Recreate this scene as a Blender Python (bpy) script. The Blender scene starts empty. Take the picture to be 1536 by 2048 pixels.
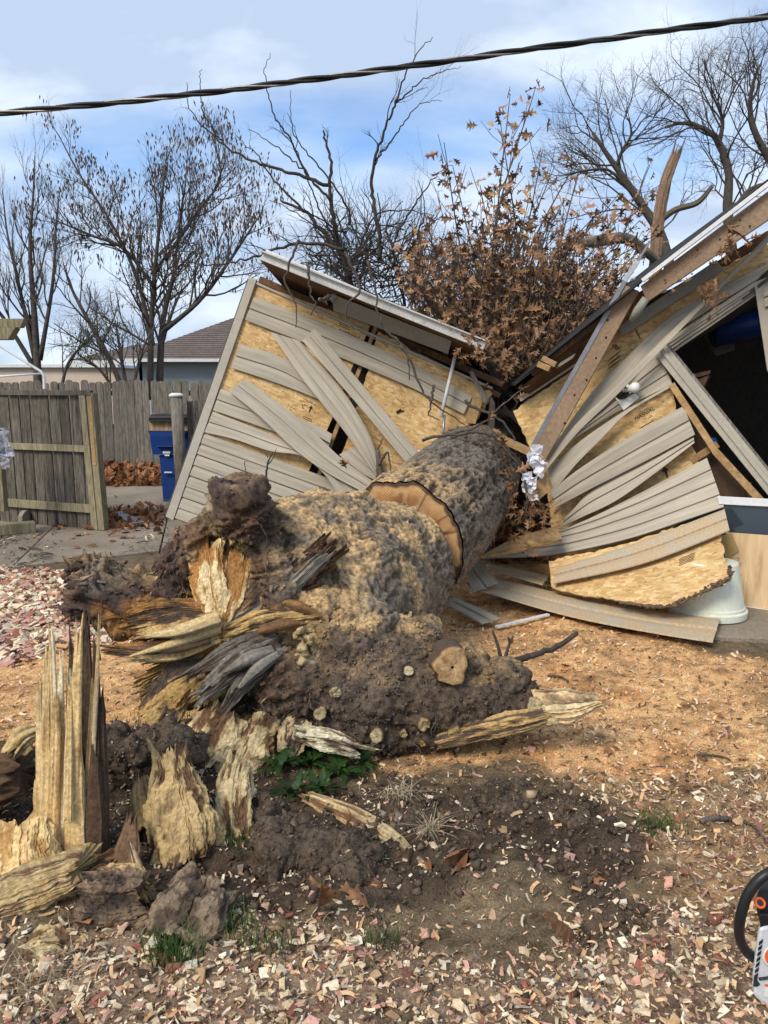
import bpy, bmesh, math, random
import numpy as np
from mathutils import Vector, Matrix, Quaternion
R = math.radians
random.seed(7); rng = np.random.default_rng(7)
scn = bpy.context.scene
col = scn.collection

# ---------------------------------------------------------------- camera
FPX, CX, CY, PITCH, HC = 1538.0, 768.0, 1024.0, R(9.2), 1.65
cam = bpy.data.cameras.new('camera'); camo = bpy.data.objects.new('camera', cam); col.objects.link(camo)
cam.sensor_fit = 'VERTICAL'; cam.sensor_height = 36.0; cam.lens = FPX / 2048 * 36.0
cam.clip_start = 0.05; cam.clip_end = 2000
camo.location = (0, 0, HC); camo.rotation_euler = (R(90) - PITCH, 0, 0)
scn.camera = camo
# ---------------------------------------------------------------- light
SUN_EL, SUN_AZ = R(43), R(-142)          # azimuth measured from +Y (view direction), clockwise; behind-left of the camera
sd = Vector((math.sin(SUN_AZ) * math.cos(SUN_EL), math.cos(SUN_AZ) * math.cos(SUN_EL), math.sin(SUN_EL)))
sl = bpy.data.lights.new('sun', 'SUN'); sl.energy = 1.4; sl.angle = R(22); sl.color = (1.0, .90, .76)
so = bpy.data.objects.new('sun', sl); col.objects.link(so)
so.rotation_euler = (-sd).to_track_quat('-Z', 'Y').to_euler(); so.location = sd * 30
scn.view_settings.view_transform = 'Standard'; scn.view_settings.look = 'None'
scn.view_settings.gamma = 1.0; scn.view_settings.use_curve_mapping = False
scn.view_settings.exposure = 1.25
world = bpy.data.worlds.new('World'); scn.world = world; world.use_nodes = True
def build_world():
    nt = world.node_tree; N = nt.nodes; L = nt.links; N.clear()
    out = N.new('ShaderNodeOutputWorld'); bg = N.new('ShaderNodeBackground'); bg.inputs[1].default_value = 0.1
    sky = N.new('ShaderNodeTexSky'); sky.sky_type = 'NISHITA'; sky.sun_disc = False
    sky.sun_elevation = SUN_EL; sky.sun_rotation = SUN_AZ; sky.air_density = 1.0; sky.dust_density = 0.6; sky.ozone_density = 2.0
    tc = N.new('ShaderNodeTexCoord'); sep = N.new('ShaderNodeSeparateXYZ'); L.new(tc.outputs['Generated'], sep.inputs[0])
    za = N.new('ShaderNodeMath'); za.operation = 'ADD'; za.inputs[1].default_value = 0.5; L.new(sep.outputs[2], za.inputs[0])
    zm = N.new('ShaderNodeMath'); zm.operation = 'MAXIMUM'; zm.inputs[1].default_value = 0.3; L.new(za.outputs[0], zm.inputs[0])
    comb = N.new('ShaderNodeCombineXYZ')
    for i in (0, 1):
        d = N.new('ShaderNodeMath'); d.operation = 'DIVIDE'; L.new(sep.outputs[i], d.inputs[0]); L.new(zm.outputs[0], d.inputs[1]); L.new(d.outputs[0], comb.inputs[i])
    mp = N.new('ShaderNodeMapping'); mp.inputs['Location'].default_value = (5.6, 0.55, 0); mp.inputs['Rotation'].default_value = (0, 0, R(-14)); mp.inputs['Scale'].default_value = (1.3, 2.0, 1)
    L.new(comb.outputs[0], mp.inputs[0])
    n1 = N.new('ShaderNodeTexNoise'); n1.inputs['Scale'].default_value = 1.15; n1.inputs['Detail'].default_value = 7; n1.inputs['Roughness'].default_value = .5; n1.inputs['Distortion'].default_value = .35
    L.new(mp.outputs[0], n1.inputs['Vector'])
    r1 = N.new('ShaderNodeValToRGB'); r1.color_ramp.elements[0].position = .30; r1.color_ramp.elements[1].position = .50; L.new(n1.outputs[0], r1.inputs[0])
    n2 = N.new('ShaderNodeTexNoise'); n2.inputs['Scale'].default_value = 2.5; n2.inputs['Detail'].default_value = 5; n2.inputs['Roughness'].default_value = .55
    L.new(mp.outputs[0], n2.inputs['Vector'])
    r2 = N.new('ShaderNodeValToRGB'); r2.color_ramp.elements[0].position = .42; r2.color_ramp.elements[1].position = .61
    r2.color_ramp.elements[0].color = (2.4, 2.95, 3.85, 1); r2.color_ramp.elements[1].color = (3.7, 4.2, 4.85, 1); L.new(n2.outputs[0], r2.inputs[0])
    sk = N.new('ShaderNodeMix'); sk.data_type = 'RGBA'; sk.blend_type = 'MULTIPLY'; sk.inputs[0].default_value = 1.0
    L.new(sky.outputs[0], sk.inputs[6]); sk.inputs[7].default_value = (.62, .74, .86, 1)
    mx = N.new('ShaderNodeMix'); mx.data_type = 'RGBA'; L.new(r1.outputs[0], mx.inputs[0]); L.new(sk.outputs[2], mx.inputs[6]); L.new(r2.outputs[0], mx.inputs[7])
    L.new(mx.outputs[2], bg.inputs[0]); L.new(bg.outputs[0], out.inputs[0])
build_world()

# ---------------------------------------------------------------- geometry helpers
_cp, _sp = math.cos(PITCH), math.sin(PITCH)
def ray(u, v):
    a = (u - CX) / FPX; b = (CY - v) / FPX
    return Vector((a, _cp + b * _sp, -_sp + b * _cp))
def W(u, v, Y):                      # the point seen at photo pixel (u, v) at distance Y in front of the camera
    d = ray(u, v); t = Y / d.y
    return Vector((d.x * t, Y, HC + d.z * t))
def G(u, v, z=0.0):                  # the point of the ground seen at pixel (u, v)
    d = ray(u, v); t = (z - HC) / d.z
    return Vector((d.x * t, d.y * t, z))
class Plane:
    def __init__(s, a, b, c):
        s.o = a.copy(); s.n = (b - a).cross(c - a).normalized()
        if s.n.dot(Vector((0, 0, HC)) - a) < 0: s.n = -s.n
        s.ux = (b - a).normalized(); s.uy = s.n.cross(s.ux)
    def pt(s, u, v, off=0.0):
        d = ray(u, v); c = Vector((0, 0, HC)); o = s.o + s.n * off
        return c + d * ((o - c).dot(s.n) / d.dot(s.n))
def catmull(pts, n):
    P = np.array([list(p) for p in pts], float)
    if len(P) == 2:
        t = np.linspace(0, 1, n)[:, None]; return P[0] * (1 - t) + P[1] * t
    ch = np.r_[0, np.cumsum(np.linalg.norm(np.diff(P[:, :3], axis=0), axis=1))]; ch /= max(ch[-1], 1e-9)
    E = np.vstack([2 * P[0] - P[1], P, 2 * P[-1] - P[-2]])
    out = []
    for t in np.linspace(0, 1, n):
        i = min(max(int(np.searchsorted(ch, t, side='right')) - 1, 0), len(P) - 2)
        x = (t - ch[i]) / max(ch[i + 1] - ch[i], 1e-9)
        p0, p1, p2, p3 = E[i], E[i + 1], E[i + 2], E[i + 3]
        out.append(.5 * (2 * p1 + (p2 - p0) * x + (2 * p0 - 5 * p1 + 4 * p2 - p3) * x * x + (3 * p1 - p0 - 3 * p2 + p3) * x ** 3))
    return np.array(out)
# numpy value noise
def _hash(a, b, c, s):
    n = (a.astype(np.uint32) * np.uint32(374761393) + b.astype(np.uint32) * np.uint32(668265263) + c.astype(np.uint32) * np.uint32(2246822519) + np.uint32(s * 3266489 + 17))
    n = (n ^ (n >> np.uint32(13))) * np.uint32(1274126177); n = (n ^ (n >> np.uint32(16))) * np.uint32(2654435761); n ^= n >> np.uint32(15)
    return n.astype(np.float64) / 2147483647.5 - 1.0
def vn(P, s=0):
    P = np.asarray(P, float); I = np.floor(P); f = P - I; u = f * f * (3 - 2 * f); I = I.astype(np.int64)
    r = 0
    for dx in (0, 1):
        wx = u[:, 0] if dx else 1 - u[:, 0]
        for dy in (0, 1):
            wy = u[:, 1] if dy else 1 - u[:, 1]
            for dz in (0, 1):
                wz = u[:, 2] if dz else 1 - u[:, 2]
                r = r + wx * wy * wz * _hash(I[:, 0] + dx, I[:, 1] + dy, I[:, 2] + dz, s)
    return r
def fbm(P, o=4, g=.5, s=0):
    P = np.asarray(P, float); r = 0; a = 1
    for i in range(o):
        r = r + a * vn(P + 13.7 * i, s + i); P = P * 2.03; a *= g
    return r
def cell(P, s=0):
    """cellular noise: distance to the nearest feature point (0 at crumb centres, ~1 in the cracks)"""
    P = np.asarray(P, float); I = np.floor(P).astype(np.int64); f = P - I; best = np.full(len(P), 9.0)
    for dx in (-1, 0, 1):
        for dy in (-1, 0, 1):
            for dz in (-1, 0, 1):
                c = (I[:, 0] + dx, I[:, 1] + dy, I[:, 2] + dz)
                d = (dx + .5 + .5 * _hash(*c, s) - f[:, 0]) ** 2 + (dy + .5 + .5 * _hash(*c, s + 1) - f[:, 1]) ** 2 + (dz + .5 + .5 * _hash(*c, s + 2) - f[:, 2]) ** 2
                best = np.minimum(best, d)
    return np.sqrt(best)
def v3(*a): return Vector(a)

class MB:
    def __init__(s): s.v = []; s.f = []
    def add(s, vs, fs):
        b = len(s.v); s.v += [tuple(p) for p in vs]; s.f += [tuple(i + b for i in f) for f in fs]; return s
    def box(s, c, ax, ay, az):
        c, ax, ay, az = (Vector(q) for q in (c, ax, ay, az))
        vs = [c + ax * i + ay * j + az * k for i in (-1, 1) for j in (-1, 1) for k in (-1, 1)]
        fs = [(0, 1, 3, 2), (4, 6, 7, 5), (0, 4, 5, 1), (2, 3, 7, 6), (0, 2, 6, 4), (1, 5, 7, 3)]
        if ax.cross(ay).dot(az) < 0: fs = [f[::-1] for f in fs]
        return s.add(vs, fs)
    def beam(s, a, b, w, h, up=(0, 0, 1)):      # bar from a to b, w across, h along up
        a, b = Vector(a), Vector(b); t = (b - a); l = t.length; t = t / l
        up = Vector(up); x = t.cross(up)
        if x.length < 1e-4: x = t.cross(Vector((1, 0, 0)))
        x.normalize(); y = x.cross(t)
        return s.box((a + b) / 2, t * l / 2, x * w / 2, y * h / 2)
    def slab(s, poly, off):
        off = Vector(off); n = len(poly); P = [Vector(p) for p in poly]
        vs = P + [p + off for p in P]
        fs = [tuple(range(n))[::-1], tuple(range(n, 2 * n))] + [(i, (i + 1) % n, (i + 1) % n + n, i + n) for i in range(n)]
        nrm = Vector((0, 0, 0))
        for i in range(n): nrm += (P[i] - P[0]).cross(P[(i + 1) % n] - P[0])
        if nrm.dot(off) < 0: fs = [f[::-1] for f in fs]
        return s.add(vs, fs)
    def tube(s, pts, rad, n=6, cap=True):
        P = [Vector(p) for p in pts]; m = len(P)
        if not hasattr(rad, '__len__'): rad = [rad] * m
        b = len(s.v); x = None
        for i in range(m):
            t = (P[min(i + 1, m - 1)] - P[max(i - 1, 0)])
            if t.length < 1e-9: t = Vector((0, 0, 1))
            t.normalize()
            if x is None:
                x = t.cross(Vector((0.13, .37, .92)));
                if x.length < 1e-3: x = t.cross(Vector((1, 0, 0)))
            x = (x - t * x.dot(t)).normalized(); y = t.cross(x)
            for k in range(n):
                a = 2 * math.pi * k / n; q = P[i] + (x * math.cos(a) + y * math.sin(a)) * rad[i]; s.v.append((q.x, q.y, q.z))
        for i in range(m - 1):
            for k in range(n):
                k2 = (k + 1) % n; s.f.append((b + i * n + k, b + i * n + k2, b + (i + 1) * n + k2, b + (i + 1) * n + k))
        if cap:
            s.f.append(tuple(b + k for k in range(n))[::-1]); s.f.append(tuple(b + (m - 1) * n + k for k in range(n)))
        return s
    def lathe(s, c, axis, prof, n=20):          # prof: (radius, along)
        c = Vector(c); t = Vector(axis).normalized(); x = t.cross(Vector((.1, .3, .95)))
        if x.length < .05: x = t.cross(Vector((1, 0, 0)))
        x.normalize(); y = t.cross(x); b = len(s.v)
        for r, h in prof:
            for k in range(n):
                a = 2 * math.pi * k / n; q = c + t * h + (x * math.cos(a) + y * math.sin(a)) * r; s.v.append(tuple(q))
        for i in range(len(prof) - 1):
            for k in range(n):
                k2 = (k + 1) % n; s.f.append((b + i * n + k, b + i * n + k2, b + (i + 1) * n + k2, b + (i + 1) * n + k))
        s.f.append(tuple(b + k for k in range(n))[::-1]); s.f.append(tuple(b + (len(prof) - 1) * n + k for k in range(n)))
        return s
    def ball(s, c, rx, ry=None, rz=None, rot=None, n=10):
        ry = ry or rx; rz = rz or rx; c = Vector(c); b = len(s.v)
        M_ = rot.to_matrix() if rot else Matrix.Identity(3)
        s.v.append(tuple(c + M_ @ Vector((0, 0, rz))))
        for i in range(1, n):
            th = math.pi * i / n
            for k in range(2 * n):
                ph = math.pi * k / n; s.v.append(tuple(c + M_ @ Vector((rx * math.sin(th) * math.cos(ph), ry * math.sin(th) * math.sin(ph), rz * math.cos(th)))))
        s.v.append(tuple(c + M_ @ Vector((0, 0, -rz)))); last = len(s.v) - 1; m = 2 * n
        for k in range(m): s.f.append((b, b + 1 + k, b + 1 + (k + 1) % m))
        for i in range(n - 2):
            for k in range(m): s.f.append((b + 1 + i * m + k, b + 1 + (i + 1) * m + k, b + 1 + (i + 1) * m + (k + 1) % m, b + 1 + i * m + (k + 1) % m))
        for k in range(m): s.f.append((last, b + 1 + (n - 2) * m + (k + 1) % m, b + 1 + (n - 2) * m + k))
        return s
    def mesh(s, name, mt, smooth=False, uvp=None, o=None):
        me = bpy.data.meshes.new(name)
        vs = s.v if o is None else [(x - o[0], y - o[1], z - o[2]) for x, y, z in s.v]
        me.from_pydata(vs, [], s.f)
        if mt: me.materials.append(MATS[mt])
        if smooth: me.polygons.foreach_set('use_smooth', [True] * len(me.polygons))
        if uvp is not None:
            uv = me.uv_layers.new(name='UVMap'); co = np.array(s.v); li = np.empty(len(me.loops), int); me.loops.foreach_get('vertex_index', li)
            q = co - np.array(uvp[0]); U = np.stack([q @ np.array(uvp[1]), q @ np.array(uvp[2])], 1)
            uv.data.foreach_set('uv', U[li].ravel())
        me.update()
        return me
    def build(s, name, mt, parent=None, smooth=False, uvp=None, bevel=0, solid=0):
        o = None
        if parent is None:
            a = np.array(s.v); o = ((a[:, 0].min() + a[:, 0].max()) / 2, (a[:, 1].min() + a[:, 1].max()) / 2, a[:, 2].min())
        ob = bpy.data.objects.new(name, s.mesh(name, mt, smooth, uvp, o)); col.objects.link(ob)
        if parent is None: ob.location = o
        else: attach(ob, parent)
        if solid:
            md = ob.modifiers.new('solid', 'SOLIDIFY'); md.thickness = solid; md.offset = -1
        if bevel:
            md = ob.modifiers.new('bevel', 'BEVEL'); md.width = bevel; md.segments = 2; md.limit_method = 'ANGLE'
        return ob
def attach(ob, parent):
    ob.parent = parent
    if parent.parent is None: ob.matrix_parent_inverse = Matrix.Translation(-Vector(parent.location))
def thing(name, label, cat, loc, group=None):
    o = bpy.data.objects.new(name, None); col.objects.link(o); o.location = loc; o.empty_display_size = .1
    return tag(o, label, cat, group)
def tag(o, label=None, cat=None, group=None, kind=None):
    if label: o['label'] = label
    if cat: o['category'] = cat
    if group: o['group'] = group
    if kind: o['kind'] = kind
    return o
def npmesh(name, V, Fq, mt, parent=None, smooth=True, colr=None, kind=None, keep=True):
    """mesh from numpy arrays; Fq an (n,3|4) index array or a list of such arrays; colr per-vertex albedo"""
    Fl = Fq if isinstance(Fq, list) else [Fq]
    me = bpy.data.meshes.new(name); V = np.asarray(V, float); o = np.zeros(3)
    if parent is None:
        o = np.array([(V[:, 0].min() + V[:, 0].max()) / 2, (V[:, 1].min() + V[:, 1].max()) / 2, V[:, 2].min()])
    me.vertices.add(len(V)); me.vertices.foreach_set('co', (V - o).ravel())
    nl = sum(f.size for f in Fl); npo = sum(len(f) for f in Fl)
    me.loops.add(nl); me.loops.foreach_set('vertex_index', np.concatenate([f.ravel() for f in Fl]).astype(np.int32))
    me.polygons.add(npo); tot = np.concatenate([np.full(len(f), f.shape[1]) for f in Fl]); st = np.r_[0, np.cumsum(tot)[:-1]]
    me.polygons.foreach_set('loop_start', st.astype(np.int32))
    me.polygons.foreach_set('use_smooth', np.full(npo, smooth))
    me.update(calc_edges=True); me.validate()
    if colr is not None:
        ca = me.color_attributes.new('Col', 'FLOAT_COLOR', 'POINT')
        ca.data.foreach_set('color', np.c_[np.clip(colr, 0, 1), np.ones(len(V))].astype(np.float32).ravel())
    me.materials.append(MATS[mt])
    ob = bpy.data.objects.new(name, me); col.objects.link(ob)
    if parent is None: ob.location = o
    else: attach(ob, parent)
    if kind: ob['kind'] = kind
    return ob
def grid_faces(m, n, wrap=False):
    i = np.arange(m - 1)[:, None]; j = np.arange(n if wrap else n - 1)[None]; j2 = (j + 1) % n
    return np.stack([(i * n + j), (i * n + j2), ((i + 1) * n + j2), ((i + 1) * n + j)], -1).reshape(-1, 4)

# ---------------------------------------------------------------- materials
MATS = {}
def nodes(name, rough=.8, spec=.25):
    m = bpy.data.materials.new(name); m.use_nodes = True; nt = m.node_tree
    b = nt.nodes['Principled BSDF']; b.inputs['Roughness'].default_value = rough; b.inputs['Specular IOR Level'].default_value = spec
    MATS[name] = m
    return m, nt.nodes, nt.links, b
def coords(N, L, scale=(1, 1, 1), kind='Object', rnd=True, rot=(0, 0, 0)):
    tc = N.new('ShaderNodeTexCoord'); mp = N.new('ShaderNodeMapping'); mp.inputs['Scale'].default_value = scale; mp.inputs['Rotation'].default_value = rot
    L.new(tc.outputs[kind], mp.inputs[0])
    if rnd:
        oi = N.new('ShaderNodeObjectInfo'); ml = N.new('ShaderNodeMath'); ml.operation = 'MULTIPLY'; ml.inputs[1].default_value = 57.0
        L.new(oi.outputs['Random'], ml.inputs[0]); L.new(ml.outputs[0], mp.inputs['Location'])
    return mp.outputs[0]
def noise(N, L, vec, scale, detail=5, rough=.55, dist=0):
    n = N.new('ShaderNodeTexNoise'); n.inputs['Scale'].default_value = scale; n.inputs['Detail'].default_value = detail
    n.inputs['Roughness'].default_value = rough; n.inputs['Distortion'].default_value = dist
    if vec is not None: L.new(vec, n.inputs['Vector'])
    return n.outputs[0]
def ramp(N, L, fac, stops):
    r = N.new('ShaderNodeValToRGB'); e = r.color_ramp.elements
    while len(e) < len(stops): e.new(.5)
    for q, (p, c) in zip(e, stops):
        q.position = p; q.color = (*c, 1) if hasattr(c, '__len__') else (c, c, c, 1)
    L.new(fac, r.inputs[0]); return r.outputs[0]
def mix(N, L, fac, a, b, mode='MIX'):
    m = N.new('ShaderNodeMix'); m.data_type = 'RGBA'; m.blend_type = mode
    for s, q in ((0, fac), (6, a), (7, b)):
        if hasattr(q, 'is_linked'): L.new(q, m.inputs[s])
        elif s == 0: m.inputs[0].default_value = q
        else: m.inputs[s].default_value = (*q, 1)
    return m.outputs[2]
def bump(N, L, b, h, strength, dist):
    bp = N.new('ShaderNodeBump'); bp.inputs['Strength'].default_value = strength; bp.inputs['Distance'].default_value = dist
    L.new(h, bp.inputs['Height']); L.new(bp.outputs[0], b.inputs['Normal'])
def M(name, c1, c2=None, scale=6, stretch=(1, 1, 1), rough=.8, spec=.25, bs=.3, bd=.004, fine=60, finev=.25, objvar=.0, kind='Object', attr=False, lo=.35, hi=.65, metal=0, dist=0):
    """two-tone noise material with fine grain and bump; attr: albedo comes from the mesh's Col attribute"""
    m, N, L, b = nodes(name, rough, spec); b.inputs['Metallic'].default_value = metal
    v = coords(N, L, stretch, kind)
    c2 = c2 or tuple(x * .7 for x in c1)
    if attr:
        a = N.new('ShaderNodeAttribute'); a.attribute_name = 'Col'; c = a.outputs['Color']
    else:
        c = ramp(N, L, noise(N, L, v, scale, 6, .6, dist), [(lo, c2), (hi, c1)])
    f = noise(N, L, v, fine, 5, .65)
    g = ramp(N, L, f, [(.3, 1 - finev * 1.4), (.7, 1 + finev * .6)])
    c = mix(N, L, 1.0, c, g, 'MULTIPLY')
    if objvar:
        oi = N.new('ShaderNodeObjectInfo'); rr = ramp(N, L, oi.outputs['Random'], [(0, 1 - objvar), (1, 1.0)]); c = mix(N, L, 1.0, c, rr, 'MULTIPLY')
    L.new(c, b.inputs['Base Color'])
    if bs: bump(N, L, b, f, bs, bd)
    return m
M('siding', (.485, .435, .35), (.36, .32, .255), scale=2.0, stretch=(1, 14, 1), kind='UV', rough=.55, fine=5, finev=.08, bs=.05, bd=.001, objvar=.1)
M('siding_dusty', (.48, .42, .32), (.53, .4, .25), scale=5, kind='UV', rough=.7, fine=90, finev=.25, bs=.1, bd=.001, lo=.42, hi=.62)
M('trim_beige', (.45, .415, .345), (.39, .36, .30), scale=3, rough=.5, fine=30, finev=.08, bs=.05)
M('fascia_brown', (.34, .235, .155), (.27, .185, .125), scale=3, stretch=(1, 1, 1), fine=45, finev=.25, objvar=.08, rough=.65)
M('white_metal', (.72, .73, .74), (.62, .63, .64), scale=5, rough=.4, fine=40, finev=.1, bs=.03)
M('white_weathered', (.7, .7, .68), (.42, .41, .38), scale=9, stretch=(1, 1, 1), rough=.55, fine=50, finev=.2, lo=.25, hi=.45)
M('white_plastic', (.76, .78, .74), (.7, .72, .66), scale=3, rough=.4, fine=20, finev=.06, bs=.0)
M('planter', (.72, .74, .63), (.64, .66, .54), scale=3, rough=.45, fine=30, finev=.08, bs=.0)
M('film', (.75, .76, .82), (.6, .62, .7), scale=8, rough=.3, fine=40, finev=.1, bs=.2)
M('lumber', (.50, .33, .16), (.38, .235, .105), scale=3, stretch=(1, 1, 1), fine=30, finev=.3, objvar=.2)
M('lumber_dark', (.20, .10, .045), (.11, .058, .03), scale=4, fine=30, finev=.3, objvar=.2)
M('grey_lumber', (.30, .275, .24), (.19, .17, .145), scale=2.5, stretch=(9, 9, .8), fine=9, finev=.4, objvar=.15)
M('treated', (.36, .315, .20), (.24, .205, .125), scale=3, stretch=(7, 7, .8), fine=10, finev=.4, objvar=.15)
M('picket', (.29, .26, .22), (.13, .115, .095), scale=2.6, stretch=(11, 11, .75), fine=11, finev=.55, objvar=.38, bs=.5, bd=.004, lo=.3, hi=.7)
M('picket_gate', (.24, .21, .17), (.08, .07, .056), scale=2.6, stretch=(11, 11, .75), fine=11, finev=.6, objvar=.35, bs=.5, bd=.004, lo=.3, hi=.68)
M('concrete', (.32, .27, .21), (.22, .18, .135), scale=1.6, fine=70, finev=.3, bs=.25, bd=.003)
M('concrete_block', (.33, .29, .24), (.25, .22, .18), scale=5, fine=70, finev=.3)
M('shingle_dark', (.035, .033, .032), (.02, .02, .02), scale=10, fine=120, finev=.4)
M('roof_shingle', (.19, .15, .13), (.14, .11, .095), scale=2.5, fine=25, finev=.45, objvar=.25)
M('house_wall', (.36, .39, .42), (.33, .36, .39), scale=1.5, fine=40, finev=.06, bs=.05)
M('pale_wall', (.62, .5, .41), (.56, .45, .37), scale=1, fine=30, finev=.06, bs=.0)
M('soffit', (.30, .295, .265), (.26, .255, .225), scale=3, fine=30, finev=.1)
M('shell_dark', (.12, .105, .09), (.09, .08, .07), scale=2, fine=20, finev=.2)  # dark colour for the added shell that keeps the garage inside black
M('black_plastic', (.012, .012, .013), (.018, .018, .018), scale=10, rough=.42, spec=.4, fine=60, finev=.2, bs=.1, bd=.001)
M('dark_plastic', (.035, .036, .045), (.025, .026, .03), scale=10, rough=.45, fine=60, finev=.2, bs=.05)
M('saw_white', (.62, .64, .67), (.55, .57, .6), scale=6, rough=.35, spec=.4, fine=50, finev=.08, bs=.02)
M('saw_orange', (.72, .14, .03), (.65, .12, .03), scale=6, rough=.4, fine=50, finev=.1, bs=.0)
M('bin_blue', (.012, .05, .23), (.01, .04, .18), scale=4, rough=.42, spec=.35, fine=60, finev=.12, bs=.05)
M('blue_plastic', (.01, .08, .42), (.01, .06, .3), scale=5, rough=.4, fine=50, finev=.1, bs=0)
M('cardboard', (.52, .36, .19), (.3, .2, .1), scale=9, stretch=(3, 3, .3), fine=30, finev=.2)
M('ink', (.02, .016, .012), (.05, .035, .02), scale=60, fine=90, finev=.3, bs=0)
M('paint_white', (.8, .8, .78), rough=.5, finev=.05, bs=0)
M('galv', (.33, .35, .38), (.26, .28, .31), scale=8, rough=.38, metal=.6, fine=40, finev=.15, bs=.05)
M('cable_black', (.012, .012, .013), (.02, .02, .02), scale=9, rough=.5, fine=40, finev=.2)
M('cable_bare', (.30, .29, .28), (.2, .19, .18), scale=9, rough=.4, metal=.7, fine=40, finev=.2)
M('bark_twig', (.115, .095, .08), (.065, .053, .045), scale=12, fine=40, finev=.35, bs=.3)
M('bark_dark', (.085, .068, .055), (.045, .037, .031), scale=12, fine=40, finev=.35, bs=.3)
M('bark_pale', (.15, .125, .105), (.085, .07, .06), scale=12, fine=30, finev=.35, bs=.4)
M('snag', (.20, .125, .075), (.11, .07, .045), scale=8, stretch=(4, 4, 1), fine=20, finev=.4, bs=.5)
M('oak_leaf', (.38, .215, .11), (.24, .125, .06), scale=7, fine=30, finev=.3, objvar=.45, bs=.1, rough=.6)
M('oak_leaf_mass', (0, 0, 0), attr=True, fine=30, finev=.3, bs=.1, rough=.6)
M('ground_leaf', (.36, .18, .085), (.24, .105, .05), scale=14, fine=40, finev=.3, objvar=.45, bs=.15, rough=.6)
M('seed_pod', (.15, .095, .07), (.09, .06, .045), scale=14, fine=40, finev=.3)
M('green_leaf', (.035, .085, .016), (.02, .052, .011), scale=12, fine=40, finev=.25, rough=.5, objvar=.3)
M('grass_green', (0, 0, 0), attr=True, fine=20, finev=.15, bs=0)
M('chips', (0, 0, 0), attr=True, fine=90, finev=.22, bs=.2, bd=.002)
M('wood_chip', (.8, .66, .44), (.66, .46, .28), scale=12, fine=120, finev=.25, objvar=.25)
M('wood_chip_pink', (.64, .34, .24), (.6, .42, .3), scale=12, fine=120, finev=.25, objvar=.25)
M('soil', (.075, .052, .034), (.05, .036, .025), scale=9, fine=45, finev=.6, bs=.9, bd=.012)
M('stumpmat', (0, 0, 0), attr=True, fine=55, finev=.5, bs=.7, bd=.006)
M('fibre', (0, 0, 0), attr=True, fine=70, finev=.35, bs=.6, bd=.005)
M('barkmat', (0, 0, 0), attr=True, fine=55, finev=.5, bs=1.0, bd=.01)
M('groundmat', (0, 0, 0), attr=True, fine=110, finev=.4, bs=1.0, bd=.012, spec=.1)
M('peg', (.12, .075, .05), (.095, .058, .038), scale=3, fine=30, finev=.1)
M('paper', (.45, .32, .13), (.38, .26, .1), scale=4, fine=30, finev=.12, bs=0)
M('plastic_wrap', (.75, .75, .78), (.45, .45, .48), scale=22, fine=40, finev=.2, rough=.3)
def special():
    # oriented strand board: overlapping wood flakes, each its own tone
    m, N, L, b = nodes('osb', .75, .2)
    layers = []
    for k, (rot, sx, sy) in enumerate(((.35, 13, 46), (-.75, 15, 52), (1.35, 12, 44))):
        v = coords(N, L, (sx, sy, 1), 'UV', True, (0, 0, rot))
        vo = N.new('ShaderNodeTexVoronoi'); vo.inputs['Scale'].default_value = 1; L.new(v, vo.inputs['Vector'])
        layers.append(ramp(N, L, vo.outputs['Color'], [(0, (.38, .21, .085)), (.35, (.55, .35, .15)), (.65, (.65, .45, .21)), (1, (.78, .6, .34))]))
    v = coords(N, L, (1, 1, 1), 'UV')
    c = mix(N, L, ramp(N, L, noise(N, L, v, 16, 3), [(.45, 0), (.5, 1)]), layers[0], layers[1])
    c = mix(N, L, ramp(N, L, noise(N, L, v, 22, 3), [(.52, 0), (.56, 1)]), c, layers[2])
    c = mix(N, L, 1.0, c, ramp(N, L, noise(N, L, v, 2.2, 4), [(.3, .8), (.7, 1.08)]), 'MULTIPLY')
    L.new(c, b.inputs['Base Color']); bump(N, L, b, c, .35, .003)
    # the same board with a rotten, dirt-stained lower edge is a vertex-colour mix
    m, N, L, b = nodes('glass_dark', .08, .5); b.inputs['Base Color'].default_value = (.03, .04, .055, 1)
    # pale plywood with long grain
    m, N, L, b = nodes('plywood', .7, .2)
    v = coords(N, L, (1, 1, .12)); n = noise(N, L, v, 14, 6, .6, 1.2)
    c = ramp(N, L, n, [(.3, (.42, .27, .13)), (.5, (.6, .43, .25)), (.7, (.66, .5, .31))]); L.new(c, b.inputs['Base Color'])
    # saw-cut end grain: growth rings about the log's own axis come from the UV map
    m, N, L, b = nodes('endgrain', .75, .2)
    a = N.new('ShaderNodeAttribute'); a.attribute_name = 'Col'
    v = coords(N, L, (1, 1, 1), 'UV')
    w = N.new('ShaderNodeTexWave'); w.wave_type = 'RINGS'; w.rings_direction = 'Z'; w.inputs['Scale'].default_value = 22; w.inputs['Distortion'].default_value = 1.6; w.inputs['Detail'].default_value = 3; L.new(v, w.inputs['Vector'])
    c = mix(N, L, 1.0, a.outputs['Color'], ramp(N, L, w.outputs[0], [(.2, .72), (.8, 1.08)]), 'MULTIPLY')
    c = mix(N, L, 1.0, c, ramp(N, L, noise(N, L, v, 30, 5), [(.3, .75), (.7, 1.1)]), 'MULTIPLY')
    L.new(c, b.inputs['Base Color']); bump(N, L, b, w.outputs[0], .3, .003)
special()
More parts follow.
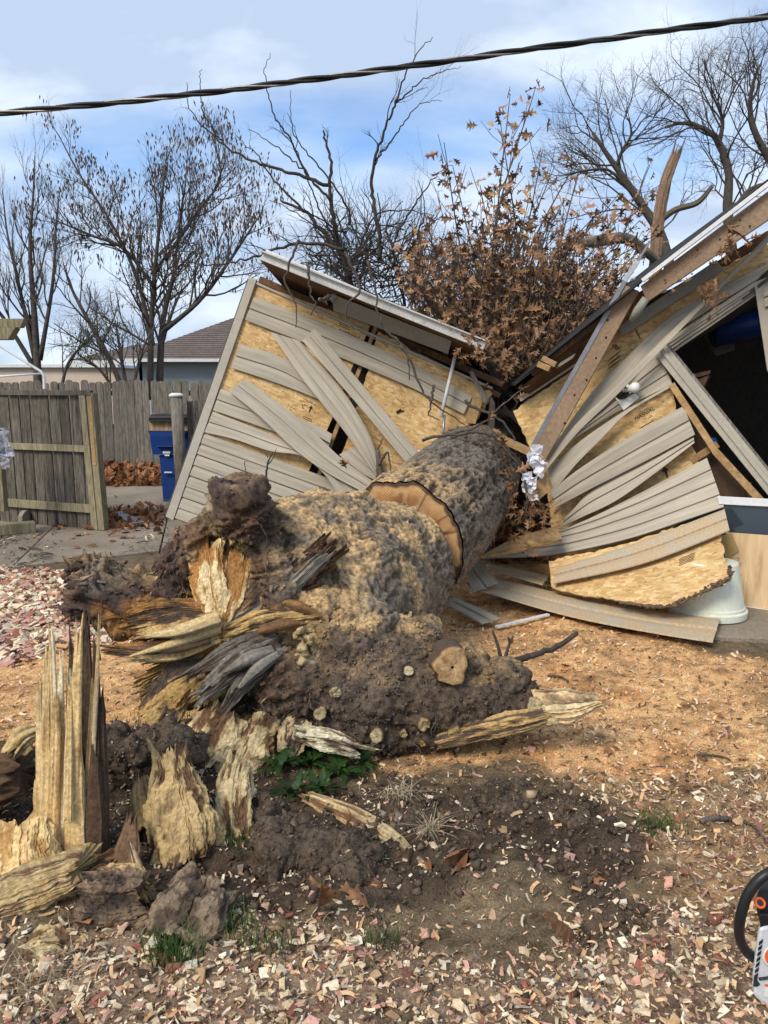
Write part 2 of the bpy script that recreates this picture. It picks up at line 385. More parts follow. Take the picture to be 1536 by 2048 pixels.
def text_mark(txt, o, ux, uy, size, mt, parent, name='printed_mark', thick=.0006):
    cu = bpy.data.curves.new('t', 'FONT'); cu.body = txt; cu.size = size; cu.extrude = thick
    ob = bpy.data.objects.new('t', cu); col.objects.link(ob)
    me = bpy.data.meshes.new_from_object(ob.evaluated_get(bpy.context.evaluated_depsgraph_get()))
    bpy.data.objects.remove(ob)
    ux, uy = Vector(ux).normalized(), Vector(uy).normalized(); n = ux.cross(uy)
    T = Matrix(((ux.x, uy.x, n.x, o[0]), (ux.y, uy.y, n.y, o[1]), (ux.z, uy.z, n.z, o[2]), (0, 0, 0, 1)))
    me.transform(T); me.materials.clear(); me.materials.append(MATS[mt])
    r = bpy.data.objects.new(name, me); col.objects.link(r); attach(r, parent); return r

# ================================================================ GROUND
def polyW(pts): return np.array([list(G(u, v))[:2] for u, v in pts])
def sdist(X, Y, poly):
    """signed distance to a polygon in the ground plane, positive inside"""
    d = np.full(X.shape, 1e9); ins = np.zeros(X.shape, bool); n = len(poly)
    for i in range(n):
        ax, ay = poly[i]; bx, by = poly[(i + 1) % n]; ex, ey = bx - ax, by - ay
        t = np.clip(((X - ax) * ex + (Y - ay) * ey) / (ex * ex + ey * ey + 1e-12), 0, 1)
        d = np.minimum(d, np.hypot(X - ax - t * ex, Y - ay - t * ey))
        c = ((ay > Y) != (by > Y)); xi = ax + (Y - ay) * ex / (ey if abs(ey) > 1e-12 else 1e-12)
        ins ^= c & (X < xi)
    return np.where(ins, d, -d)
def sstep(a, b, x): t = np.clip((x - a) / (b - a), 0, 1); return t * t * (3 - 2 * t)
P_SAW = polyW([(840, 1240), (900, 1150), (1000, 1090), (1250, 1090), (1440, 1210), (1430, 1290), (1600, 1345), (1640, 1560), (1330, 1590), (1180, 1560), (1000, 1540), (860, 1545), (640, 1530), (700, 1400)])
P_SAW2 = polyW([(-200, 1360), (120, 1300), (250, 1275), (470, 1290), (430, 1430), (260, 1460), (60, 1500), (-200, 1560)])
P_SOIL = polyW([(470, 1560), (760, 1530), (1000, 1545), (1150, 1590), (1260, 1640), (1330, 1740), (1230, 1830), (1000, 1850), (780, 1850), (560, 1880), (420, 1800)])
P_SOIL2 = polyW([(230, 1450), (520, 1440), (560, 1620), (430, 1760), (180, 1760), (-60, 1720), (-120, 1580), (60, 1520)])
P_PINK = polyW([(-300, 1140), (0, 1145), (120, 1150), (330, 1170), (420, 1230), (250, 1290), (130, 1305), (0, 1340), (-300, 1400)])
P_MULCH = polyW([(1180, 1500), (1640, 1480), (1750, 1700), (1750, 1900), (1400, 1900), (1280, 1760), (1250, 1640), (1150, 1560)])
P_CHIP = polyW([(-100, 1880), (300, 1880), (520, 1840), (760, 1850), (1020, 1850), (1250, 1800), (1420, 1800), (1700, 1900), (1750, 2250), (-200, 2250)])
PILE = [(G(1000, 1475), .35, .05), (G(1180, 1500), .3, .03), (G(960, 1300), .4, .04), (G(1120, 1250), .35, .04)]
CLOD = [(G(640, 1790), .22, .06), (G(860, 1640), .3, .05), (G(1080, 1690), .28, .045), (G(990, 1770), .2, .05), (G(1180, 1650), .25, .03), (G(700, 1950), .25, .03), (G(430, 1930), .22, .035), (G(200, 1960), .25, .03)]
def masks(X, Y):
    p = np.stack([X, Y, np.zeros_like(X)], 1)
    w = fbm(p * 2.6, 4, .6, 3) * .16; w2 = fbm(p * 9, 3, .6, 9) * .07
    saw = np.maximum(sstep(-.08, .14, sdist(X, Y, P_SAW) + w + w2), sstep(-.05, .14, sdist(X, Y, P_SAW2) + w * .6 + w2))
    soil = np.maximum(sstep(-.04, .16, sdist(X, Y, P_SOIL) - .02 + w * 1.2 + w2 * 2.0), sstep(-.06, .1, sdist(X, Y, P_SOIL2) + w * .6 + w2))
    pink = sstep(-.06, .12, sdist(X, Y, P_PINK) + w + w2); mul = sstep(-.1, .2, sdist(X, Y, P_MULCH) + w + w2)
    chip = sstep(-.05, .12, sdist(X, Y, P_CHIP) + w + w2)
    return saw, soil, pink, mul, chip
def ground_h(X, Y, m=None):
    saw, soil, pink, mul, chip = masks(X, Y) if m is None else m
    p = np.stack([X, Y, np.zeros_like(X)], 1); near = sstep(13, 8, Y) * sstep(7, 5, np.abs(X))
    z = .02 * fbm(p * .9, 3, .5, 21) * near
    for c, r, h in PILE + CLOD: z = z + h * np.exp(-((X - c.x) ** 2 + (Y - c.y) ** 2) / (r * r * .6))
    cl = np.abs(fbm(p * 7, 4, .55, 31)); cl2 = fbm(p * 24, 3, .6, 35); k = soil > .05; cc = np.zeros(len(X)); cc[k] = (.6 - cell(p[k] * 13, 41)) * .030 + (.6 - cell(p[k] * 30, 44)) * .012
    z = z + soil * cc
    z = z + soil * (.05 * (1 - cl * 1.3) * np.clip(vn(p * 5, 33) * .7 + .5, 0, 1) + .011 * cl2 + .012 * fbm(p * 60, 2, .6, 36)) - soil * .01
    z = z + (1 - soil) * near * (.006 * cl2 + .004 * fbm(p * 60, 2, .6, 36)) * (1 + chip + mul)
    return z
def build_ground():
    ys = [1.0]
    while ys[-1] < 9: ys.append(ys[-1] + max(.012, .006 * ys[-1]))
    while ys[-1] < 900: ys.append(ys[-1] * 1.09)
    ys = np.array([-900, -100, -20, -4, 0, .7] + ys)
    xs = np.arange(-4.6, 4.61, .025); e = [4.7]
    while e[-1] < 900: e.append(e[-1] * 1.14)
    xs = np.r_[-np.array(e[::-1]), xs, np.array(e)]
    Xg, Yg = np.meshgrid(xs, ys); X = Xg.ravel(); Y = Yg.ravel(); m = masks(X, Y); saw, soil, pink, mul, chip = m
    Z = ground_h(X, Y, m)
    # beds of the concrete slabs lie lower than the slabs
    p = np.stack([X, Y, np.zeros_like(X)], 1)
    c = np.array([.19, .14, .085]) * np.ones((len(X), 3))                                   # worn lawn with litter
    far = sstep(9, 14, Y)[:, None]; c = c * (1 - far) + far * np.array([.085, .08, .04])
    n1 = (fbm(p * 5, 4, .6, 51) * .5 + .5)[:, None]; n2 = (fbm(p * 30, 3, .7, 55) * .5 + .5)[:, None]
    def over(c, w, col_): w = np.clip(w, 0, 1)[:, None]; return c * (1 - w) + np.array(col_) * w
    c = over(c, mul, (.40, .255, .14)); c = over(c, chip, (.30, .21, .14)); c = over(c, pink, (.34, .185, .125))
    c = over(c, saw * (.93 + .07 * n1[:, 0]), (.84, .49, .225))
    c = over(c, saw * sstep(.15, .55, fbm(p * np.array([2.2, 4.2, 1]), 4, .6, 61)) * .4 * sstep(3.2, 4.3, Y) * sstep(.6, 1.3, X), (.2, .12, .065))
    c = over(c, saw * sstep(.62, .9, fbm(p * 6, 3, .6, 67)) * .6, (.22, .12, .06))
    c = over(c, saw * sstep(.25, .7, fbm(p * 3, 3, .6, 62)) * .5, (.50, .22, .075))
    c = over(c, soil * (1 - .65 * sstep(.3, .9, fbm(p * 4, 3, .6, 71)) * saw), (.095, .068, .047))
    c = c * (.62 + .76 * n2) * (.85 + .3 * n1)
    Z[(Y < .9)] -= .02
    ob = npmesh('ground', np.stack([X, Y, Z], 1), grid_faces(len(ys), len(xs)), 'groundmat', colr=c)
    tag(ob, kind='structure'); return ob
build_ground()

PAL = {'cream': (.78, .62, .40), 'pale': (.86, .76, .55), 'pink': (.62, .32, .23), 'tan': (.56, .35, .17), 'saw': (.86, .53, .26), 'brown': (.15, .085, .05), 'red': (.34, .11, .075), 'grey': (.2, .165, .13)}
def scatter(n, xr, yr, wfun, seed, ypow=1.0):
    r = np.random.default_rng(seed); X = r.uniform(*xr, n); Y = yr[0] + (yr[1] - yr[0]) * r.uniform(0, 1, n) ** ypow
    w = wfun(X, Y, masks(X, Y)); k = r.uniform(0, 1, n) < w
    return X[k], Y[k], r
def rotmats(r, n, tilt):
    a = r.uniform(0, 2 * np.pi, n); b = r.normal(0, tilt, n); g = r.normal(0, tilt, n)
    ca, sa, cb, sb, cg, sg = np.cos(a), np.sin(a), np.cos(b), np.sin(b), np.cos(g), np.sin(g); o = np.zeros(n); i = np.ones(n)
    A = np.stack([np.stack([ca, -sa, o], -1), np.stack([sa, ca, o], -1), np.stack([o, o, i], -1)], 1)
    B = np.stack([np.stack([cb, o, sb], -1), np.stack([o, i, o], -1), np.stack([-sb, o, cb], -1)], 1)
    C = np.stack([np.stack([i, o, o], -1), np.stack([o, cg, -sg], -1), np.stack([o, sg, cg], -1)], 1)
    return A @ B @ C
CUBE = np.array([(i, j, k) for i in (-1, 1) for j in (-1, 1) for k in (-1, 1)], float) * .5
CUBEF = np.array([(0, 1, 3, 2), (4, 6, 7, 5), (0, 4, 5, 1), (2, 3, 7, 6), (0, 2, 6, 4), (1, 5, 7, 3)])
def chip_mass(name, label, X, Y, r, pal, wts, size, ratio, tilt=.3, lift=.3, ribbon=False, zfix=None):
    n = len(X); s = r.lognormal(math.log(size), .65, n); s = np.clip(s, size * .3, size * 3.6)
    if ribbon:
        t = np.linspace(-.5, .5, 4); base = np.array([(x, y, 0) for x in t for y in (-.5, .5)]); Fb = grid_faces(4, 2)
        V = np.repeat(base[None], n, 0).copy(); curl = r.uniform(-1.1, 1.1, n)
        V[:, :, 1] *= ratio; V[:, :, 2] += curl[:, None] * (.25 - V[:, :, 0] ** 2); V[:, :, 1] += (r.uniform(-.7, .7, n))[:, None] * (.25 - V[:, :, 0] ** 2)
    else:
        base = CUBE; Fb = CUBEF; V = np.repeat(base[None], n, 0).copy()
        V[:, :, 0] *= 1; V[:, :, 1] *= r.uniform(.15, .8, n)[:, None]; V[:, :, 2] *= r.uniform(.08, .3, n)[:, None]
        V += r.normal(0, .1, V.shape) * np.array([1, 1, .25])
    V = V * s[:, None, None]
    V = np.einsum('nij,nkj->nki', rotmats(r, n, tilt), V)
    Z = (ground_h(X, Y) if zfix is None else zfix) + s * lift * .4
    V[:, :, 0] += X[:, None]; V[:, :, 1] += Y[:, None]; V[:, :, 2] += Z[:, None]
    nb = len(base); F_ = (Fb[None] + (np.arange(n) * nb)[:, None, None]).reshape(-1, 4)
    ci = r.choice(len(pal), n, p=np.array(wts) / sum(wts)); C = np.array([PAL[q] for q in pal])[ci] * r.uniform(.65, 1.15, n)[:, None]
    C = C + (C.mean(1, keepdims=True) - C) * r.uniform(0, .25, n)[:, None]
    ob = npmesh(name, V.reshape(-1, 3), F_, 'chips', smooth=False, colr=np.repeat(C, nb, 0)); tag(ob, label, 'wood chips', kind='stuff')
    return ob
def chips():
    # coarse chips of the foreground
    X, Y, r = scatter(42000, (-1.75, 1.9), (1.25, 3.3), lambda X, Y, m: np.clip(m[4] * (.35 + .6 * (vn(np.stack([X, Y, X * 0], 1) * 4, 5) * .5 + .5)) * (1 - .5 * sstep(2.1, 2.5, Y)) + .03 + m[3] * .10, 0, 1) * (1 - .75 * m[1]) * (1 - .9 * m[0]), 11)
    chip_mass('wood_chips', 'cream and pink wood chips strewn over the dark soil in front', X, Y, r, ['cream', 'pale', 'pink', 'tan', 'brown', 'red'], [30, 22, 18, 16, 10, 7], .0105, 1, .4)
    # shredded ribbons over the foreground and the right side
    X, Y, r = scatter(72000, (-1.9, 2.6), (1.25, 4.1), lambda X, Y, m: np.clip(m[4] * .62 + m[3] * .8 + .28, 0, 1) * (1 - .8 * m[1]) * (1 - .7 * m[0]), 12, 1.1)
    chip_mass('wood_shreds', 'thin tan wood shreds covering the ground at right', X, Y, r, ['cream', 'tan', 'saw', 'brown', 'pink', 'grey'], [25, 24, 16, 24, 10, 12], .0135, .24, .5, .5, True)
    # coarse sawdust curls
    X, Y, r = scatter(60000, (-2.2, 4.2), (2.6, 6.6), lambda X, Y, m: m[0] * .9 * (1 - m[1] * .5), 13, 1.15)
    chip_mass('sawdust', 'orange sawdust spread around the felled trunk', X, Y, r, ['saw', 'tan', 'cream', 'brown', 'pink'], [46, 14, 18, 14, 4], .011, .35, .5, .4, True)
    # pink chips on the left
    X, Y, r = scatter(28000, (-5.0, -1.2), (4.2, 7.1), lambda X, Y, m: m[2] * .95, 14)
    chip_mass('pink_chips', 'pink and white chips carpeting the bed left of the roots', X, Y, r, ['cream', 'pale', 'pink', 'red', 'tan', 'brown'], [28, 28, 24, 9, 8, 6], .024, 1, .4)
    X, Y, r = scatter(9000, (-4.6, -1.7), (6.9, 11.5), lambda X, Y, m: np.clip(.15 + .8 * vn(np.stack([X * 2, Y * 1.2, X * 0], 1), 77), 0, 1) * (X < -.3 * Y + .2) * (Y > 6.9 + .55 * np.clip(X + 3.4, 0, 9)), 17)
    chip_mass('patio_litter', 'brown twig and bark litter scattered over the concrete patio', X, Y, r, ['brown', 'tan', 'grey', 'cream'], [50, 14, 20, 8], .03, .2, .25, .2, True, .03)
    # pale bits on the dark soil
    X, Y, r = scatter(15000, (-1.6, 1.6), (1.9, 3.6), lambda X, Y, m: m[1] * (.25 + .6 * np.clip(vn(np.stack([X * 4, Y * 4, X * 0], 1), 19) + .2, 0, 1)), 15)
    chip_mass('soil_litter', 'pale wood crumbs speckling the dark turned soil', X, Y, r, ['cream', 'pale', 'grey', 'brown', 'pink'], [26, 18, 22, 22, 10], .010, 1, .5)
    # soil crumbs
    X, Y, r = scatter(26000, (-1.8, 1.7), (1.4, 3.6), lambda X, Y, m: np.clip(m[1] * .6 + m[4] * .06, 0, 1), 16)
    n = len(X); s = r.lognormal(math.log(.010), .6, n).clip(.004, .045)
    oc = np.array([(1, 0, 0), (0, 1, 0), (-1, 0, 0), (0, -1, 0), (0, 0, 1), (0, 0, -1)], float) * .5; of = np.array([(0, 1, 4), (1, 2, 4), (2, 3, 4), (3, 0, 4), (1, 0, 5), (2, 1, 5), (3, 2, 5), (0, 3, 5)])
    V = (np.repeat(oc[None], n, 0) + r.normal(0, .12, (n, 6, 3))) * s[:, None, None]; V = np.einsum('nij,nkj->nki', rotmats(r, n, .6), V)
    V += np.stack([X, Y, ground_h(X, Y) + s * .15], 1)[:, None]
    C = np.array([.095, .068, .047]) * r.uniform(.6, 1.5, n)[:, None]
    ob = npmesh('soil_crumbs', V.reshape(-1, 3), (of[None] + (np.arange(n) * 6)[:, None, None]).reshape(-1, 3), 'chips', smooth=True, colr=np.repeat(C, 6, 0)); tag(ob, 'loose dark soil crumbs between the chips', 'soil', kind='stuff')
    # the larger loose chips, one by one
    r = random.Random(5); meshes = []
    for k in range(8):
        mb = MB(); L_, w_, t_ = r.uniform(.022, .045), r.uniform(.012, .024), r.uniform(.004, .009)
        vs = [Vector((i * L_ / 2 * r.uniform(.7, 1.15), j * w_ / 2 * r.uniform(.6, 1.2), t_ * (z + r.uniform(-.2, .3)))) for i in (-1, 0, 1) for j in (-1, 1) for z in (0, 1)]
        for i in (4, 5, 6, 7): vs[i] = vs[i] + Vector((0, 0, r.uniform(-.003, .006)))
        fs = []
        for s_ in (0, 4): fs += [(s_, s_ + 1, s_ + 5, s_ + 4), (s_ + 2, s_ + 6, s_ + 7, s_ + 3), (s_ + 1, s_ + 3, s_ + 7, s_ + 5), (s_, s_ + 4, s_ + 6, s_ + 2)]
        fs += [(0, 2, 3, 1), (8, 9, 11, 10)]
        meshes.append(mb.add(vs, fs).mesh('wood_chip', 'wood_chip' if k < 5 else 'wood_chip_pink'))
    n = 0
    while n < 230:
        u, v = r.uniform(0, 1536), 1740 + 340 * r.random() ** .8
        p = G(u, v); a = np.array([p.x]), np.array([p.y]); m = masks(*a)
        if r.random() > m[4][0] * .9 + .12 or (u < 330 and v < 1860): continue
        k = r.randrange(8); o = bpy.data.objects.new('wood_chip', meshes[k]); col.objects.link(o)
        sc = r.uniform(.45, 1.0); o.scale = (sc, sc, sc); o.rotation_euler = (r.gauss(0, .3), r.gauss(0, .3), r.uniform(0, 6.28))
        o.location = (p.x, p.y, float(ground_h(*a)[0]) + .004)
        tag(o, ('pale cream' if k < 5 else 'pinkish red') + ' flat wood chip lying loose on the soil in the foreground', 'wood chip', 'larger wood chips in the foreground'); n += 1
chips()

# patio on the left, garage floor and apron on the right
def patio():
    e = tag(bpy.data.objects.new('patio', None), kind='structure'); col.objects.link(e); e.location = (-3.2, 9, 0)
    A = G(-260, 1160); B = G(100, 1139); C = G(320, 1106); D = G(345, 1052)
    a, b, c = Vector((A.x, A.y, 0)), Vector((B.x, B.y, 0)), Vector((C.x, C.y, 0))
    j1, j2 = G(70, 1052), G(205, 1050)
    dirx = (j1 - G(16, 1098)).normalized()
    def up(p, y): return p + dirx * ((y - p.y) / dirx.y)
    def sl(poly, z=.022): MB().slab([Vector((p.x, p.y, -.08)) for p in poly], (0, 0, .08 + z)).build('concrete_slab', 'concrete', e, bevel=.006)
    g = Vector((.008, 0, 0)); g0, g1, g2 = G(16, 1110), G(128, 1108), C
    s0 = Vector((-6.5, 6.6, 0)); y1, y2 = 8.9, 13.6
    f0, f1, f2 = Vector((g0.x, A.y + (g0.x - A.x) * (B.y - A.y) / (B.x - A.x), 0)), Vector((B.x - .35, B.y, 0)), c
    for z_, (p, q) in enumerate(((s0, f0), (f0, f1), (f1, f2))):
        sl([p + g, q - g, up(q, y1) - g, up(p, y1) + g], .020 + .003 * z_)
        sl([up(p, y1 + .012) + g, up(q, y1 + .012) - g, up(q, y2) - g, up(p, y2) + g], .024 - .002 * z_)
    c2 = up(c, y2); sl([c + g, Vector((-1.4, 7.6, 0)), Vector((-1.4, y2, 0)), c2 + g], .021)
patio()
tag(MB().slab([Vector((2.02, 4.9, -.1)), Vector((3.2, 4.72, -.1)), Vector((6, 4.6, -.1)), Vector((6, 11, -.1)), Vector((2.3, 11, -.1)), Vector((2.2, 5.6, -.1))], (0, 0, .135)).build('garage_apron', 'concrete', bevel=.01), kind='structure')

# ================================================================ THE FELLED TREE
C_SOIL = np.array([.10, .072, .05]); C_BARKD = np.array([.10, .07, .05]); C_BARKG = np.array([.27, .232, .187]); C_ROT = np.array([.62, .425, .175]); C_CREAM = np.array([.70, .56, .32])
C_ORNG = np.array([.36, .175, .055]); C_BROWN = np.array([.17, .095, .05]); C_GREY = np.array([.30, .275, .235]); C_SAW = np.array([.60, .40, .19]); C_WHITE = np.array([.72, .66, .48])
def frames(P):
    m = len(P); T = np.gradient(P, axis=0); T /= np.linalg.norm(T, axis=1, keepdims=True) + 1e-9
    x = np.cross(T[0], [.13, .37, .92]); x /= np.linalg.norm(x); Xs = []
    for i in range(m):
        x = x - T[i] * (x @ T[i]); x /= np.linalg.norm(x); Xs.append(x)
    Xs = np.array(Xs); return T, Xs, np.cross(T, Xs)
def gnarl(pts, rad, na=40, nl=60, amp=.15, fr=2.5, gf=1.2, jag=(0, 0), flat=1.0, seed=0, spike=6, oct_=4, twist=0, up=None):
    """fibrous limb: tube along pts (x,y,z), radii rad, ridges running along the grain, torn ends (jag metres)"""
    P = catmull(pts, nl); rr = np.interp(np.linspace(0, 1, nl), np.linspace(0, 1, len(rad)), rad)
    T, X, Y = frames(P)
    if up is not None:
        upv = np.array(up, float); Y = upv - T * (T @ upv)[:, None]; Y /= np.linalg.norm(Y, axis=1, keepdims=True); X = np.cross(Y, T)
    th = np.linspace(0, 2 * np.pi, na, endpoint=False)[None] + twist * np.linspace(0, 1, nl)[:, None]
    s = np.r_[0, np.cumsum(np.linalg.norm(np.diff(P, axis=0), axis=1))]
    S = np.repeat(s[:, None], na, 1); ct, st = np.cos(th), np.sin(th); bt = np.repeat(np.linspace(0, 2 * np.pi, na, endpoint=False)[None], nl, 0)
    Q = np.stack([np.cos(bt) * fr + seed * 3.1, np.sin(bt) * fr, S * gf], -1).reshape(-1, 3)
    d = fbm(Q, oct_, .6, seed).reshape(nl, na); d2 = fbm(Q * np.array([3, 3, 1.3]), 3, .6, seed + 5).reshape(nl, na)
    r = rr[:, None] * (1 + amp * d + amp * .45 * d2)
    V = P[:, None] + X[:, None] * (ct * r)[..., None] + Y[:, None] * (st * r * flat)[..., None]
    for end, j in ((0, jag[0]), (-1, jag[1])):
        if j:
            tn = vn(np.stack([np.cos(bt[0]) * spike, np.sin(bt[0]) * spike, np.full(na, seed + 7.3)], 1), seed + 3) + .6 * vn(np.stack([np.cos(bt[0]) * spike * 2.7, np.sin(bt[0]) * spike * 2.7, np.full(na, seed + 2.3)], 1), seed + 4)
            k = max(3, nl // 4); w = np.linspace(1, 0, k) ** 1.5
            for q in range(k):
                i = q if end == 0 else nl - 1 - q
                V[i] += (-1 if end == 0 else 1) * T[i][None] * (tn * j * w[q])[:, None]
    F_ = [grid_faces(nl, na, True)]; V = V.reshape(-1, 3)
    c0, c1 = len(V), len(V) + 1; i = np.arange(na)
    ends = np.array([P[0] + T[0] * jag[0] * .6, P[-1] - T[-1] * jag[1] * .6]); V = np.vstack([V, ends])
    F_ += [np.stack([np.full(na, c0), (i + 1) % na, i], 1), np.stack([np.full(na, c1), (nl - 1) * na + i, (nl - 1) * na + (i + 1) % na], 1)]
    info = np.r_[d.ravel(), 0, 0], np.r_[(S / s[-1]).ravel(), 0, 1], np.r_[d2.ravel(), 0, 0]
    return V, F_, info
def mixc(a, b, w): w = np.clip(w, 0, 1)[:, None]; return a * (1 - w) + b * w
def wood_col(V, info, a, b, dark=C_BROWN, seed=0, k=.5):
    d, s, d2 = info; c = mixc(np.tile(a, (len(V), 1)), b, .5 + .7 * d); c = mixc(c, dark, k * np.clip(-1.2 * d2 - .15, 0, 1) * 1.6)
    return mixc(c, c * .75, np.clip(fbm(V * 18, 3, .6, seed + 40), 0, 1))
def L3(*p): return [list(W(*q)) for q in p]
def limb(name, pts, rad, a, b, parent=None, dark=C_BROWN, mt='fibre', k=.5, **kw):
    V, F_, info = gnarl(pts, rad, **kw); return npmesh(name, V, F_, mt, parent, True, wood_col(V, info, a, b, dark, kw.get('seed', 0), k))

def blockn(k, s, seed, lv=3):
    """noise in flat blocks across the fibres (k) that changes slowly along them (s)"""
    a = vn(np.stack([np.floor(k) * .37 + 5.1, np.floor(s + vn(np.stack([np.floor(k) * 1.3, k * 0, k * 0], 1), seed + 7) * .5) * .7, np.full(len(k), seed * 1.3)], 1), seed)
    return a + .55 * vn(np.stack([np.floor(k * 2.7) * .9, s * .6, np.full(len(k), 3.3)], 1), seed + 1)
def fibrous(pts, w, t, nc=60, nl=40, jag=(.0, .25), amp=.12, seed=0, up=(0, -1, 0), pw=3.0, jf=1.0, gp=.14, und=.05):
    """torn wood: a bundle of straight fibres of rounded-rectangular section, each ending at its own height"""
    r = np.random.default_rng(seed + 500); P = catmull(pts, nl); T, X, Y = frames(P); upv = np.array(up, float)
    Y = upv - T * (T @ upv)[:, None]; Y /= np.linalg.norm(Y, axis=1, keepdims=True); X = np.cross(Y, T)
    L_ = np.linalg.norm(np.diff(P, axis=0), axis=1).sum(); th = np.cumsum(r.uniform(.4, 1.6, nc)); th = th / th[-1] * 2 * np.pi
    k = np.arange(nc) * 1.0; f = nc / 40.0
    def prof(j, sd): h = blockn(k / f * jf, k * 0, sd) + .35 * min(1, jf) * r.uniform(-1, 1, nc) + .6 * (1 - min(1, jf)) * vn(np.stack([np.cos(th) * 2.5, np.sin(th) * 2.5, k * 0 + sd], 1), sd); return j * h
    j0, j1 = prof(jag[0], seed + 11), prof(jag[1], seed + 13)
    S = np.linspace(0, 1, nl)[:, None] * (1 + j1 + j0)[None] - j0[None]
    Kf = np.repeat(k[None], nl, 0); off = amp * (blockn(Kf.ravel() / f, S.ravel() * 2.2, seed).reshape(nl, nc) + .5 * r.uniform(-1, 1, nc)[None] + .25 * vn(np.stack([Kf.ravel() * 1.3, S.ravel() * 14, S.ravel() * 0], 1), seed + 3).reshape(nl, nc))
    off = off + und * fbm(np.stack([np.repeat(np.cos(th)[None] * 1.8, nl, 0).ravel(), np.repeat(np.sin(th)[None] * 1.8, nl, 0).ravel(), S.ravel() * 3 + seed], 1), 4, .55, seed + 31).reshape(nl, nc); gro = (r.random(nc) < gp) * r.uniform(.3, 1, nc); off = off - (gro * max(.10, amp * 1.5))[None] * np.clip(.4 + S * .8, 0, 1); off = off + .6 * amp * (fbm(np.stack([Kf.ravel() / f * .35, S.ravel() * 5, S.ravel() * 0 + seed], 1), 4, .6, seed + 21).reshape(nl, nc))
    ww = np.interp(np.linspace(0, 1, nl), np.linspace(0, 1, len(w)), w); tt = np.interp(np.linspace(0, 1, nl), np.linspace(0, 1, len(t)), t)
    c, s_ = np.cos(th), np.sin(th); n_ = (np.abs(c) ** pw + np.abs(s_) ** pw) ** (-1 / pw); c, s_ = c * n_, s_ * n_
    Si = np.clip(S, 0, 1) * (nl - 1); i0 = np.minimum(Si.astype(int), nl - 2); fr_ = (Si - i0)[..., None]
    def at(A): return A[i0] * (1 - fr_) + A[i0 + 1] * fr_
    PP = at(P) + (np.clip(S - 1, 0, None)[..., None] * T[-1] + np.clip(S, None, 0)[..., None] * T[0]) * L_
    wi, ti = np.interp(Si, np.arange(nl), ww), np.interp(Si, np.arange(nl), tt)
    V = PP + at(X) * ((c[None] * wi) * (1 + off))[..., None] + at(Y) * ((s_[None] * ti) * (1 + off))[..., None]
    V = V.reshape(-1, 3); e0 = P[0] + T[0] * L_ * jag[0] * .5; e1 = P[-1] - T[-1] * L_ * jag[1] * .55; V = np.vstack([V, e0, e1]); i = np.arange(nc); o = nl * nc
    F_ = [grid_faces(nl, nc, True), np.stack([np.full(nc, o), (i + 1) % nc, i], 1), np.stack([np.full(nc, o + 1), (nl - 1) * nc + i, (nl - 1) * nc + (i + 1) % nc], 1)]
    colk = np.repeat((r.uniform(-1, 1, nc) - 1.5 * gro)[None], nl, 0).ravel(); return V, F_, (np.r_[off.ravel() / max(amp, 1e-6), 0, 0], np.r_[S.ravel(), 0, 1], np.r_[colk, 0, 0])
def fib_col(V, info, a, b, dark, seed=0, k=.8):
    d, s, ck = info; c = mixc(np.tile(a, (len(V), 1)), b, .5 + .45 * d + .35 * ck); c = mixc(c, dark, k * np.clip(-.9 * d - .3 * ck - .25, 0, 1) * 1.4)
    sp = fbm(V * np.array([30, 30, 9]), 3, .6, seed + 60); c = mixc(c, dark, sstep(.35, .8, sp) * .6 * k); c = mixc(c, dark * .6, sstep(.35, .75, fbm(V * 7, 4, .65, seed + 64)) * .55 * k); return c * (1 + .18 * fbm(V * 9, 3, .6, seed + 61))[:, None]
def slabw(name, pts, w, t, a, b, parent=None, dark=C_ORNG, k=.8, label=None, **kw):
    V, F_, info = fibrous(L3(*pts), w, t, **kw); sc_ = min(.005, max(w) * .05); V = V + sc_ * np.stack([fbm(V * 42, 3, .6, 701), fbm(V * 42, 3, .6, 711), fbm(V * 42, 3, .6, 721)], 1); ob = npmesh(name, V, F_, 'fibre', parent, False, fib_col(V, info, a, b, dark, kw.get('seed', 0), k))
    if parent is None: tag(ob, label, 'wood chunk', 'broken pieces of rotten wood round the stump')
    return ob

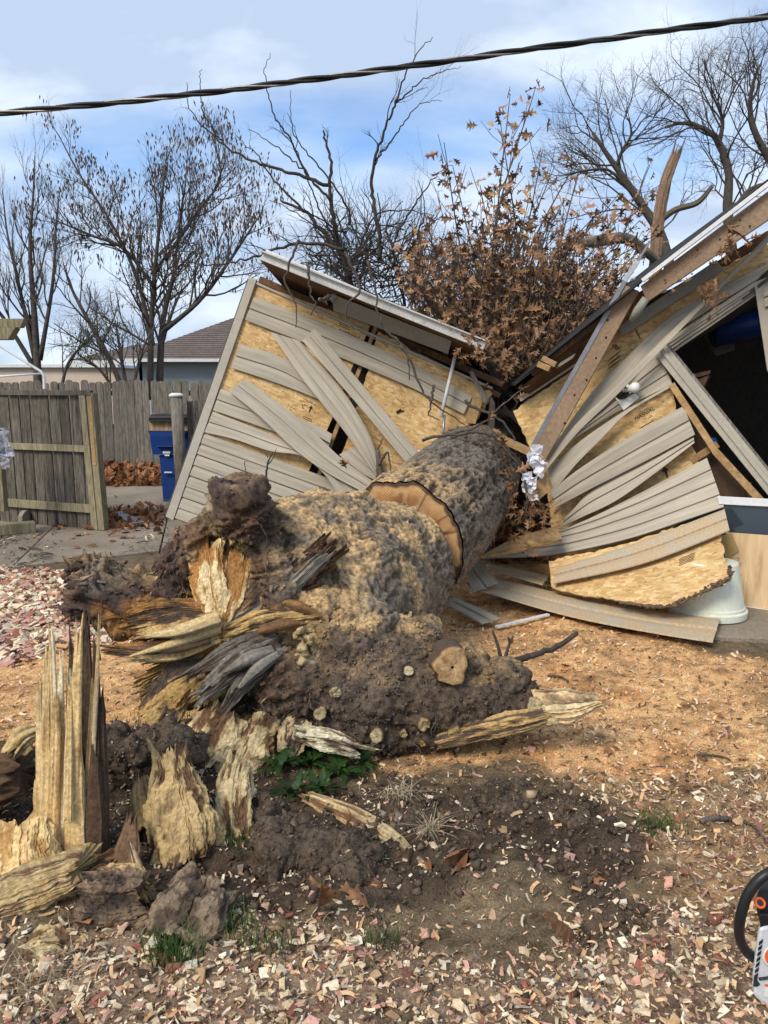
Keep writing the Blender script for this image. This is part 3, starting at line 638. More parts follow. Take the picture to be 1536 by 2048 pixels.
# ---- the upper trunk, sawn through, lying into the garage
fall = thing('fallen_tree', 'thick grey barked trunk lying into the broken garage with its leafy crown behind', 'tree', (.35, 5.4, 0))
T0, T1, T2 = W(803, 1086, 5.0), W(912, 985, 6.2), W(985, 890, 8.8)
def trunk():
    V, F_, info = gnarl([T0, T1, T2], [.425, .425, .38], na=190, nl=240, amp=.045, fr=3, gf=1.2, oct_=3, seed=2)
    d, s, d2 = info
    # plates of bark: ridged noise drawn out along the trunk
    ax = np.array((T1 - T0).normalized()); c0 = np.array(T0); q = V - c0; al = q @ ax; rad = q - al[:, None] * ax; rl = np.linalg.norm(rad, axis=1, keepdims=True) + 1e-9; nrm = rad / rl
    ws = fbm(V * 6, 3, .5, 88)[:, None] * .35
    Qb = nrm * 13 + ax * al[:, None] * 9 + ws * 2.2
    rg = 1 - np.abs(fbm(Qb, 3, .5, 90)) * 1.9
    body = (s > .004) & (s < .999)
    V = V + nrm * (rg * .017 * body)[:, None]
    c = mixc(np.tile(C_BARKG, (len(V), 1)), C_BARKD * .8, .9 - rg * .9)
    dust = np.clip(nrm[:, 2] * 1.2 - .55 + fbm(V * 7, 4, .6, 93) * .8 + rg * .2, 0, 1) * np.clip(1.3 - al * 1.6, 0, 1); c = mixc(c, C_SAW, dust * .95 * sstep(-.1, .6, rg))
    npmesh('trunk', V, F_[:1], 'barkmat', fall, True, c)
    # saw-cut face
    ring = V[:190]; n = 46; ctr = ring.mean(0); ax = np.array((T1 - T0).normalized())
    VV = []; R_ = np.linspace(0, 1, n)
    for t in R_: VV.append(ctr + (ring - ctr) * (t * .985) - ax * .012 + ax * 0)
    VV = np.concatenate(VV); qq = VV - ctr; ux = np.cross(ax, [0, 0, 1]); ux /= np.linalg.norm(ux); uy = np.cross(ux, ax)
    VV = VV - ax * (fbm(np.stack([qq @ ux * 9, qq @ uy * 9, qq @ ux * 0], 1), 3, .6, 4) * .006)[:, None]
    rr = np.repeat(R_, 190); cc = mixc(np.tile(np.array([.40, .185, .07]), (len(VV), 1)), np.array([.60, .36, .16]), sstep(.66, .9, rr)); qn = np.stack([qq @ ux, qq @ uy, qq @ ux * 0], 1); an = np.arctan2(qq @ uy, qq @ ux); nb_ = fbm(qn * 7, 4, .6, 6); cc = mixc(cc, np.array([.25, .1, .04]), sstep(.0, .6, nb_) * .7); cc = mixc(cc, np.array([.62, .4, .2]), sstep(.1, .6, fbm(np.stack([an * 9, rr * 1.5, rr * 0], 1), 4, .6, 7)) * .6); cc = mixc(cc, np.array([.12, .05, .025]), sstep(.62, .75, fbm(np.stack([an * 14, rr * .8, rr * 0 + 4], 1), 3, .6, 8)) * .8); cc = mixc(cc, np.array([.10, .065, .045]), sstep(.93, .96, rr + .02 * vn(np.stack([an * 12, an * 0, an * 0], 1), 9)))
    ob = npmesh('cut_face', VV, grid_faces(n, 190, True), 'endgrain', fall, True, cc)
    uv = ob.data.uv_layers.new(name='UVMap'); li = np.empty(len(ob.data.loops), int); ob.data.loops.foreach_get('vertex_index', li)
    uv.data.foreach_set('uv', np.stack([qq @ ux, qq @ uy], 1)[li].ravel())
trunk()

# ---- the butt log with its torn-up root plate
butt = thing('uprooted_butt_log', 'rotten butt log with torn root plate and soil, sawn from the trunk behind', 'log', (-.5, 3.9, 0))
def remeshed(mb, voxel, smooth=2):
    o = mb.build('tmp', None); r = o.modifiers.new('r', 'REMESH'); r.mode = 'VOXEL'; r.voxel_size = voxel
    s = o.modifiers.new('s', 'SMOOTH'); s.iterations = smooth; s.factor = .5
    dg = bpy.context.evaluated_depsgraph_get(); dg.update(); ev = o.evaluated_get(dg); me = ev.to_mesh()
    V = np.empty(len(me.vertices) * 3); me.vertices.foreach_get('co', V); V = V.reshape(-1, 3) + np.array(o.location)
    Nn = np.empty(len(me.vertices) * 3); me.vertices.foreach_get('normal', Nn); Nn = Nn.reshape(-1, 3)
    li = np.empty(len(me.loops), int); me.loops.foreach_get('vertex_index', li); F_ = li.reshape(-1, 4)
    ev.to_mesh_clear(); md = o.data; bpy.data.objects.remove(o); bpy.data.meshes.remove(md)
    return V, Nn, F_
def root_mass():
    mb = MB(); w = W
    segs = []
    def tb(pts, rad, n=18):
        C = catmull(L3(*pts), 9); segs.extend(zip((C[1:] + C[:-1]) / 2, C[1:] - C[:-1])); mb.tube(catmull(L3(*pts), 9), np.interp(np.linspace(0, 1, 9), np.linspace(0, 1, len(rad)), rad), n)
    tb([(784, 1147, 4.84), (735, 1165, 4.5), (650, 1205, 4.05), (580, 1250, 3.75)], [.435, .45, .50, .47], 40)      # the log itself
    tb([(700, 1122, 4.4), (622, 1112, 4.0), (545, 1122, 3.74)], [.39, .345, .26])                               # shoulder below the knob
    tb([(520, 1150, 3.75), (490, 1070, 3.6), (478, 1005, 3.52), (472, 965, 3.5)], [.18, .155, .15, .13])        # upright root stub
    tb([(432, 1035, 3.56), (384, 1085, 3.52), (350, 1150, 3.5), (338, 1210, 3.54), (352, 1255, 3.6)], [.06, .095, .105, .105, .09]); tb([(512, 1090, 3.56), (548, 1140, 3.48), (560, 1190, 3.44), (520, 1235, 3.42)], [.07, .10, .09, .06])       # lobe left of the stub
    tb([(430, 1215, 3.75), (320, 1205, 3.6), (220, 1200, 3.54), (145, 1180, 3.5)], [.2, .17, .15, .1])        # root to the left
    tb([(240, 1160, 3.6), (170, 1135, 3.56), (130, 1160, 3.5)], [.1, .07, .035])
    tb([(250, 1225, 3.55), (190, 1235, 3.5), (160, 1250, 3.46)], [.09, .06, .03])
    tb([(720, 1090, 4.15), (640, 1105, 3.75), (570, 1175, 3.58), (500, 1230, 3.52)], [.18, .15, .11, .07])        # ridge over the split
    tb([(640, 1290, 3.7), (560, 1290, 3.5), (480, 1330, 3.4), (420, 1390, 3.36)], [.22, .15, .115, .07])          # grey twisted root
    tb([(500, 1300, 3.7), (400, 1350, 3.5), (330, 1400, 3.42), (292, 1410, 3.38)], [.16, .12, .10, .05])          # slab to the lower left
    tb([(640, 1340, 3.7), (760, 1370, 3.5), (900, 1395, 3.38), (1010, 1400, 3.34), (1065, 1408, 3.32)], [.42, .34, .235, .15, .07], 24)   # soil-packed right side
    tb([(560, 1420, 3.55), (660, 1440, 3.4), (790, 1450, 3.34), (900, 1460, 3.3)], [.2, .16, .13, .06])
    tb([(470, 1450, 3.55), (430, 1500, 3.34), (420, 1545, 3.26)], [.2, .14, .07]); tb([(560, 1470, 3.5), (520, 1520, 3.34), (500, 1560, 3.26)], [.16, .11, .06])
    tb([(725, 1015, 4.3), (645, 1040, 3.95), (565, 1085, 3.68)], [.10, .11, .09]); tb([(830, 1200, 4.25), (740, 1240, 3.74), (655, 1268, 3.5), (590, 1290, 3.4)], [.11, .12, .10, .05]); tb([(850, 1262, 4.1), (795, 1300, 3.64), (765, 1365, 3.38)], [.1, .11, .07]); tb([(705, 1125, 4.0), (625, 1168, 3.64), (545, 1200, 3.46)], [.11, .11, .07])
    for u, v, Y, r in ((620, 1250, 3.55, .22), (700, 1290, 3.55, .26), (800, 1320, 3.55, .2), (590, 1360, 3.42, .2), (930, 1350, 3.4, .12), (1010, 1365, 3.36, .1), (640, 1130, 3.8, .14), (770, 1390, 3.3, .12)):
        mb.ball(w(u, v, Y), r)
    V, Nn, F_ = remeshed(mb, .0108, 4)
    wsum = np.zeros(len(V)); TG = np.zeros_like(V); ref = np.array([.3, .8, .5])
    for cpt, tv in segs:
        tv = tv / np.linalg.norm(tv); tv = tv if tv @ ref > 0 else -tv; wq = 1 / (((V - cpt) ** 2).sum(1) + .004) ** 2; TG += wq[:, None] * tv; wsum += wq
    TG /= np.linalg.norm(TG, axis=1, keepdims=True) + 1e-9
    def grain(fp, fl): return V * fp - TG * ((V * TG).sum(1) * (fp - fl))[:, None]
    g1 = fbm(grain(8, 1.3), 3, .5, 150); g2 = 1 - 2 * np.abs(fbm(grain(15, 2.2), 2, .5, 155)); g1 = .5 * g1 + .5 * np.round(g1 * 4) / 4; ce = .6 - cell(V * 17, 160); ce2 = .6 - cell(V * 40, 163)
    # relief: lumps, bark plates on the log, torn fibres on the roots, crumbs in the soil
    c0 = np.array(W(575, 1245, 3.75)); ax = np.array((W(792, 1120, 4.86) - W(575, 1245, 3.75)).normalized()); al = (V - c0) @ ax
    isbark = np.maximum(sstep(.12, .42, al + .14 * fbm(V * 4, 3, .5, 100)), sstep(.0, .2, (V[:, 0] - W(530, 1100, 3.7).x) + .12 * fbm(V * 4, 3, .5, 104)) * sstep(.42, .62, V[:, 2] + .1 * fbm(V * 5, 3, .5, 105))); soil0 = np.array(W(850, 1400, 3.4))
    soilw = sstep(.62, .38, np.linalg.norm((V - soil0) * np.array([.72, .8, 1.25]), axis=1) + .1 * fbm(V * 5, 3, .5, 101)) * (1 - isbark)
    soilw = np.maximum(soilw, sstep(.34, .2, np.linalg.norm((V - np.array(W(640, 1330, 3.45))), axis=1) + .12 * fbm(V * 6, 3, .6, 102)) * .8)
    lum = fbm(V * 2.3, 2, .4, 110); crease = 1 - 1.6 * np.abs(fbm(V * np.array([5, 5, 7]), 3, .5, 117)); rg = 1 - np.abs(fbm(grain(24, 15) + fbm(V * 6, 2, .5, 3)[:, None] * 1.6, 2, .6, 111)) * 2.0
    apex = np.array(W(440, 1258, 3.5)); rv = V - apex; rl = np.linalg.norm(rv, axis=1, keepdims=True) + 1e-6
    fib = fbm(rv / rl * 8.5 + rl * .7, 3, .5, 112)                                                      # grain fans out from the split
    cr = fbm(V * 26, 3, .6, 113)
    fib2 = fbm(rv / rl * 18 + rl * 1.2, 2, .5, 118); stepd = np.round(fib * 5) / 5
    knob = sstep(.42, .2, np.linalg.norm((V - np.array(W(478, 1010, 3.54))) * np.array([1, 1, .6]), axis=1))
    near = sstep(.55, .2, rl[:, 0])                                   # grain fans out only close to the split
    fib = near * (.6 * fib + .5 * stepd) + (1 - near) * g1
    wood = (1 - isbark) * (1 - soilw)
    d = .03 * lum + isbark * (rg * .010 + .006 * cr) + wood * (1 - .75 * knob) * (.036 * fib + .022 * g2 * (1 - near) + .014 * fib2 * near + .005 * ce) + soilw * (.032 * ce + .018 * ce2 + .012 * crease) + .005 * cr + wood * knob * (.025 * g1 + .012 * g2)
    cav = np.array(W(438, 1170, 3.42)); d = d - .10 * sstep(1.15, .4, np.linalg.norm((V - cav) * np.array([7.5, 3.2, 4.6]), axis=1))
    d = d - knob * .02 * lum
    V = V + Nn * d[:, None]
    # what each place is made of
    c = np.tile(C_BARKD, (len(V), 1)); c = mixc(c, C_BROWN * 1.15, .2 + .7 * fib); c = mixc(c, C_BARKD * .45, np.clip(-.15 - .8 * fib - .35 * g2, 0, 1) * 1.3)
    c = mixc(c, C_BARKG * np.array([.85, .8, .74]), isbark); c = mixc(c, np.tile(np.array([.075, .058, .044]), (len(V), 1)), isbark * .75 * np.clip(.6 - rg * 1.2, 0, 1))
    c = mixc(c, C_SOIL * (1 + .25 * cr[:, None] + .6 * ce2[:, None]), soilw)
    def zone(u, v, Y, r, colr, amt=1.0, sc=(1, 1, 1), fr=7, sd=0, sharp=.35):
        nonlocal c
        p = np.array(W(u, v, Y)); dd = np.linalg.norm((V - p) * np.array(sc), axis=1) / r + .45 * fbm(V * fr, 4, .6, 130 + sd) + .25 * fib
        c = mixc(c, colr, amt * sstep(1.0 + sharp / 2, 1.0 - sharp / 2, dd))
    zone(432, 1165, 3.45, .2, C_ROT, 1, (1.25, .15, .8), fr=9, sd=40, sharp=.25); zone(425, 1150, 3.45, .10, C_CREAM, .75, (1.3, .15, .8), fr=14, sd=41); zone(470, 1160, 3.4, .05, C_ORNG * .8, .7, (1.6, .15, .6), fr=12, sd=42); zone(440, 1110, 3.42, .05, C_GREY, .6, (1.5, .15, .6), sd=43)
    zone(470, 1010, 3.4, .22, np.array([.10, .068, .05]), .8, sd=1); zone(480, 1060, 3.42, .10, np.array([.16, .075, .045]), .5, sd=2)
    zone(440, 940, 3.42, .11, np.array([.07, .05, .042]), .9, sd=3); zone(420, 1010, 3.5, .05, C_CREAM * .6, .7, sd=4)
    zone(360, 1120, 3.5, .14, np.array([.10, .06, .045]), .9, sd=5); zone(395, 1075, 3.48, .06, C_BROWN * 1.3, .8, sd=6)
    zone(200, 1190, 3.45, .24, np.array([.085, .055, .043]), 1, (.7, 1, 1.1), sd=7); zone(200, 1145, 3.5, .13, C_GREY * .55, .6, sd=8); zone(230, 1225, 3.44, .07, C_ORNG * .8, .7, (.6, 1, 1.4), sd=28)
    zone(320, 1245, 3.48, .1, C_ORNG, .9, sd=9); zone(365, 1260, 3.45, .09, C_ROT * .9, .9, (.7, 1, 1.3), sd=10); zone(270, 1265, 3.44, .1, C_ROT * .75, .8, (.6, 1, 1.6), sd=29)
    zone(640, 1085, 3.62, .07, C_GREY, .75, sd=11); zone(600, 1150, 3.5, .08, C_GREY * .8, .6, sd=12)
    zone(580, 1230, 3.4, .10, C_ORNG * .9, .85, (.7, 1, 1.5), sd=13); zone(520, 1245, 3.4, .08, C_ROT * .75, .8, (.7, 1, 1.6), sd=14)
    zone(610, 1265, 3.36, .085, C_ROT, .95, fr=11, sd=15); zone(615, 1310, 3.34, .06, C_CREAM, .9, fr=12, sd=16); zone(570, 1335, 3.32, .04, C_CREAM * .8, .9, fr=12, sd=17)
    zone(480, 1330, 3.32, .13, C_GREY * .62, .85, sd=18); zone(430, 1375, 3.28, .06, C_CREAM * .9, .95, fr=12, sd=19)
    zone(400, 1330, 3.4, .12, np.array([.30, .18, .06]), .9, sd=20); zone(330, 1385, 3.34, .15, np.array([.33, .205, .075]), .95, sd=21); zone(300, 1350, 3.4, .06, C_ROT * .8, .7, sd=30)
    zone(430, 1490, 3.25, .17, C_ROT * .8, .95, fr=10, sd=22); zone(520, 1500, 3.25, .12, C_ROT * .7, .9, fr=10, sd=23); zone(360, 1440, 3.35, .12, C_ORNG * .7, .8, sd=44); zone(300, 1260, 3.46, .16, C_ORNG, .85, (.6, 1, 1.5), sd=45); zone(560, 1450, 3.3, .07, C_BROWN, .6, sd=24)
    zone(740, 1230, 3.75, .09, C_SAW, .9, sd=25); zone(800, 1110, 4.3, .16, C_SAW, .8, sd=26); zone(700, 1400, 3.28, .2, np.array([.115, .085, .066]), .6, sd=27)
    zone(730, 1330, 3.4, .2, np.array([.15, .115, .09]), .5, sd=31); zone(660, 1240, 3.4, .12, np.array([.13, .09, .06]), .7, sd=32)
    # sawdust settled on what faces up on the log
    dust = .85 * np.clip(Nn[:, 2] * 1.5 - .5 + fbm(V * 6, 4, .6, 140) * 1.3, 0, 1) * np.clip(isbark, 0, 1) + np.clip(Nn[:, 2] - .62 + fbm(V * 9, 3, .6, 141) * .6, 0, 1) * .5 * (V[:, 2] > .35)
    c = mixc(c, C_SAW, np.clip(dust, 0, 1) * .95 * (1 - isbark * (1 - sstep(-.1, .6, rg)) * .6))
    c = c * (1 + .25 * fbm(V * 14, 3, .6, 143))[:, None]
    npmesh('root_mass', V, F_, 'stumpmat', butt, True, c)
    r = np.random.default_rng(55)
    def pick(w, n): w = np.clip(w, 0, None); return r.choice(len(V), n, p=w / w.sum())
    front = np.clip(.5 - Nn[:, 1] + .3 * Nn[:, 2], .02, 1)
    i = pick(wood * front * (V[:, 2] > .12) * (1 - .93 * knob) * (.25 + near), 1000); n = len(i); L_ = r.uniform(.012, .06, n); w_ = r.uniform(.003, .011, n); t_ = r.uniform(.0015, .005, n)
    tg = TG[i] * np.where(r.random(n) < .5, 1, -1)[:, None] + r.normal(0, .22, (n, 3)) + Nn[i] * r.uniform(-.1, .35, n)[:, None]; tg /= np.linalg.norm(tg, axis=1, keepdims=True)
    sx = np.cross(tg, Nn[i]); sx /= np.linalg.norm(sx, axis=1, keepdims=True) + 1e-9; nn = np.cross(sx, tg); q = V[i] + Nn[i] * .001
    tip = r.uniform(.05, .6, n)
    vs = np.stack([q - tg * (L_ * .25)[:, None] + sx * w_[:, None], q - tg * (L_ * .25)[:, None] - sx * w_[:, None], q + tg * (L_ * .75)[:, None] - sx * (w_ * tip)[:, None], q + tg * (L_ * .75)[:, None] + sx * (w_ * tip)[:, None]], 1)
    vs = np.concatenate([vs - nn[:, None] * t_[:, None, None], vs + nn[:, None] * t_[:, None, None]], 1)
    fb = np.array([(0, 1, 2, 3), (7, 6, 5, 4), (0, 4, 5, 1), (1, 5, 6, 2), (2, 6, 7, 3), (3, 7, 4, 0)]); cf = c[i] * r.uniform(.6, 1.7, n)[:, None]; kk = r.random(n) < .12; cf[kk] = C_ROT * r.uniform(.5, 1, kk.sum())[:, None]
    npmesh('bark_flakes', vs.reshape(-1, 3), (fb[None] + (np.arange(n) * 8)[:, None, None]).reshape(-1, 4), 'chips', butt, False, np.repeat(cf, 8, 0), kind='stuff')
    i = pick((soilw + .15 * wood) * front, 3200); n = len(i); s_ = r.lognormal(math.log(.009), .5, n).clip(.004, .03); oc = np.array([(1, 0, 0), (0, 1, 0), (-1, 0, 0), (0, -1, 0), (0, 0, 1), (0, 0, -1)], float) * .5; of = np.array([(0, 1, 4), (1, 2, 4), (2, 3, 4), (3, 0, 4), (1, 0, 5), (2, 1, 5), (3, 2, 5), (0, 3, 5)])
    vs = np.einsum('nij,nkj->nki', rotmats(r, n, 1.0), (oc[None] + r.normal(0, .13, (n, 6, 3))) * s_[:, None, None]) + (V[i] + Nn[i] * (s_ * .25)[:, None])[:, None]
    npmesh('soil_crumbs', vs.reshape(-1, 3), (of[None] + (np.arange(n) * 6)[:, None, None]).reshape(-1, 3), 'chips', butt, True, np.repeat(c[i] * r.uniform(.6, 1.5, n)[:, None], 6, 0), kind='stuff')
    i = pick((soilw * 1.2 + .5 * wood) * front, 330); mb2 = MB()
    for k in i:
        p = Vector(V[k]); dn = Vector(Nn[k]); d_ = (Vector(r.normal(0, 1, 3)) - dn * .3).normalized(); pts = [p]
        for q in range(6): d_ = (d_ + Vector(r.normal(0, .45, 3)) + dn * (.25 if q < 2 else -.12) + Vector((0, 0, -.12))).normalized(); pts.append(pts[-1] + d_ * float(r.uniform(.012, .03)))
        mb2.tube(pts, np.linspace(.0026, .0009, 7) * float(r.uniform(.6, 1.5)), 4)
    mb2.build('rootlets', 'bark_pale', butt)['kind'] = 'stuff'
root_mass()
def fan(name, apex, arc, n=130, m=60, amp=.022, colr=(C_ROT, C_CREAM), seed=0, bow=.05, jag=.12, thick=.03, dark=C_BROWN):
    """sheet of torn wood whose fibres run out from one point; arc: points at the torn rim"""
    r = np.random.default_rng(seed + 900); A = np.array(list(W(*apex))); E = catmull(L3(*arc), n); t = np.linspace(.02, 1, m) ** .85; k = np.arange(n) * 1.0; f = n / 46
    j = 1 + jag * (1.3 * blockn(k / f, k * 0, seed + 2) + .4 * r.uniform(-1, 1, n) + .8 * vn(np.stack([k / f * .2, k * 0, k * 0], 1), seed))
    A2 = A[None] + r.normal(0, .012, (n, 3)); V = A2[None] + (E - A2)[None] * (t[:, None] * j[None])[..., None]
    nv = np.cross(E[-1] - A, E[0] - A); nv /= np.linalg.norm(nv)
    if nv[1] > 0: nv = -nv
    S, K = np.meshgrid(t, k / f, indexing='ij'); Sf, Kf = S.ravel(), K.ravel()
    b1 = blockn(Kf * .6, Sf * 2.5, seed); b2 = blockn(Kf * 1.6, Sf * 3, seed + 4); cr = fbm(np.stack([Kf * .3, Sf * 7, Sf * 0], 1), 3, .6, seed + 6); ck = np.repeat(r.uniform(-1, 1, n)[None], m, 0).ravel()
    d = amp * (b1 + .5 * b2 + .25 * ck + .5 * cr) * (.15 + Sf) - bow * np.sin(Sf * np.pi)
    Vf = V.reshape(-1, 3) + nv * d[:, None] + r.normal(0, .0012, (m * n, 3)); Vb = V.reshape(-1, 3) - nv * thick
    a, b = colr; c = mixc(np.tile(a, (len(Vf), 1)), b, .45 + .4 * b1 + .3 * ck); c = mixc(c, dark, np.clip(-b1 * .7 - .5 * b2 - .1, 0, 1)); c = mixc(c, dark * .6, sstep(.35, .9, fbm(Vf * 14, 4, .6, seed + 8)) * .8); c = c * (1 + .25 * fbm(Vf * 30, 2, .6, seed + 9))[:, None]
    F1 = grid_faces(m, n); o = m * n; F2 = F1[:, ::-1] + o
    rim = np.concatenate([np.arange(n), np.arange(1, m) * n + n - 1, (m - 1) * n + np.arange(n - 2, -1, -1), np.arange(m - 2, 0, -1) * n]); r2 = np.roll(rim, -1)
    F3 = np.stack([rim, rim + o, r2 + o, r2], 1)
    return npmesh(name, np.vstack([Vf, Vb]), [np.vstack([F1, F2, F3])], 'fibre', butt, False, np.vstack([c, c * .8]))
fan('torn_heartwood', (455, 1258, 3.38), [(625, 1085, 3.62), (655, 1110, 3.58), (640, 1160, 3.5), (600, 1190, 3.46)], seed=8, colr=(C_BROWN * .7, C_BROWN * 1.2), dark=C_BARKD * .6, bow=.02)
fan('torn_heartwood', (445, 1268, 3.35), [(600, 1205, 3.42), (620, 1225, 3.40), (600, 1262, 3.36), (560, 1275, 3.34)], seed=9, colr=(C_ORNG, C_ROT * .8), amp=.03, jag=.1)
fan('torn_heartwood', (445, 1280, 3.36), [(415, 1400, 3.30), (340, 1405, 3.33), (285, 1400, 3.35), (290, 1340, 3.38), (330, 1305, 3.4)], seed=11, colr=(np.array([.33, .2, .07]), np.array([.48, .3, .11])), amp=.03, dark=C_BARKD)
for i, (pts, w, t, a, b) in enumerate((
    ([(430, 1240, 3.38), (350, 1248, 3.37), (290, 1258, 3.38)], [.04, .06, .04], [.03, .04, .02], C_ORNG * .8, C_ROT * .9),
    ([(420, 1225, 3.42), (330, 1222, 3.42), (240, 1240, 3.42)], [.05, .06, .03], [.04, .05, .03], C_ORNG * .55, C_ORNG), ([(440, 1275, 3.36), (360, 1305, 3.32), (255, 1318, 3.32)], [.02, .028, .015], [.012, .016, .01], C_CREAM, C_ROT),
    ([(400, 1285, 3.4), (320, 1300, 3.38), (215, 1300, 3.4)], [.03, .04, .02], [.03, .035, .02], C_BROWN, C_ORNG), ([(560, 1285, 3.34), (480, 1325, 3.27), (410, 1385, 3.24)], [.05, .06, .03], [.035, .04, .02], C_GREY * .5, C_GREY * .8), ([(570, 1300, 3.33), (500, 1350, 3.26), (455, 1410, 3.24)], [.04, .045, .02], [.03, .035, .02], C_GREY * .4, C_GREY * .7),
    ([(545, 1265, 3.36), (470, 1295, 3.30), (380, 1350, 3.27)], [.035, .04, .02], [.025, .03, .02], C_BROWN * .8, C_GREY * .6), ([(455, 1262, 3.36), (530, 1235, 3.36), (610, 1225, 3.36)], [.025, .045, .03], [.02, .035, .02], C_ORNG, C_ROT * .8), ([(460, 1250, 3.38), (560, 1190, 3.42), (640, 1120, 3.5)], [.02, .03, .03], [.02, .03, .03], C_GREY * .5, C_GREY))):
    slabw('torn_wood', pts, w, t, a, b, butt, C_BARKD * .7, nc=80, nl=44, jag=(.05, .25), amp=.06, seed=300 + i, und=.2, jf=.6, up=(0, -1, .3))
for i, (pts, w, t, a, b, dk) in enumerate((
    ([(438, 1258, 3.37), (418, 1170, 3.43), (410, 1082, 3.52)], [.035, .085, .09], [.02, .035, .04], C_ROT * 1.1, C_CREAM * 1.15, C_ORNG * 1.2), ([(446, 1258, 3.37), (468, 1190, 3.42), (482, 1118, 3.52)], [.025, .06, .07], [.02, .03, .035], C_ROT, C_CREAM, C_ORNG),
    ([(455, 1262, 3.40), (520, 1200, 3.43), (590, 1130, 3.52)], [.03, .08, .10], [.02, .04, .05], C_BROWN * .8, C_BROWN * 1.5, C_BARKD * .6), ([(430, 1300, 3.42), (370, 1360, 3.37), (310, 1410, 3.35)], [.05, .11, .09], [.03, .04, .035], np.array([.34, .2, .07]), np.array([.5, .32, .12]), C_BARKD),
    ([(455, 1420, 3.33), (425, 1480, 3.26), (405, 1550, 3.2)], [.09, .115, .09], [.05, .06, .05], C_ROT, C_CREAM, C_BROWN), ([(540, 1440, 3.32), (515, 1490, 3.26), (500, 1560, 3.2)], [.08, .09, .07], [.05, .05, .04], C_ROT * .9, C_CREAM, C_BROWN), ([(350, 1400, 3.36), (330, 1440, 3.32), (345, 1490, 3.27)], [.06, .08, .06], [.04, .05, .04], C_ORNG * .7, C_ROT * .8, C_BARKD), ([(600, 1440, 3.26), (585, 1475, 3.22), (575, 1510, 3.2)], [.05, .06, .04], [.03, .04, .03], C_ROT * .8, C_CREAM * .8, C_BARKD))):
    slabw('rotten_heartwood', pts, w, t, a, b, butt, dk, nc=130, nl=64, jag=(.1, .22), amp=.03, seed=350 + i, up=(0, -1, .2), jf=.35, gp=.07, und=.25)
limb('splinter', L3((440, 1255, 3.34), (340, 1290, 3.28), (262, 1312, 3.26)), [.026, .022, .006], C_CREAM, C_ROT, butt, na=14, nl=30, amp=.25, jag=(.0, .05), seed=21)
limb('splinter', L3((440, 1235, 3.32), (360, 1262, 3.27), (300, 1270, 3.28)), [.03, .028, .012], C_ROT, C_CREAM, butt, na=14, nl=30, amp=.3, jag=(.0, .06), seed=22)
limb('splinter', L3((420, 1280, 3.33), (340, 1298, 3.29), (250, 1296, 3.3)), [.02, .022, .006], C_BROWN, C_BARKD, butt, na=14, nl=30, amp=.3, jag=(.0, .06), seed=23)
for i, (a, b) in enumerate((((560, 1205, 3.4), (640, 1235, 3.36)), ((520, 1262, 3.31), (610, 1248, 3.32)), ((545, 1300, 3.28), (450, 1345, 3.21)), ((555, 1310, 3.27), (480, 1375, 3.2)))):
    limb('splinter', L3(a, ((a[0] + b[0]) / 2, (a[1] + b[1]) / 2 - 6, (a[2] + b[2]) / 2 - .03), b), [.022, .03, .01], C_BROWN if i < 2 else C_GREY * .6, C_ORNG if i < 2 else C_GREY, butt, na=14, nl=26, amp=.3, jag=(.0, .04), seed=60 + i)
# cut and snapped root ends standing out of the soil
def stub(u, v, Y, r, ax, ln, colr=(C_ROT, C_CREAM), seed=0, jag=.03, bark=C_BARKD):
    colr = (colr[0] * .7, colr[1] * .8); r = r * (.72 + .25 * ((seed * 37) % 10) / 10 if seed > 1 else 1); ax = tuple(np.array(ax) + (.3 if seed > 1 else .0) * np.array([math.sin(seed * 5.1), 0, math.cos(seed * 3.7)]))
    Y += .035 if seed > 1 else .06; p = W(u, v, Y); a = Vector(ax).normalized(); q = p - a * ln
    V, F_, info = gnarl([q, (p + q) / 2, p], [r * 1.1, r, r * .92], na=22, nl=22, amp=.2, fr=1.1, jag=(0, jag * .25), seed=seed)
    nb = 22 * 22; s = info[1]; c = np.tile(bark, (len(V), 1)); endw = np.zeros(len(V)); endw[-1] = 1
    c = mixc(c, colr[0], sstep(.86, .93, s)); c[-1] = colr[1]
    # the end itself: rings of wood
    ring = V[nb - 22:nb]; cen = V[-1]; RR = []; CC = []
    for k, t in enumerate((.97, .78, .55, .3, .08)):
        RR.append(cen + (ring - cen) * t + np.array(a) * (.002 + r * .05 * rng.random((22, 1)))); CC.append(mixc(np.tile(colr[0], (22, 1)), colr[1], rng.random(22) * .6)); CC[-1] = mixc(CC[-1], C_BROWN, (rng.random(22) > .9) * .5)
    o = len(V); V = np.vstack([V[:-1], V[-1:] - np.array(a) * .01] + RR); c = np.vstack([c] + CC)
    FF = [F_[0], F_[1], grid_faces(5, 22, True) + o, np.stack([nb - 22 + np.arange(22), nb - 22 + (np.arange(22) + 1) % 22, o + (np.arange(22) + 1) % 22, o + np.arange(22)], 1)]
    return npmesh('root_stub', V, FF, 'fibre', butt, True, c)
cam_ = Vector((0, -1, .25))
stub(905, 1335, 3.14, .086, (.12, -1, .2), .2, (np.array([.5, .27, .11]), C_CREAM), 1, .035)
stub(818, 1342, 3.2, .03, (.3, -1, .15), .15, (C_CREAM, C_WHITE), 2); stub(808, 1369, 3.19, .02, (.2, -1, -.1), .12, (C_CREAM, C_WHITE), 3)
stub(672, 1385, 3.17, .03, (-.2, -1, .2), .12, (C_CREAM * .7, C_CREAM), 4); stub(640, 1428, 3.17, .04, (-.1, -1, -.1), .14, (C_CREAM * .7, C_CREAM * .9), 5)
stub(784, 1430, 3.16, .017, (0, -1, 0), .14, (C_CREAM, C_WHITE), 6); stub(753, 1474, 3.15, .036, (-.1, -1, -.1), .14, (C_CREAM * .8, C_CREAM), 7)
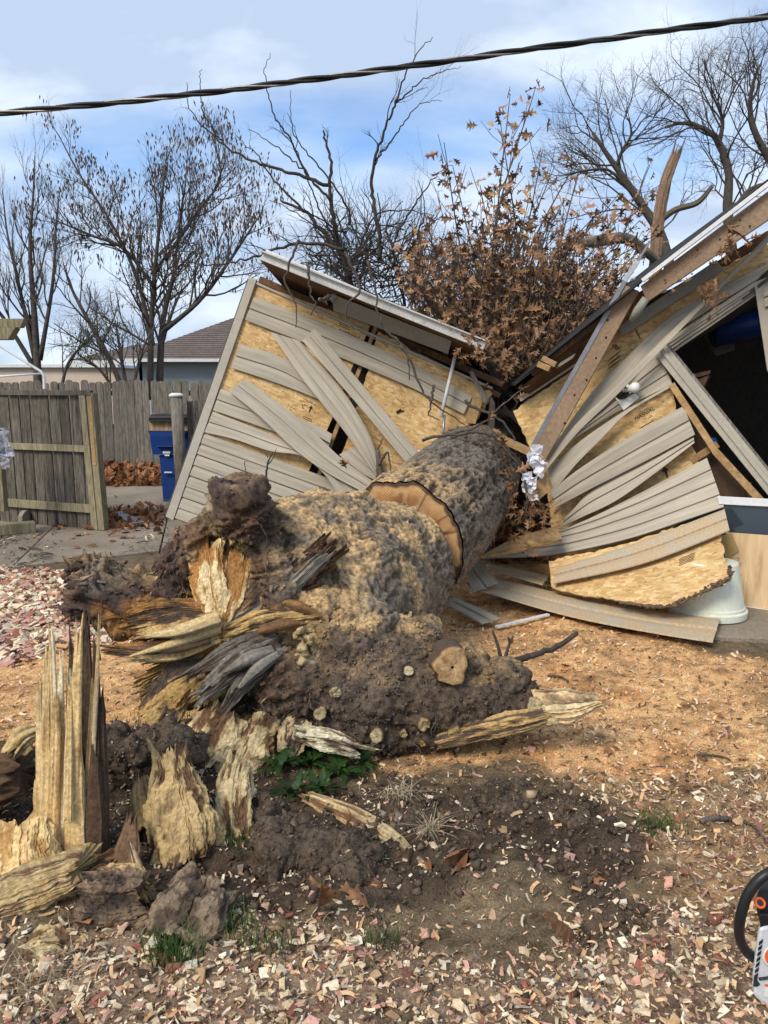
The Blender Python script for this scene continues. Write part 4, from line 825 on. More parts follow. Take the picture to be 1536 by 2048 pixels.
stub(807, 1468, 3.16, .02, (0, -1, 0), .12, (C_ROT * .6, C_CREAM), 8); stub(850, 1450, 3.12, .034, (.1, -1, .05), .16, (C_ROT * .75, C_CREAM), 9); stub(845, 1488, 3.14, .019, (.1, -1, -.1), .12, (C_ORNG, C_ROT), 10)
stub(912, 1470, 3.13, .036, (.2, -1, -.05), .16, (C_ROT * .7, C_CREAM * .9), 11); stub(1070, 1412, 3.13, .042, (.3, -1, .0), .16, (C_CREAM * .85, C_CREAM), 12)
slabw('split_root', [(1070, 1412, 3.22), (1140, 1408, 3.2), (1195, 1402, 3.2)], [.08, .075, .03], [.045, .04, .02], np.array([.60, .38, .18]), C_CREAM, butt, C_BARKD, nc=50, nl=30, jag=(.05, .12), amp=.12, seed=31, up=(0, -.6, .8))
slabw('split_root', [(880, 1482, 3.2), (980, 1455, 3.17), (1040, 1442, 3.16), (1090, 1430, 3.16)], [.028, .04, .045, .035], [.025, .035, .04, .03], np.array([.42, .22, .085]), C_ROT * .75, butt, C_BARKD, nc=70, nl=60, jag=(.05, .05), amp=.05, seed=32, und=.25, jf=.4)
0 and limb('split_root', L3((590, 1466, 3.2), (650, 1480, 3.14), (705, 1492, 3.13), (728, 1505, 3.13)), [.035, .06, .05, .02], C_CREAM * .85, C_WHITE, butt, na=34, nl=40, amp=.35, fr=4, gf=7, flat=.6, jag=(.0, .03), seed=33, dark=C_BARKD)
def rot_lump(name, blobs, a, b, seed, parent, amp=.03, vox=.007):
    mb = MB()
    for u, v, Y, r in blobs: mb.ball(W(u, v, Y), r, r, r, None, 8)
    V, Nn, F_ = remeshed(mb, vox, 2); f = fbm(V * 22, 4, .6, seed); g = fbm(V * 60, 2, .6, seed + 3); V = V + Nn * (amp * f + .006 * g)[:, None]
    c = mixc(np.tile(a, (len(V), 1)), b, .5 + .7 * f); c = mixc(c, C_BROWN * .6, sstep(.1, .7, -f) * .9); return npmesh(name, V, F_, 'fibre', parent, True, c * (1 + .25 * g)[:, None])
rot_lump('fungus_rot', [(600, 1268, 3.3, .028), (614, 1288, 3.29, .032), (620, 1306, 3.29, .026), (600, 1320, 3.3, .024)], C_ROT * .65, C_CREAM * .65, 34, butt, .02, .006)
slabw('white_rot', [(600, 1468, 3.2), (660, 1482, 3.15), (722, 1500, 3.14)], [.03, .05, .03], [.03, .04, .025], C_CREAM * .6, C_WHITE * .9, butt, C_BARKD, nc=90, nl=50, jag=(.2, .2), amp=.08, seed=330, und=.4, jf=.4, up=(0, -1, -.2))
# ---- the splintered stump and the broken pieces round it
stump = thing('splintered_stump', 'cream splintered stump with tall upright shards at the left edge', 'stump', (-1.15, 2.45, 0))
def shard(u0, v0, u1, v1, Y0, Y1, w, a=C_CREAM, b=C_ROT, seed=0, flat=.6, parent=stump, dark=C_ORNG, tip=.5, jag=.12):
    p, q = (u0, v0, Y0), (u1, v1, Y1); md = ((u0 + u1) / 2 + random.gauss(0, 2), (v0 + v1) / 2, (Y0 + Y1) / 2)
    slabw('splinter', [p, md, q], [w, w * .9, w * tip], [w * flat, w * flat * .9, w * flat * tip], a, b, parent, dark, .45, nc=20, nl=30, jag=(.02, jag), amp=.07, seed=seed, pw=6)
# body: a slab of sound wood below the shards
slabw('stump_body', [(128, 1800, 2.48), (132, 1690, 2.5), (130, 1640, 2.52), (128, 1590, 2.54)], [.125, .108, .10, .095], [.09, .075, .065, .06], C_CREAM * 1.15, C_ROT * 1.15, stump, C_ORNG, .5, nc=240, nl=70, jag=(.0, .22), amp=.05, seed=41)
for i, s_ in enumerate([(92, 1700, 95, 1310, 2.44, 2.50, .020), (118, 1690, 103, 1275, 2.45, 2.5, .017), (84, 1690, 78, 1365, 2.46, 2.53, .016), (143, 1720, 158, 1258, 2.42, 2.47, .022), (128, 1700, 121, 1335, 2.43, 2.49, .016), (136, 1640, 140, 1385, 2.40, 2.45, .015), (160, 1690, 152, 1430, 2.42, 2.46, .02), (150, 1700, 138, 1360, 2.46, 2.52, .02), (104, 1720, 112, 1400, 2.42, 2.46, .022), (172, 1700, 186, 1370, 2.44, 2.5, .014)]):
    shard(*s_, seed=50 + i, a=[C_CREAM * 1.12, C_CREAM * 1.18, C_ROT * 1.15][i % 3], b=[C_ROT * 1.15, C_WHITE * 1.1, C_CREAM * 1.1][i % 3])
for i, s_ in enumerate([(176, 1660, 172, 1255, 2.52, 2.56, .032), (190, 1700, 192, 1300, 2.5, 2.55, .024), (196, 1760, 200, 1395, 2.46, 2.5, .04), (160, 1700, 148, 1300, 2.58, 2.6, .04), (186, 1800, 190, 1500, 2.42, 2.46, .035)]):
    shard(*s_, seed=70 + i, a=C_BARKD * .8, b=C_BROWN * .8, dark=C_BARKD * .5, tip=.35)
shard(182, 1560, 198, 1262, 2.46, 2.5, .009, seed=81); shard(185, 1620, 196, 1350, 2.44, 2.48, .008, C_CREAM, C_GREY, seed=82); shard(200, 1320, 198, 1235, 2.5, 2.52, .004, C_BARKD, C_BROWN, seed=83)
def chunk(name, label, pts, rad, a, b, seed, flat=.7, amp=.2, jag=(.05, .05), dark=C_BARKD, fr=2.2, gf=1.0, up=(0, 0, 1), parent=None, na=80, nl=80, mt='fibre', k=.7, spike=6):
    V, F_, info = gnarl(L3(*pts), rad, na=na, nl=nl, amp=amp, fr=fr, gf=gf, flat=flat, jag=jag, seed=seed, up=up, spike=spike)
    c = wood_col(V, info, a, b, dark, seed, k)
    ob = npmesh(name, V, F_, mt, parent, True, c)
    if parent is None: tag(ob, label, 'wood chunk', 'broken pieces of rotten wood round the stump')
    return ob
slabw('stump_base', [(-60, 1880, 2.22), (60, 1825, 2.3), (160, 1785, 2.36), (245, 1745, 2.43)], [.13, .13, .11, .08], [.12, .12, .1, .07], C_BROWN, C_BROWN * 1.6, stump, C_BARKD * .6, nc=200, nl=80, jag=(.0, .08), amp=.05, seed=90, und=.2, jf=.4, up=(0, -1, .2))
slabw('sapwood_face', [(30, 1800, 2.34), (34, 1720, 2.38), (38, 1640, 2.46)], [.135, .14, .13], [.10, .09, .06], C_ROT * 1.1, np.array([.74, .54, .26]), stump, C_ORNG, .5, nc=220, nl=60, jag=(.0, .2), amp=.025, seed=91, jf=.35, gp=.06, und=.15)
slabw('sapwood_face', [(-60, 1822, 2.2), (60, 1775, 2.25), (170, 1735, 2.31)], [.07, .075, .06], [.05, .05, .04], C_CREAM * .75, C_ROT * .7, stump, C_BROWN, nc=170, nl=60, jag=(.05, .15), amp=.05, seed=92, jf=.5, und=.15, up=(0, -.7, .7))
slabw('rotten_wood_chunk', [(372, 1745, 2.46), (365, 1680, 2.53), (352, 1605, 2.6), (345, 1530, 2.68)], [.115, .115, .10, .07], [.06, .065, .055, .04], C_ROT * .6, np.array([.5, .36, .17]), None, C_BROWN * .8, label='yellow fibrous slab of rotten wood leaning right of the splintered stump', nc=260, nl=90, jag=(.2, .25), amp=.022, seed=93, jf=.3, gp=.05, und=.22, up=(0, -1, .3))
slabw('rotten_wood_chunk', [(478, 1690, 2.62), (472, 1630, 2.68), (470, 1570, 2.75), (478, 1515, 2.82)], [.05, .06, .06, .045], [.04, .045, .04, .03], C_ROT * .75, C_CREAM * .85, None, C_BROWN, label='pale crumbling rot column between the leaning slab and the green weeds', nc=120, nl=70, jag=(.15, .25), amp=.04, seed=94, jf=.4, gp=.08, und=.35)
slabw('rotten_wood_chunk', [(172, 1800, 2.19), (225, 1806, 2.19), (288, 1800, 2.2)], [.08, .095, .075], [.07, .085, .065], np.array([.13, .085, .058]), np.array([.25, .17, .11]), None, C_BARKD * .7, label='dark ribbed bark chunk lying below the splintered stump', nc=150, nl=70, jag=(.15, .2), amp=.05, seed=95, jf=.3, gp=.12, und=.22, up=(0, -.8, .6))
slabw('rotten_wood_chunk', [(350, 1900, 2.05), (385, 1835, 2.13), (420, 1770, 2.22)], [.10, .115, .09], [.09, .10, .07], np.array([.13, .092, .06]), np.array([.24, .175, .115]), None, C_BARKD * .8, label='grey brown bark block with moss in the lower left foreground', nc=200, nl=60, jag=(.12, .2), amp=.03, seed=96, jf=.3, gp=.06, und=.2, up=(0, -.5, .8))
chunk('rotten_wood_chunk', 'dark broken block at the left picture edge behind the shards', [(-60, 1560, 2.78), (0, 1545, 2.76), (55, 1540, 2.76)], [.14, .13, .09], C_BARKD, C_BROWN * .9, 97, flat=.9, amp=.2, jag=(.03, .05), dark=C_BARKD * .5)
chunk('rotten_wood_chunk', 'thin bark flake wedged between the shards and the leaning slab', [(240, 1760, 2.36), (252, 1700, 2.4), (262, 1640, 2.46)], [.035, .04, .015], C_BROWN, C_BROWN * 1.5, 98, flat=.4, amp=.2, na=40, nl=50)
chunk('rotten_wood_chunk', 'cream rot heap beside the shards on top of the left block', [(30, 1500, 2.74), (50, 1475, 2.76), (72, 1465, 2.78)], [.05, .06, .03], C_CREAM * .85, C_ROT, 99, amp=.3, fr=3, gf=8, na=50, nl=50)
slabw('rotten_wood_chunk', [(215, 1752, 2.25), (255, 1752, 2.25), (292, 1778, 2.24)], [.03, .035, .03], [.025, .03, .025], C_CREAM * .8, C_ROT * .8, None, C_BROWN, label='pale curl of sapwood lying above the dark ribbed bark chunk', nc=80, nl=50, jag=(.2, .2), amp=.05, seed=100, und=.3, jf=.5)
slabw('rotten_wood_chunk', [(60, 1905, 2.03), (110, 1895, 2.05), (160, 1900, 2.06)], [.05, .06, .05], [.04, .05, .035], C_ROT * .8, C_CREAM * .8, None, C_BROWN, label='tan crumbly wood lump half buried in chips at lower left', nc=110, nl=60, jag=(.25, .3), amp=.04, seed=101, jf=.4, und=.35, up=(0, -.5, .8))
chunk('rotten_wood_chunk', 'small brown stick standing between the slab and the shards', [(290, 1770, 2.24), (275, 1730, 2.27), (262, 1690, 2.32)], [.012, .013, .008], C_CREAM * .8, C_BROWN * 1.4, 102, na=14, nl=30, amp=.25)
chunk('rotten_wood_chunk', 'brown spall leaning left of the yellow slab', [(300, 1660, 2.58), (285, 1600, 2.64), (280, 1560, 2.7)], [.07, .06, .03], C_BROWN * 1.1, C_ROT * .55, 103, flat=.5, amp=.25, up=(0, -1, 0), na=60, nl=60)
slabw('peeled_root', [(612, 1592, 2.88), (700, 1630, 2.77), (780, 1675, 2.64), (845, 1735, 2.47)], [.02, .04, .026, .014], [.014, .024, .018, .01], np.array([.42, .24, .1]), C_CREAM * .75, None, C_BROWN, label='long pale peeled root running down right from the weeds', nc=70, nl=90, jag=(.05, .08), amp=.06, seed=104, und=.3, up=(0, -.5, .8))['category'] = 'root'
# clods of soil
def clod(label, u, v, Y, rx, ry, rz, seed):
    mb = MB(); p = W(u, v, Y); mb.ball(p, rx, ry, rz, None, 14); r = random.Random(seed)
    for k in range(9): mb.ball(p + Vector((r.uniform(-rx, rx) * 1.0, r.uniform(-ry, ry) * .7, r.uniform(-rz, rz) * .6)), rx * r.uniform(.3, .5), None, None, None, 8)
    V, Nn, F_ = remeshed(mb, max(.009, rx * .06), 2); f = fbm(V * 7, 3, .6, seed); cr = (.6 - cell(V * 38, seed)) * 1.6; ce = .6 - cell(V * 15, seed + 5)
    V = V + Nn * (.02 * f + .055 * ce + .012 * cr)[:, None]; c = C_SOIL * (1 + .35 * f + .3 * cr)[:, None]
    c = mixc(c, np.array([.16, .12, .085]), sstep(.45, .8, fbm(V * 22, 3, .6, seed + 4)) * .7)
    ob = npmesh('soil_clod', V, F_, 'soil_attr', None, True, c); q = np.random.default_rng(seed); i = q.choice(len(V), int(5200 * rx)); n = len(i); s_ = q.lognormal(math.log(.008), .5, n).clip(.003, .03)
    oc = np.array([(1, 0, 0), (0, 1, 0), (-1, 0, 0), (0, -1, 0), (0, 0, 1), (0, 0, -1)], float) * .5; of = np.array([(0, 1, 4), (1, 2, 4), (2, 3, 4), (3, 0, 4), (1, 0, 5), (2, 1, 5), (3, 2, 5), (0, 3, 5)])
    vs = np.einsum('nij,nkj->nki', rotmats(q, n, 1.0), (oc[None] + q.normal(0, .15, (n, 6, 3))) * s_[:, None, None] * np.where(q.random(n) < .12, 2.2, 1)[:, None, None] * np.array([1, .8, .6])) + (V[i] + Nn[i] * (s_ * .2)[:, None])[:, None]
    cc = C_SOIL * q.uniform(.5, 1.7, n)[:, None]; kk = q.random(n) < .1; cc[kk] = np.array([.4, .3, .18]) * q.uniform(.4, 1.1, kk.sum())[:, None]
    npmesh('crumbs', vs.reshape(-1, 3), (of[None] + (np.arange(n) * 6)[:, None, None]).reshape(-1, 3), 'chips', ob, True, np.repeat(cc, 6, 0), kind='stuff')
    tag(ob, label, 'soil clod', 'clods of dark soil under the roots')
M('soil_attr', (0, 0, 0), attr=True, fine=60, finev=.6, bs=1, bd=.012)
clod('large rounded root-bound soil clod below the green weeds', 648, 1715, 2.5, .19, .14, .10, 1)
clod('flat soil clod right of the dry grass tufts', 1000, 1600, 2.86, .13, .10, .018, 2)
clod('cracked soil clod at the right end of the dark patch', 1120, 1640, 2.72, .10, .08, .015, 3)
clod('small soil clod beside the pale peeled root', 860, 1640, 2.72, .08, .07, .02, 5)
clod('dark soil bank in the hollow behind the leaning slab', 300, 1490, 3.0, .18, .1, .04, 7)
clod('soil clod under the green weeds beside the pale rot column', 540, 1640, 2.72, .08, .08, .08, 8)

# ================================================================ THE BROKEN GARAGE
# left: the front wall that has swung down clockwise; right: the part that still stands, torn open
PLL = Plane(W(335, 1032, 7.3), W(900, 1235, 7.15), W(501, 559, 7.45))
PLL.ux = (PLL.pt(945, 792) - PLL.pt(508, 600)).normalized(); PLL.uy = PLL.n.cross(PLL.ux)
PLR = Plane(W(1000, 1000, 6.7), W(1500, 1000, 5.85), W(1000, 700, 6.75))
PLR.ux = (PLR.pt(1448, 1016) - PLR.pt(1123, 1109)).normalized(); PLR.uy = PLR.n.cross(PLR.ux)
def px(pl, pts, off=0): return [pl.pt(q[0], q[1], q[2] if len(q) > 2 else off) for q in pts]
def siding(pl, top, bot, courses, parent, off=.02, mt='siding', n=26, name='siding_panel', prof=.015, wob=.0025, seed=0):
    """lapped vinyl siding between two pixel curves on a wall plane; each course slopes out to its butt edge"""
    A = catmull(px(pl, top, off), n); B = catmull(px(pl, bot, off), n)
    tg = np.gradient((A + B) / 2, axis=0); tg /= np.linalg.norm(tg, axis=1, keepdims=True); ac = B - A
    nr = np.cross(tg, ac); nr /= np.linalg.norm(nr, axis=1, keepdims=True) + 1e-9
    if nr[n // 2] @ np.array(pl.n) < 0: nr = -nr
    pr = [(0, 0)]
    for c in range(courses):
        a, b = c / courses, (c + 1) / courses; h = b - a
        pr += [(a + .30 * h, prof * .7), (a + .90 * h, prof), (a + .935 * h, prof * .9), (a + .945 * h, -.002 if c < courses - 1 else prof * .2)]
    V = []; UV = []; ln = np.r_[0, np.cumsum(np.linalg.norm(np.diff((A + B) / 2, axis=0), axis=1))]; wd = np.linalg.norm(ac, axis=1).mean()
    wb = vn(np.stack([ln * 2.3, np.full(n, seed * 1.7 + len(col.objects)), np.zeros(n)], 1), 5) * wob
    for t, h in pr:
        V.append(A + ac * t + nr * (h + wb * math.sin(t * 3.1))[:, None]); UV.append(np.stack([ln, np.full(n, t * wd)], 1))
    V = np.concatenate(V); UV = np.concatenate(UV); m = len(pr); F_ = grid_faces(m, n)
    mb = MB(); mb.v = [tuple(p) for p in V]; mb.f = [tuple(f) for f in F_]
    nf = np.cross(V[F_[0][1]] - V[F_[0][0]], V[F_[0][3]] - V[F_[0][0]])
    if nf @ np.array(pl.n) < 0: mb.f = [f[::-1] for f in mb.f]
    ob = mb.build(name, mt, parent, solid=.0022)
    uv = ob.data.uv_layers.new(name='UVMap'); li = np.empty(len(ob.data.loops), int); ob.data.loops.foreach_get('vertex_index', li); uv.data.foreach_set('uv', UV[li].ravel())
    return ob
def board(pl, pts, parent, mt='osb', name='osb_sheet', off=0.0, th=.0115, rough=0, seed=1):
    r = random.Random(seed); P = []
    for i, p in enumerate(pts):
        q = pts[(i + 1) % len(pts)]; L_ = math.hypot(q[0] - p[0], q[1] - p[1]); k = max(1, int(L_ / 9)) if rough else 1
        for j in range(k):
            t = j / k; P.append((p[0] + (q[0] - p[0]) * t + (r.gauss(0, rough) if j else 0), p[1] + (q[1] - p[1]) * t + (r.gauss(0, rough) if j else 0)))
    return MB().slab([pl.pt(u, v, off - th) for u, v in P], pl.n * th).build(name, mt, parent, uvp=(pl.o, pl.ux, pl.uy))
def marks(pl, parent, bars, off=.0008, name='printed_mark'):
    mb = MB()
    for u0, v0, u1, v1, w in bars:
        a, b = pl.pt(u0, v0, off), pl.pt(u1, v1, off); mb.beam(a, b, w, .0008, pl.n)
    return mb.build(name, 'ink', parent)
def arrow(pl, u, v, s, parent, up=None):
    c = pl.pt(u, v, .0006); x, y = (pl.ux, pl.uy) if up is None else up
    q = [(-.2, -1), (.2, -1), (.2, .1), (.6, .1), (0, 1), (-.6, .1), (-.2, .1)]
    return MB().slab([c + x * (i * s) + y * (j * s) for i, j in q], pl.n * .0008).build('printed_arrow', 'ink', parent)

gl = thing('collapsed_garage_wall', 'beige sided garage wall knocked askew left of the trunk, bare strand board showing', 'garage wall', PLL.pt(600, 1040) * 1.0)
A_ = board(PLL, [(511, 566), (741, 651), (700, 745), (664, 838), (592, 1000), (560, 1090), (350, 1040)], gl)
B_ = board(PLL, [(757, 663), (985, 788), (958, 836), (925, 866), (898, 892), (872, 960), (800, 1090), (612, 1085), (690, 892), (722, 790)], gl, rough=2.2, off=-.004)
marks(PLL, A_, [(678 + i * 1.5, 643 + i * .9 + k * 4.0, 700 + i * 1.5, 651.5 + i * .9 + k * 4.0, .006) for i in range(1) for k in range(3)])
text_mark('norbord', PLL.pt(676, 663, .0006), PLL.ux, PLL.uy, .062, 'ink', A_)
arrow(PLL, 621, 818, .036, A_)
marks(PLL, A_, [(606, 832 + 4.2 * k, 624, 840 + 4.2 * k, .005) for k in range(5)] + [(612, 802, 632, 810, .005), (604, 808, 607, 818, .006), (608, 809, 616, 812, .004)])
marks(PLL, B_, [(793, 826, 803, 820, .03), (797, 823, 808, 822, .015)], name='stain')
# corner trim and lap siding still in place
MB().slab(px(PLL, [(501, 557), (516, 562), (350, 1040), (335, 1032)], -.03), PLL.n * .062).build('corner_trim', 'trim_beige', gl, bevel=.004)
side = (PLL.pt(501, 559) - PLL.pt(335, 1032)).normalized()
siding(PLL, [(508, 594), (620, 636), (732, 684), (845, 738), (945, 792)], [(490, 642), (600, 684), (715, 731), (825, 778), (926, 829)], 2, gl, seed=1)
siding(PLL, [(480, 688), (580, 722), (662, 792)], [(462, 737), (560, 770), (655, 806)], 2, gl, seed=2)
siding(PLL, [(442, 777), (540, 812), (610, 842), (663, 876)], [(426, 822), (530, 858), (600, 884), (657, 895)], 2, gl, seed=3)
siding(PLL, [(426, 823, .02), (515, 858, .03), (589, 888, .06), (654, 922, .10), (723, 982, .16)], [(409, 866, .02), (469, 880, .04), (538, 903, .08), (604, 914, .12), (648, 950, .16), (672, 985, .18)], 2, gl, seed=4, off=.02, n=40)
k0 = Vector((409, 867)); k1 = Vector((350, 1038)); dv = Vector((300, 108))
for i in range(4):
    a, b = k0.lerp(k1, i / 4), k0.lerp(k1, (i + 1) / 4 - .004)
    siding(PLL, [tuple(a), tuple(a + dv * .5), tuple(a + dv)], [tuple(b), tuple(b + dv * .5), tuple(b + dv)], 2, gl, seed=5 + i, off=.014)
# torn, hanging siding
siding(PLL, [(492, 759, .05), (603, 841, .10), (681, 915, .14), (752, 967, .2)], [(457, 783, .05), (515, 831, .10), (589, 901, .14), (654, 947, .18), (723, 984, .22)], 2, gl, seed=11, prof=.014, n=40, name='hanging_siding')
siding(PLL, [(600, 682, .10), (681, 776, .15), (718, 831, .17), (747, 890, .19), (760, 948, .2)], [(540, 664, .07), (607, 762, .13), (681, 854, .16), (752, 950, .2)], 3, gl, seed=12, prof=.014, n=40, name='hanging_siding')
siding(PLL, [(630, 657, .20), (735, 782, .22), (838, 906, .24)], [(604, 682, .18), (712, 806, .2), (815, 929, .22)], 2, gl, seed=13, prof=.02, n=30, name='hanging_siding')
siding(PLL, [(714, 891, .08), (740, 915, .1), (765, 945, .1)], [(677, 910, .08), (720, 945, .1), (752, 962, .1)], 2, gl, seed=14, name='hanging_siding')
siding(PLL, [(598, 838, .04), (635, 852, .04), (664, 868, .05)], [(615, 858, .04), (640, 876, .05), (660, 888, .06)], 1, gl, seed=15, name='hanging_siding')
# frieze and framing along the top
def strip(pl, a, b, w, h, parent, mt, name, off=.02): return MB().beam(pl.pt(*a, off), pl.pt(*b, off), w, h, pl.n).build(name, mt, parent, bevel=.003)
strip(PLL, (512, 566), (985, 777), .022, .02, gl, 'trim_beige', 'j_channel', .012)
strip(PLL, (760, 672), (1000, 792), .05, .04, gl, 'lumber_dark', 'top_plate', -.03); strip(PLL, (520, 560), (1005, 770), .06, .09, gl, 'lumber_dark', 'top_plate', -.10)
for i, (a, b) in enumerate((((752, 655), (600, 1050)), ((935, 770), (800, 1050)), ((660, 620), (530, 1000)), ((850, 720), (720, 1050)))):
    strip(PLL, a, b, .038, .09, gl, 'lumber', 'stud', -.065)
# roof over the left part: fascia, soffit, deck leaning back into the dark
f0, f1 = W(519, 516, 6.95), W(968, 697, 6.75); bk = Vector((.25, 3.6, -.25)); upv = Vector((0, 0, 1))
ft = (f1 - f0).normalized(); fu = (Vector((0, -.25, 1)) - ft * ft.dot(Vector((0, -.25, 1)))).normalized()
MB().slab([f0 - fu * .012, f1 - fu * .012, f1 + fu * .055, W(530, 510, 6.95) + fu * .05], Vector((0, .022, 0))).build('fascia', 'white_weathered', gl, bevel=.004)
MB().slab([f0 + fu * .055 + Vector((0, -.03, 0)), f1 + fu * .06 + Vector((0, -.03, 0)), f1 + fu * .072 + Vector((0, -.03, 0)), f0 + fu * .068 + Vector((0, -.03, 0))], Vector((0, .35, .0))).build('drip_edge', 'white_metal', gl)
MB().slab([f0 + fu * .05 + Vector((0, .03, 0)), f1 + fu * .05 + Vector((0, .03, 0)), f1 + bk, f0 + bk], Vector((0, 0, .03))).build('roof_deck', 'shingle_dark', gl)
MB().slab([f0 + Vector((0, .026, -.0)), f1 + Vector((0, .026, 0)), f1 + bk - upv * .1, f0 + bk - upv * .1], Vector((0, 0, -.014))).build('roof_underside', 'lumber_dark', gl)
MB().slab([W(663, 588, 7.02), W(903, 682, 6.95), W(896, 708, 7.1), W(667, 622, 7.22)], Vector((0, .012, .006))).build('soffit_panel', 'soffit', gl)
rot_lump('insulation_tuft', [(650, 601, 7.05, .04), (661, 594, 7.05, .035), (642, 598, 7.04, .025)], np.array([.42, .42, .42]), np.array([.3, .3, .31]), 12, gl, .03, .008)
# shell behind the wall so that the inside is dark
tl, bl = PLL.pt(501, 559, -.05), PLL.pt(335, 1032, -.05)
MB().slab([tl, bl, bl + Vector((.1, 3.4, 0)), tl + Vector((.2, 3.4, -.1))], Vector((-.03, 0, 0))).build('shell_side', 'shell_dark', gl)
MB().slab([Vector((-2.1, 10.6, 0)), Vector((1.3, 10.6, 0)), Vector((1.3, 10.6, 2.0)), Vector((-1.6, 10.6, 2.4))], Vector((0, .05, 0))).build('shell_back', 'shell_dark', gl)
# bits at the torn right end
MB().tube([PLL.pt(917, 684, .12), PLL.pt(899, 760, .14), PLL.pt(882, 834, .16)], .017, 10).build('downspout_pipe', 'white_weathered', gl, smooth=True)
MB().tube([PLL.pt(889, 830, .15), PLL.pt(884, 892, .16)], .012, 8).build('downspout_pipe', 'galv', gl, smooth=True)
board(PLL, [(930, 846), (946, 792), (966, 798), (950, 848)], gl, 'lumber', 'torn_board', .06, .03)
board(PLL, [(938, 745), (945, 742), (976, 800), (968, 806)], gl, 'grey_lumber', 'torn_board', .10, .02)
board(PLL, [(826, 880), (858, 868), (888, 900), (850, 935)], gl, 'lumber', 'torn_board', -.02, .03)
for i, q in enumerate(([(955, 690), (985, 700), (1030, 790), (1000, 800)], [(905, 700), (985, 735), (1010, 770), (940, 740)])):
    board(PLL, q, gl, 'shingle_dark', 'torn_roofing', -.25 - .1 * i, .02)

# ------------------------------------------------ right part
gr = thing('broken_garage', 'torn open garage right of the trunk with fanned beige siding and dark doorway', 'garage', PLR.pt(1250, 1215))
C_ = board(PLR, [(1027, 822), (1145, 740), (1235, 662), (1300, 625), (1420, 548), (1540, 488), (1560, 560), (1330, 690), (1345, 772), (1352, 817), (1393, 915), (1425, 990), (1300, 1090), (1110, 1090), (1090, 960), (1062, 900)], gr, rough=1.2, off=-.02)
PLD = Plane(W(1450, 1020, 5.62), W(1100, 1090, 6.1), W(1400, 1195, 4.98)); PLD.ux = PLR.ux - PLD.n * PLR.ux.dot(PLD.n); PLD.ux.normalize(); PLD.uy = PLD.n.cross(PLD.ux)
D_ = board(PLD, [(1098, 1124), (1180, 1106), (1264, 1086), (1440, 1028), (1444, 1078), (1456, 1140), (1464, 1156), (1450, 1172), (1414, 1184), (1363, 1207), (1324, 1217), (1222, 1199), (1150, 1190), (1104, 1176)], gr, rough=1.6, off=.0)
# rotted, soil-stained lower edge of the sheet
def rot_edge():
    P = catmull([list(PLD.pt(u, v, .006)) for u, v in ((1240, 1204), (1324, 1214), (1363, 1204), (1414, 1181), (1458, 1158), (1460, 1140))], 130); mb = MB(); r = random.Random(4)
    for i, p in enumerate(P):
        for k in range(2): mb.ball(Vector(p) + Vector((r.gauss(0, .01), r.uniform(-.002, .004), abs(r.gauss(0, .02)) * (i / 130) - .004)), r.uniform(.005, .011), None, None, None, 5)
    V, Nn, F_ = remeshed(mb, .0045, 1); V = V + Nn * (.007 * fbm(V * 60, 3, .6, 5))[:, None]; npmesh('rotten_edge', V, F_, 'rotedge', gr, True)
M('rotedge', (.20, .14, .09), (.11, .08, .06), scale=30, fine=90, finev=.5, bs=.8)
rot_edge()
text_mark('NASNIAL', PLR.pt(1271, 842, -.018), PLR.pt(1304, 823) - PLR.pt(1271, 842), PLR.uy, .042, 'ink', C_)
marks(PLR, C_, [(1279, 857, 1307, 841, .006)], -.0185); arrow(PLR, 1297, 855, .02, C_); arrow(PLR, 1331, 943, .045, C_)
marks(PLR, C_, [(1216 + 3.4 * k, 722 - 2.6 * k + j * 8.5, 1219.5 + 3.4 * k + 4, 718 - 2.6 * k + j * 8.5 - 3, .006) for k in range(6) for j in range(3)] + [(1224 + 3 * k, 690 - 1.2 * k, 1234 + 3 * k, 700 - 1.2 * k, .006) for k in range(3)], -.0185)
marks(PLD, D_, [(1358, 1119 + 3.2 * k - .2, 1391 - k, 1105 + 3.4 * k, .0055) for k in range(5)], .0008)
mb = MB(); mb.beam(PLR.pt(1269, 654, -.017), PLR.pt(1281, 678, -.017), .006, .002, PLR.n); mb.build('sheet_seam', 'ink', C_)
# siding, fanned and bent
siding(PLR, [(1094, 911, .10), (1179, 791, .06), (1252, 715, .05), (1341, 633, .04), (1414, 591, .03), (1545, 522, .03)], [(1089, 937, .10), (1153, 864, .08), (1239, 787, .06), (1311, 697, .05), (1393, 638, .04), (1512, 563, .03)], 1, gr, n=50, prof=.02, name='bent_siding', seed=21)
siding(PLR, [(1087, 930, .15), (1150, 850, .16), (1222, 782, .17), (1324, 680, .16), (1414, 592, .14), (1545, 462, .12)], [(1092, 942, .15), (1158, 864, .15), (1232, 793, .16), (1333, 691, .16), (1420, 600, .14), (1550, 474, .12)], 1, gr, n=40, prof=.012, name='bent_siding', seed=22)
siding(PLR, [(1138, 868, .04), (1216, 798, .03), (1314, 703, .02)], [(1140, 884, .05), (1240, 822, .03), (1346, 770, .02)], 3, gr, n=26, seed=23)
siding(PLR, [(1094, 942, .08), (1153, 888, .10), (1239, 828, .08), (1341, 769, .05)], [(1102, 994, .06), (1150, 934, .10), (1205, 877, .10), (1256, 826, .08), (1343, 774, .05)], 1, gr, n=44, prof=.006, name='bent_siding', seed=24)
siding(PLR, [(1102, 983, .07), (1158, 938, .09), (1264, 870, .08), (1367, 812, .05)], [(1113, 1016, .07), (1188, 976, .08), (1286, 927, .07), (1391, 871, .05)], 2, gr, n=40, name='bent_siding', seed=25)
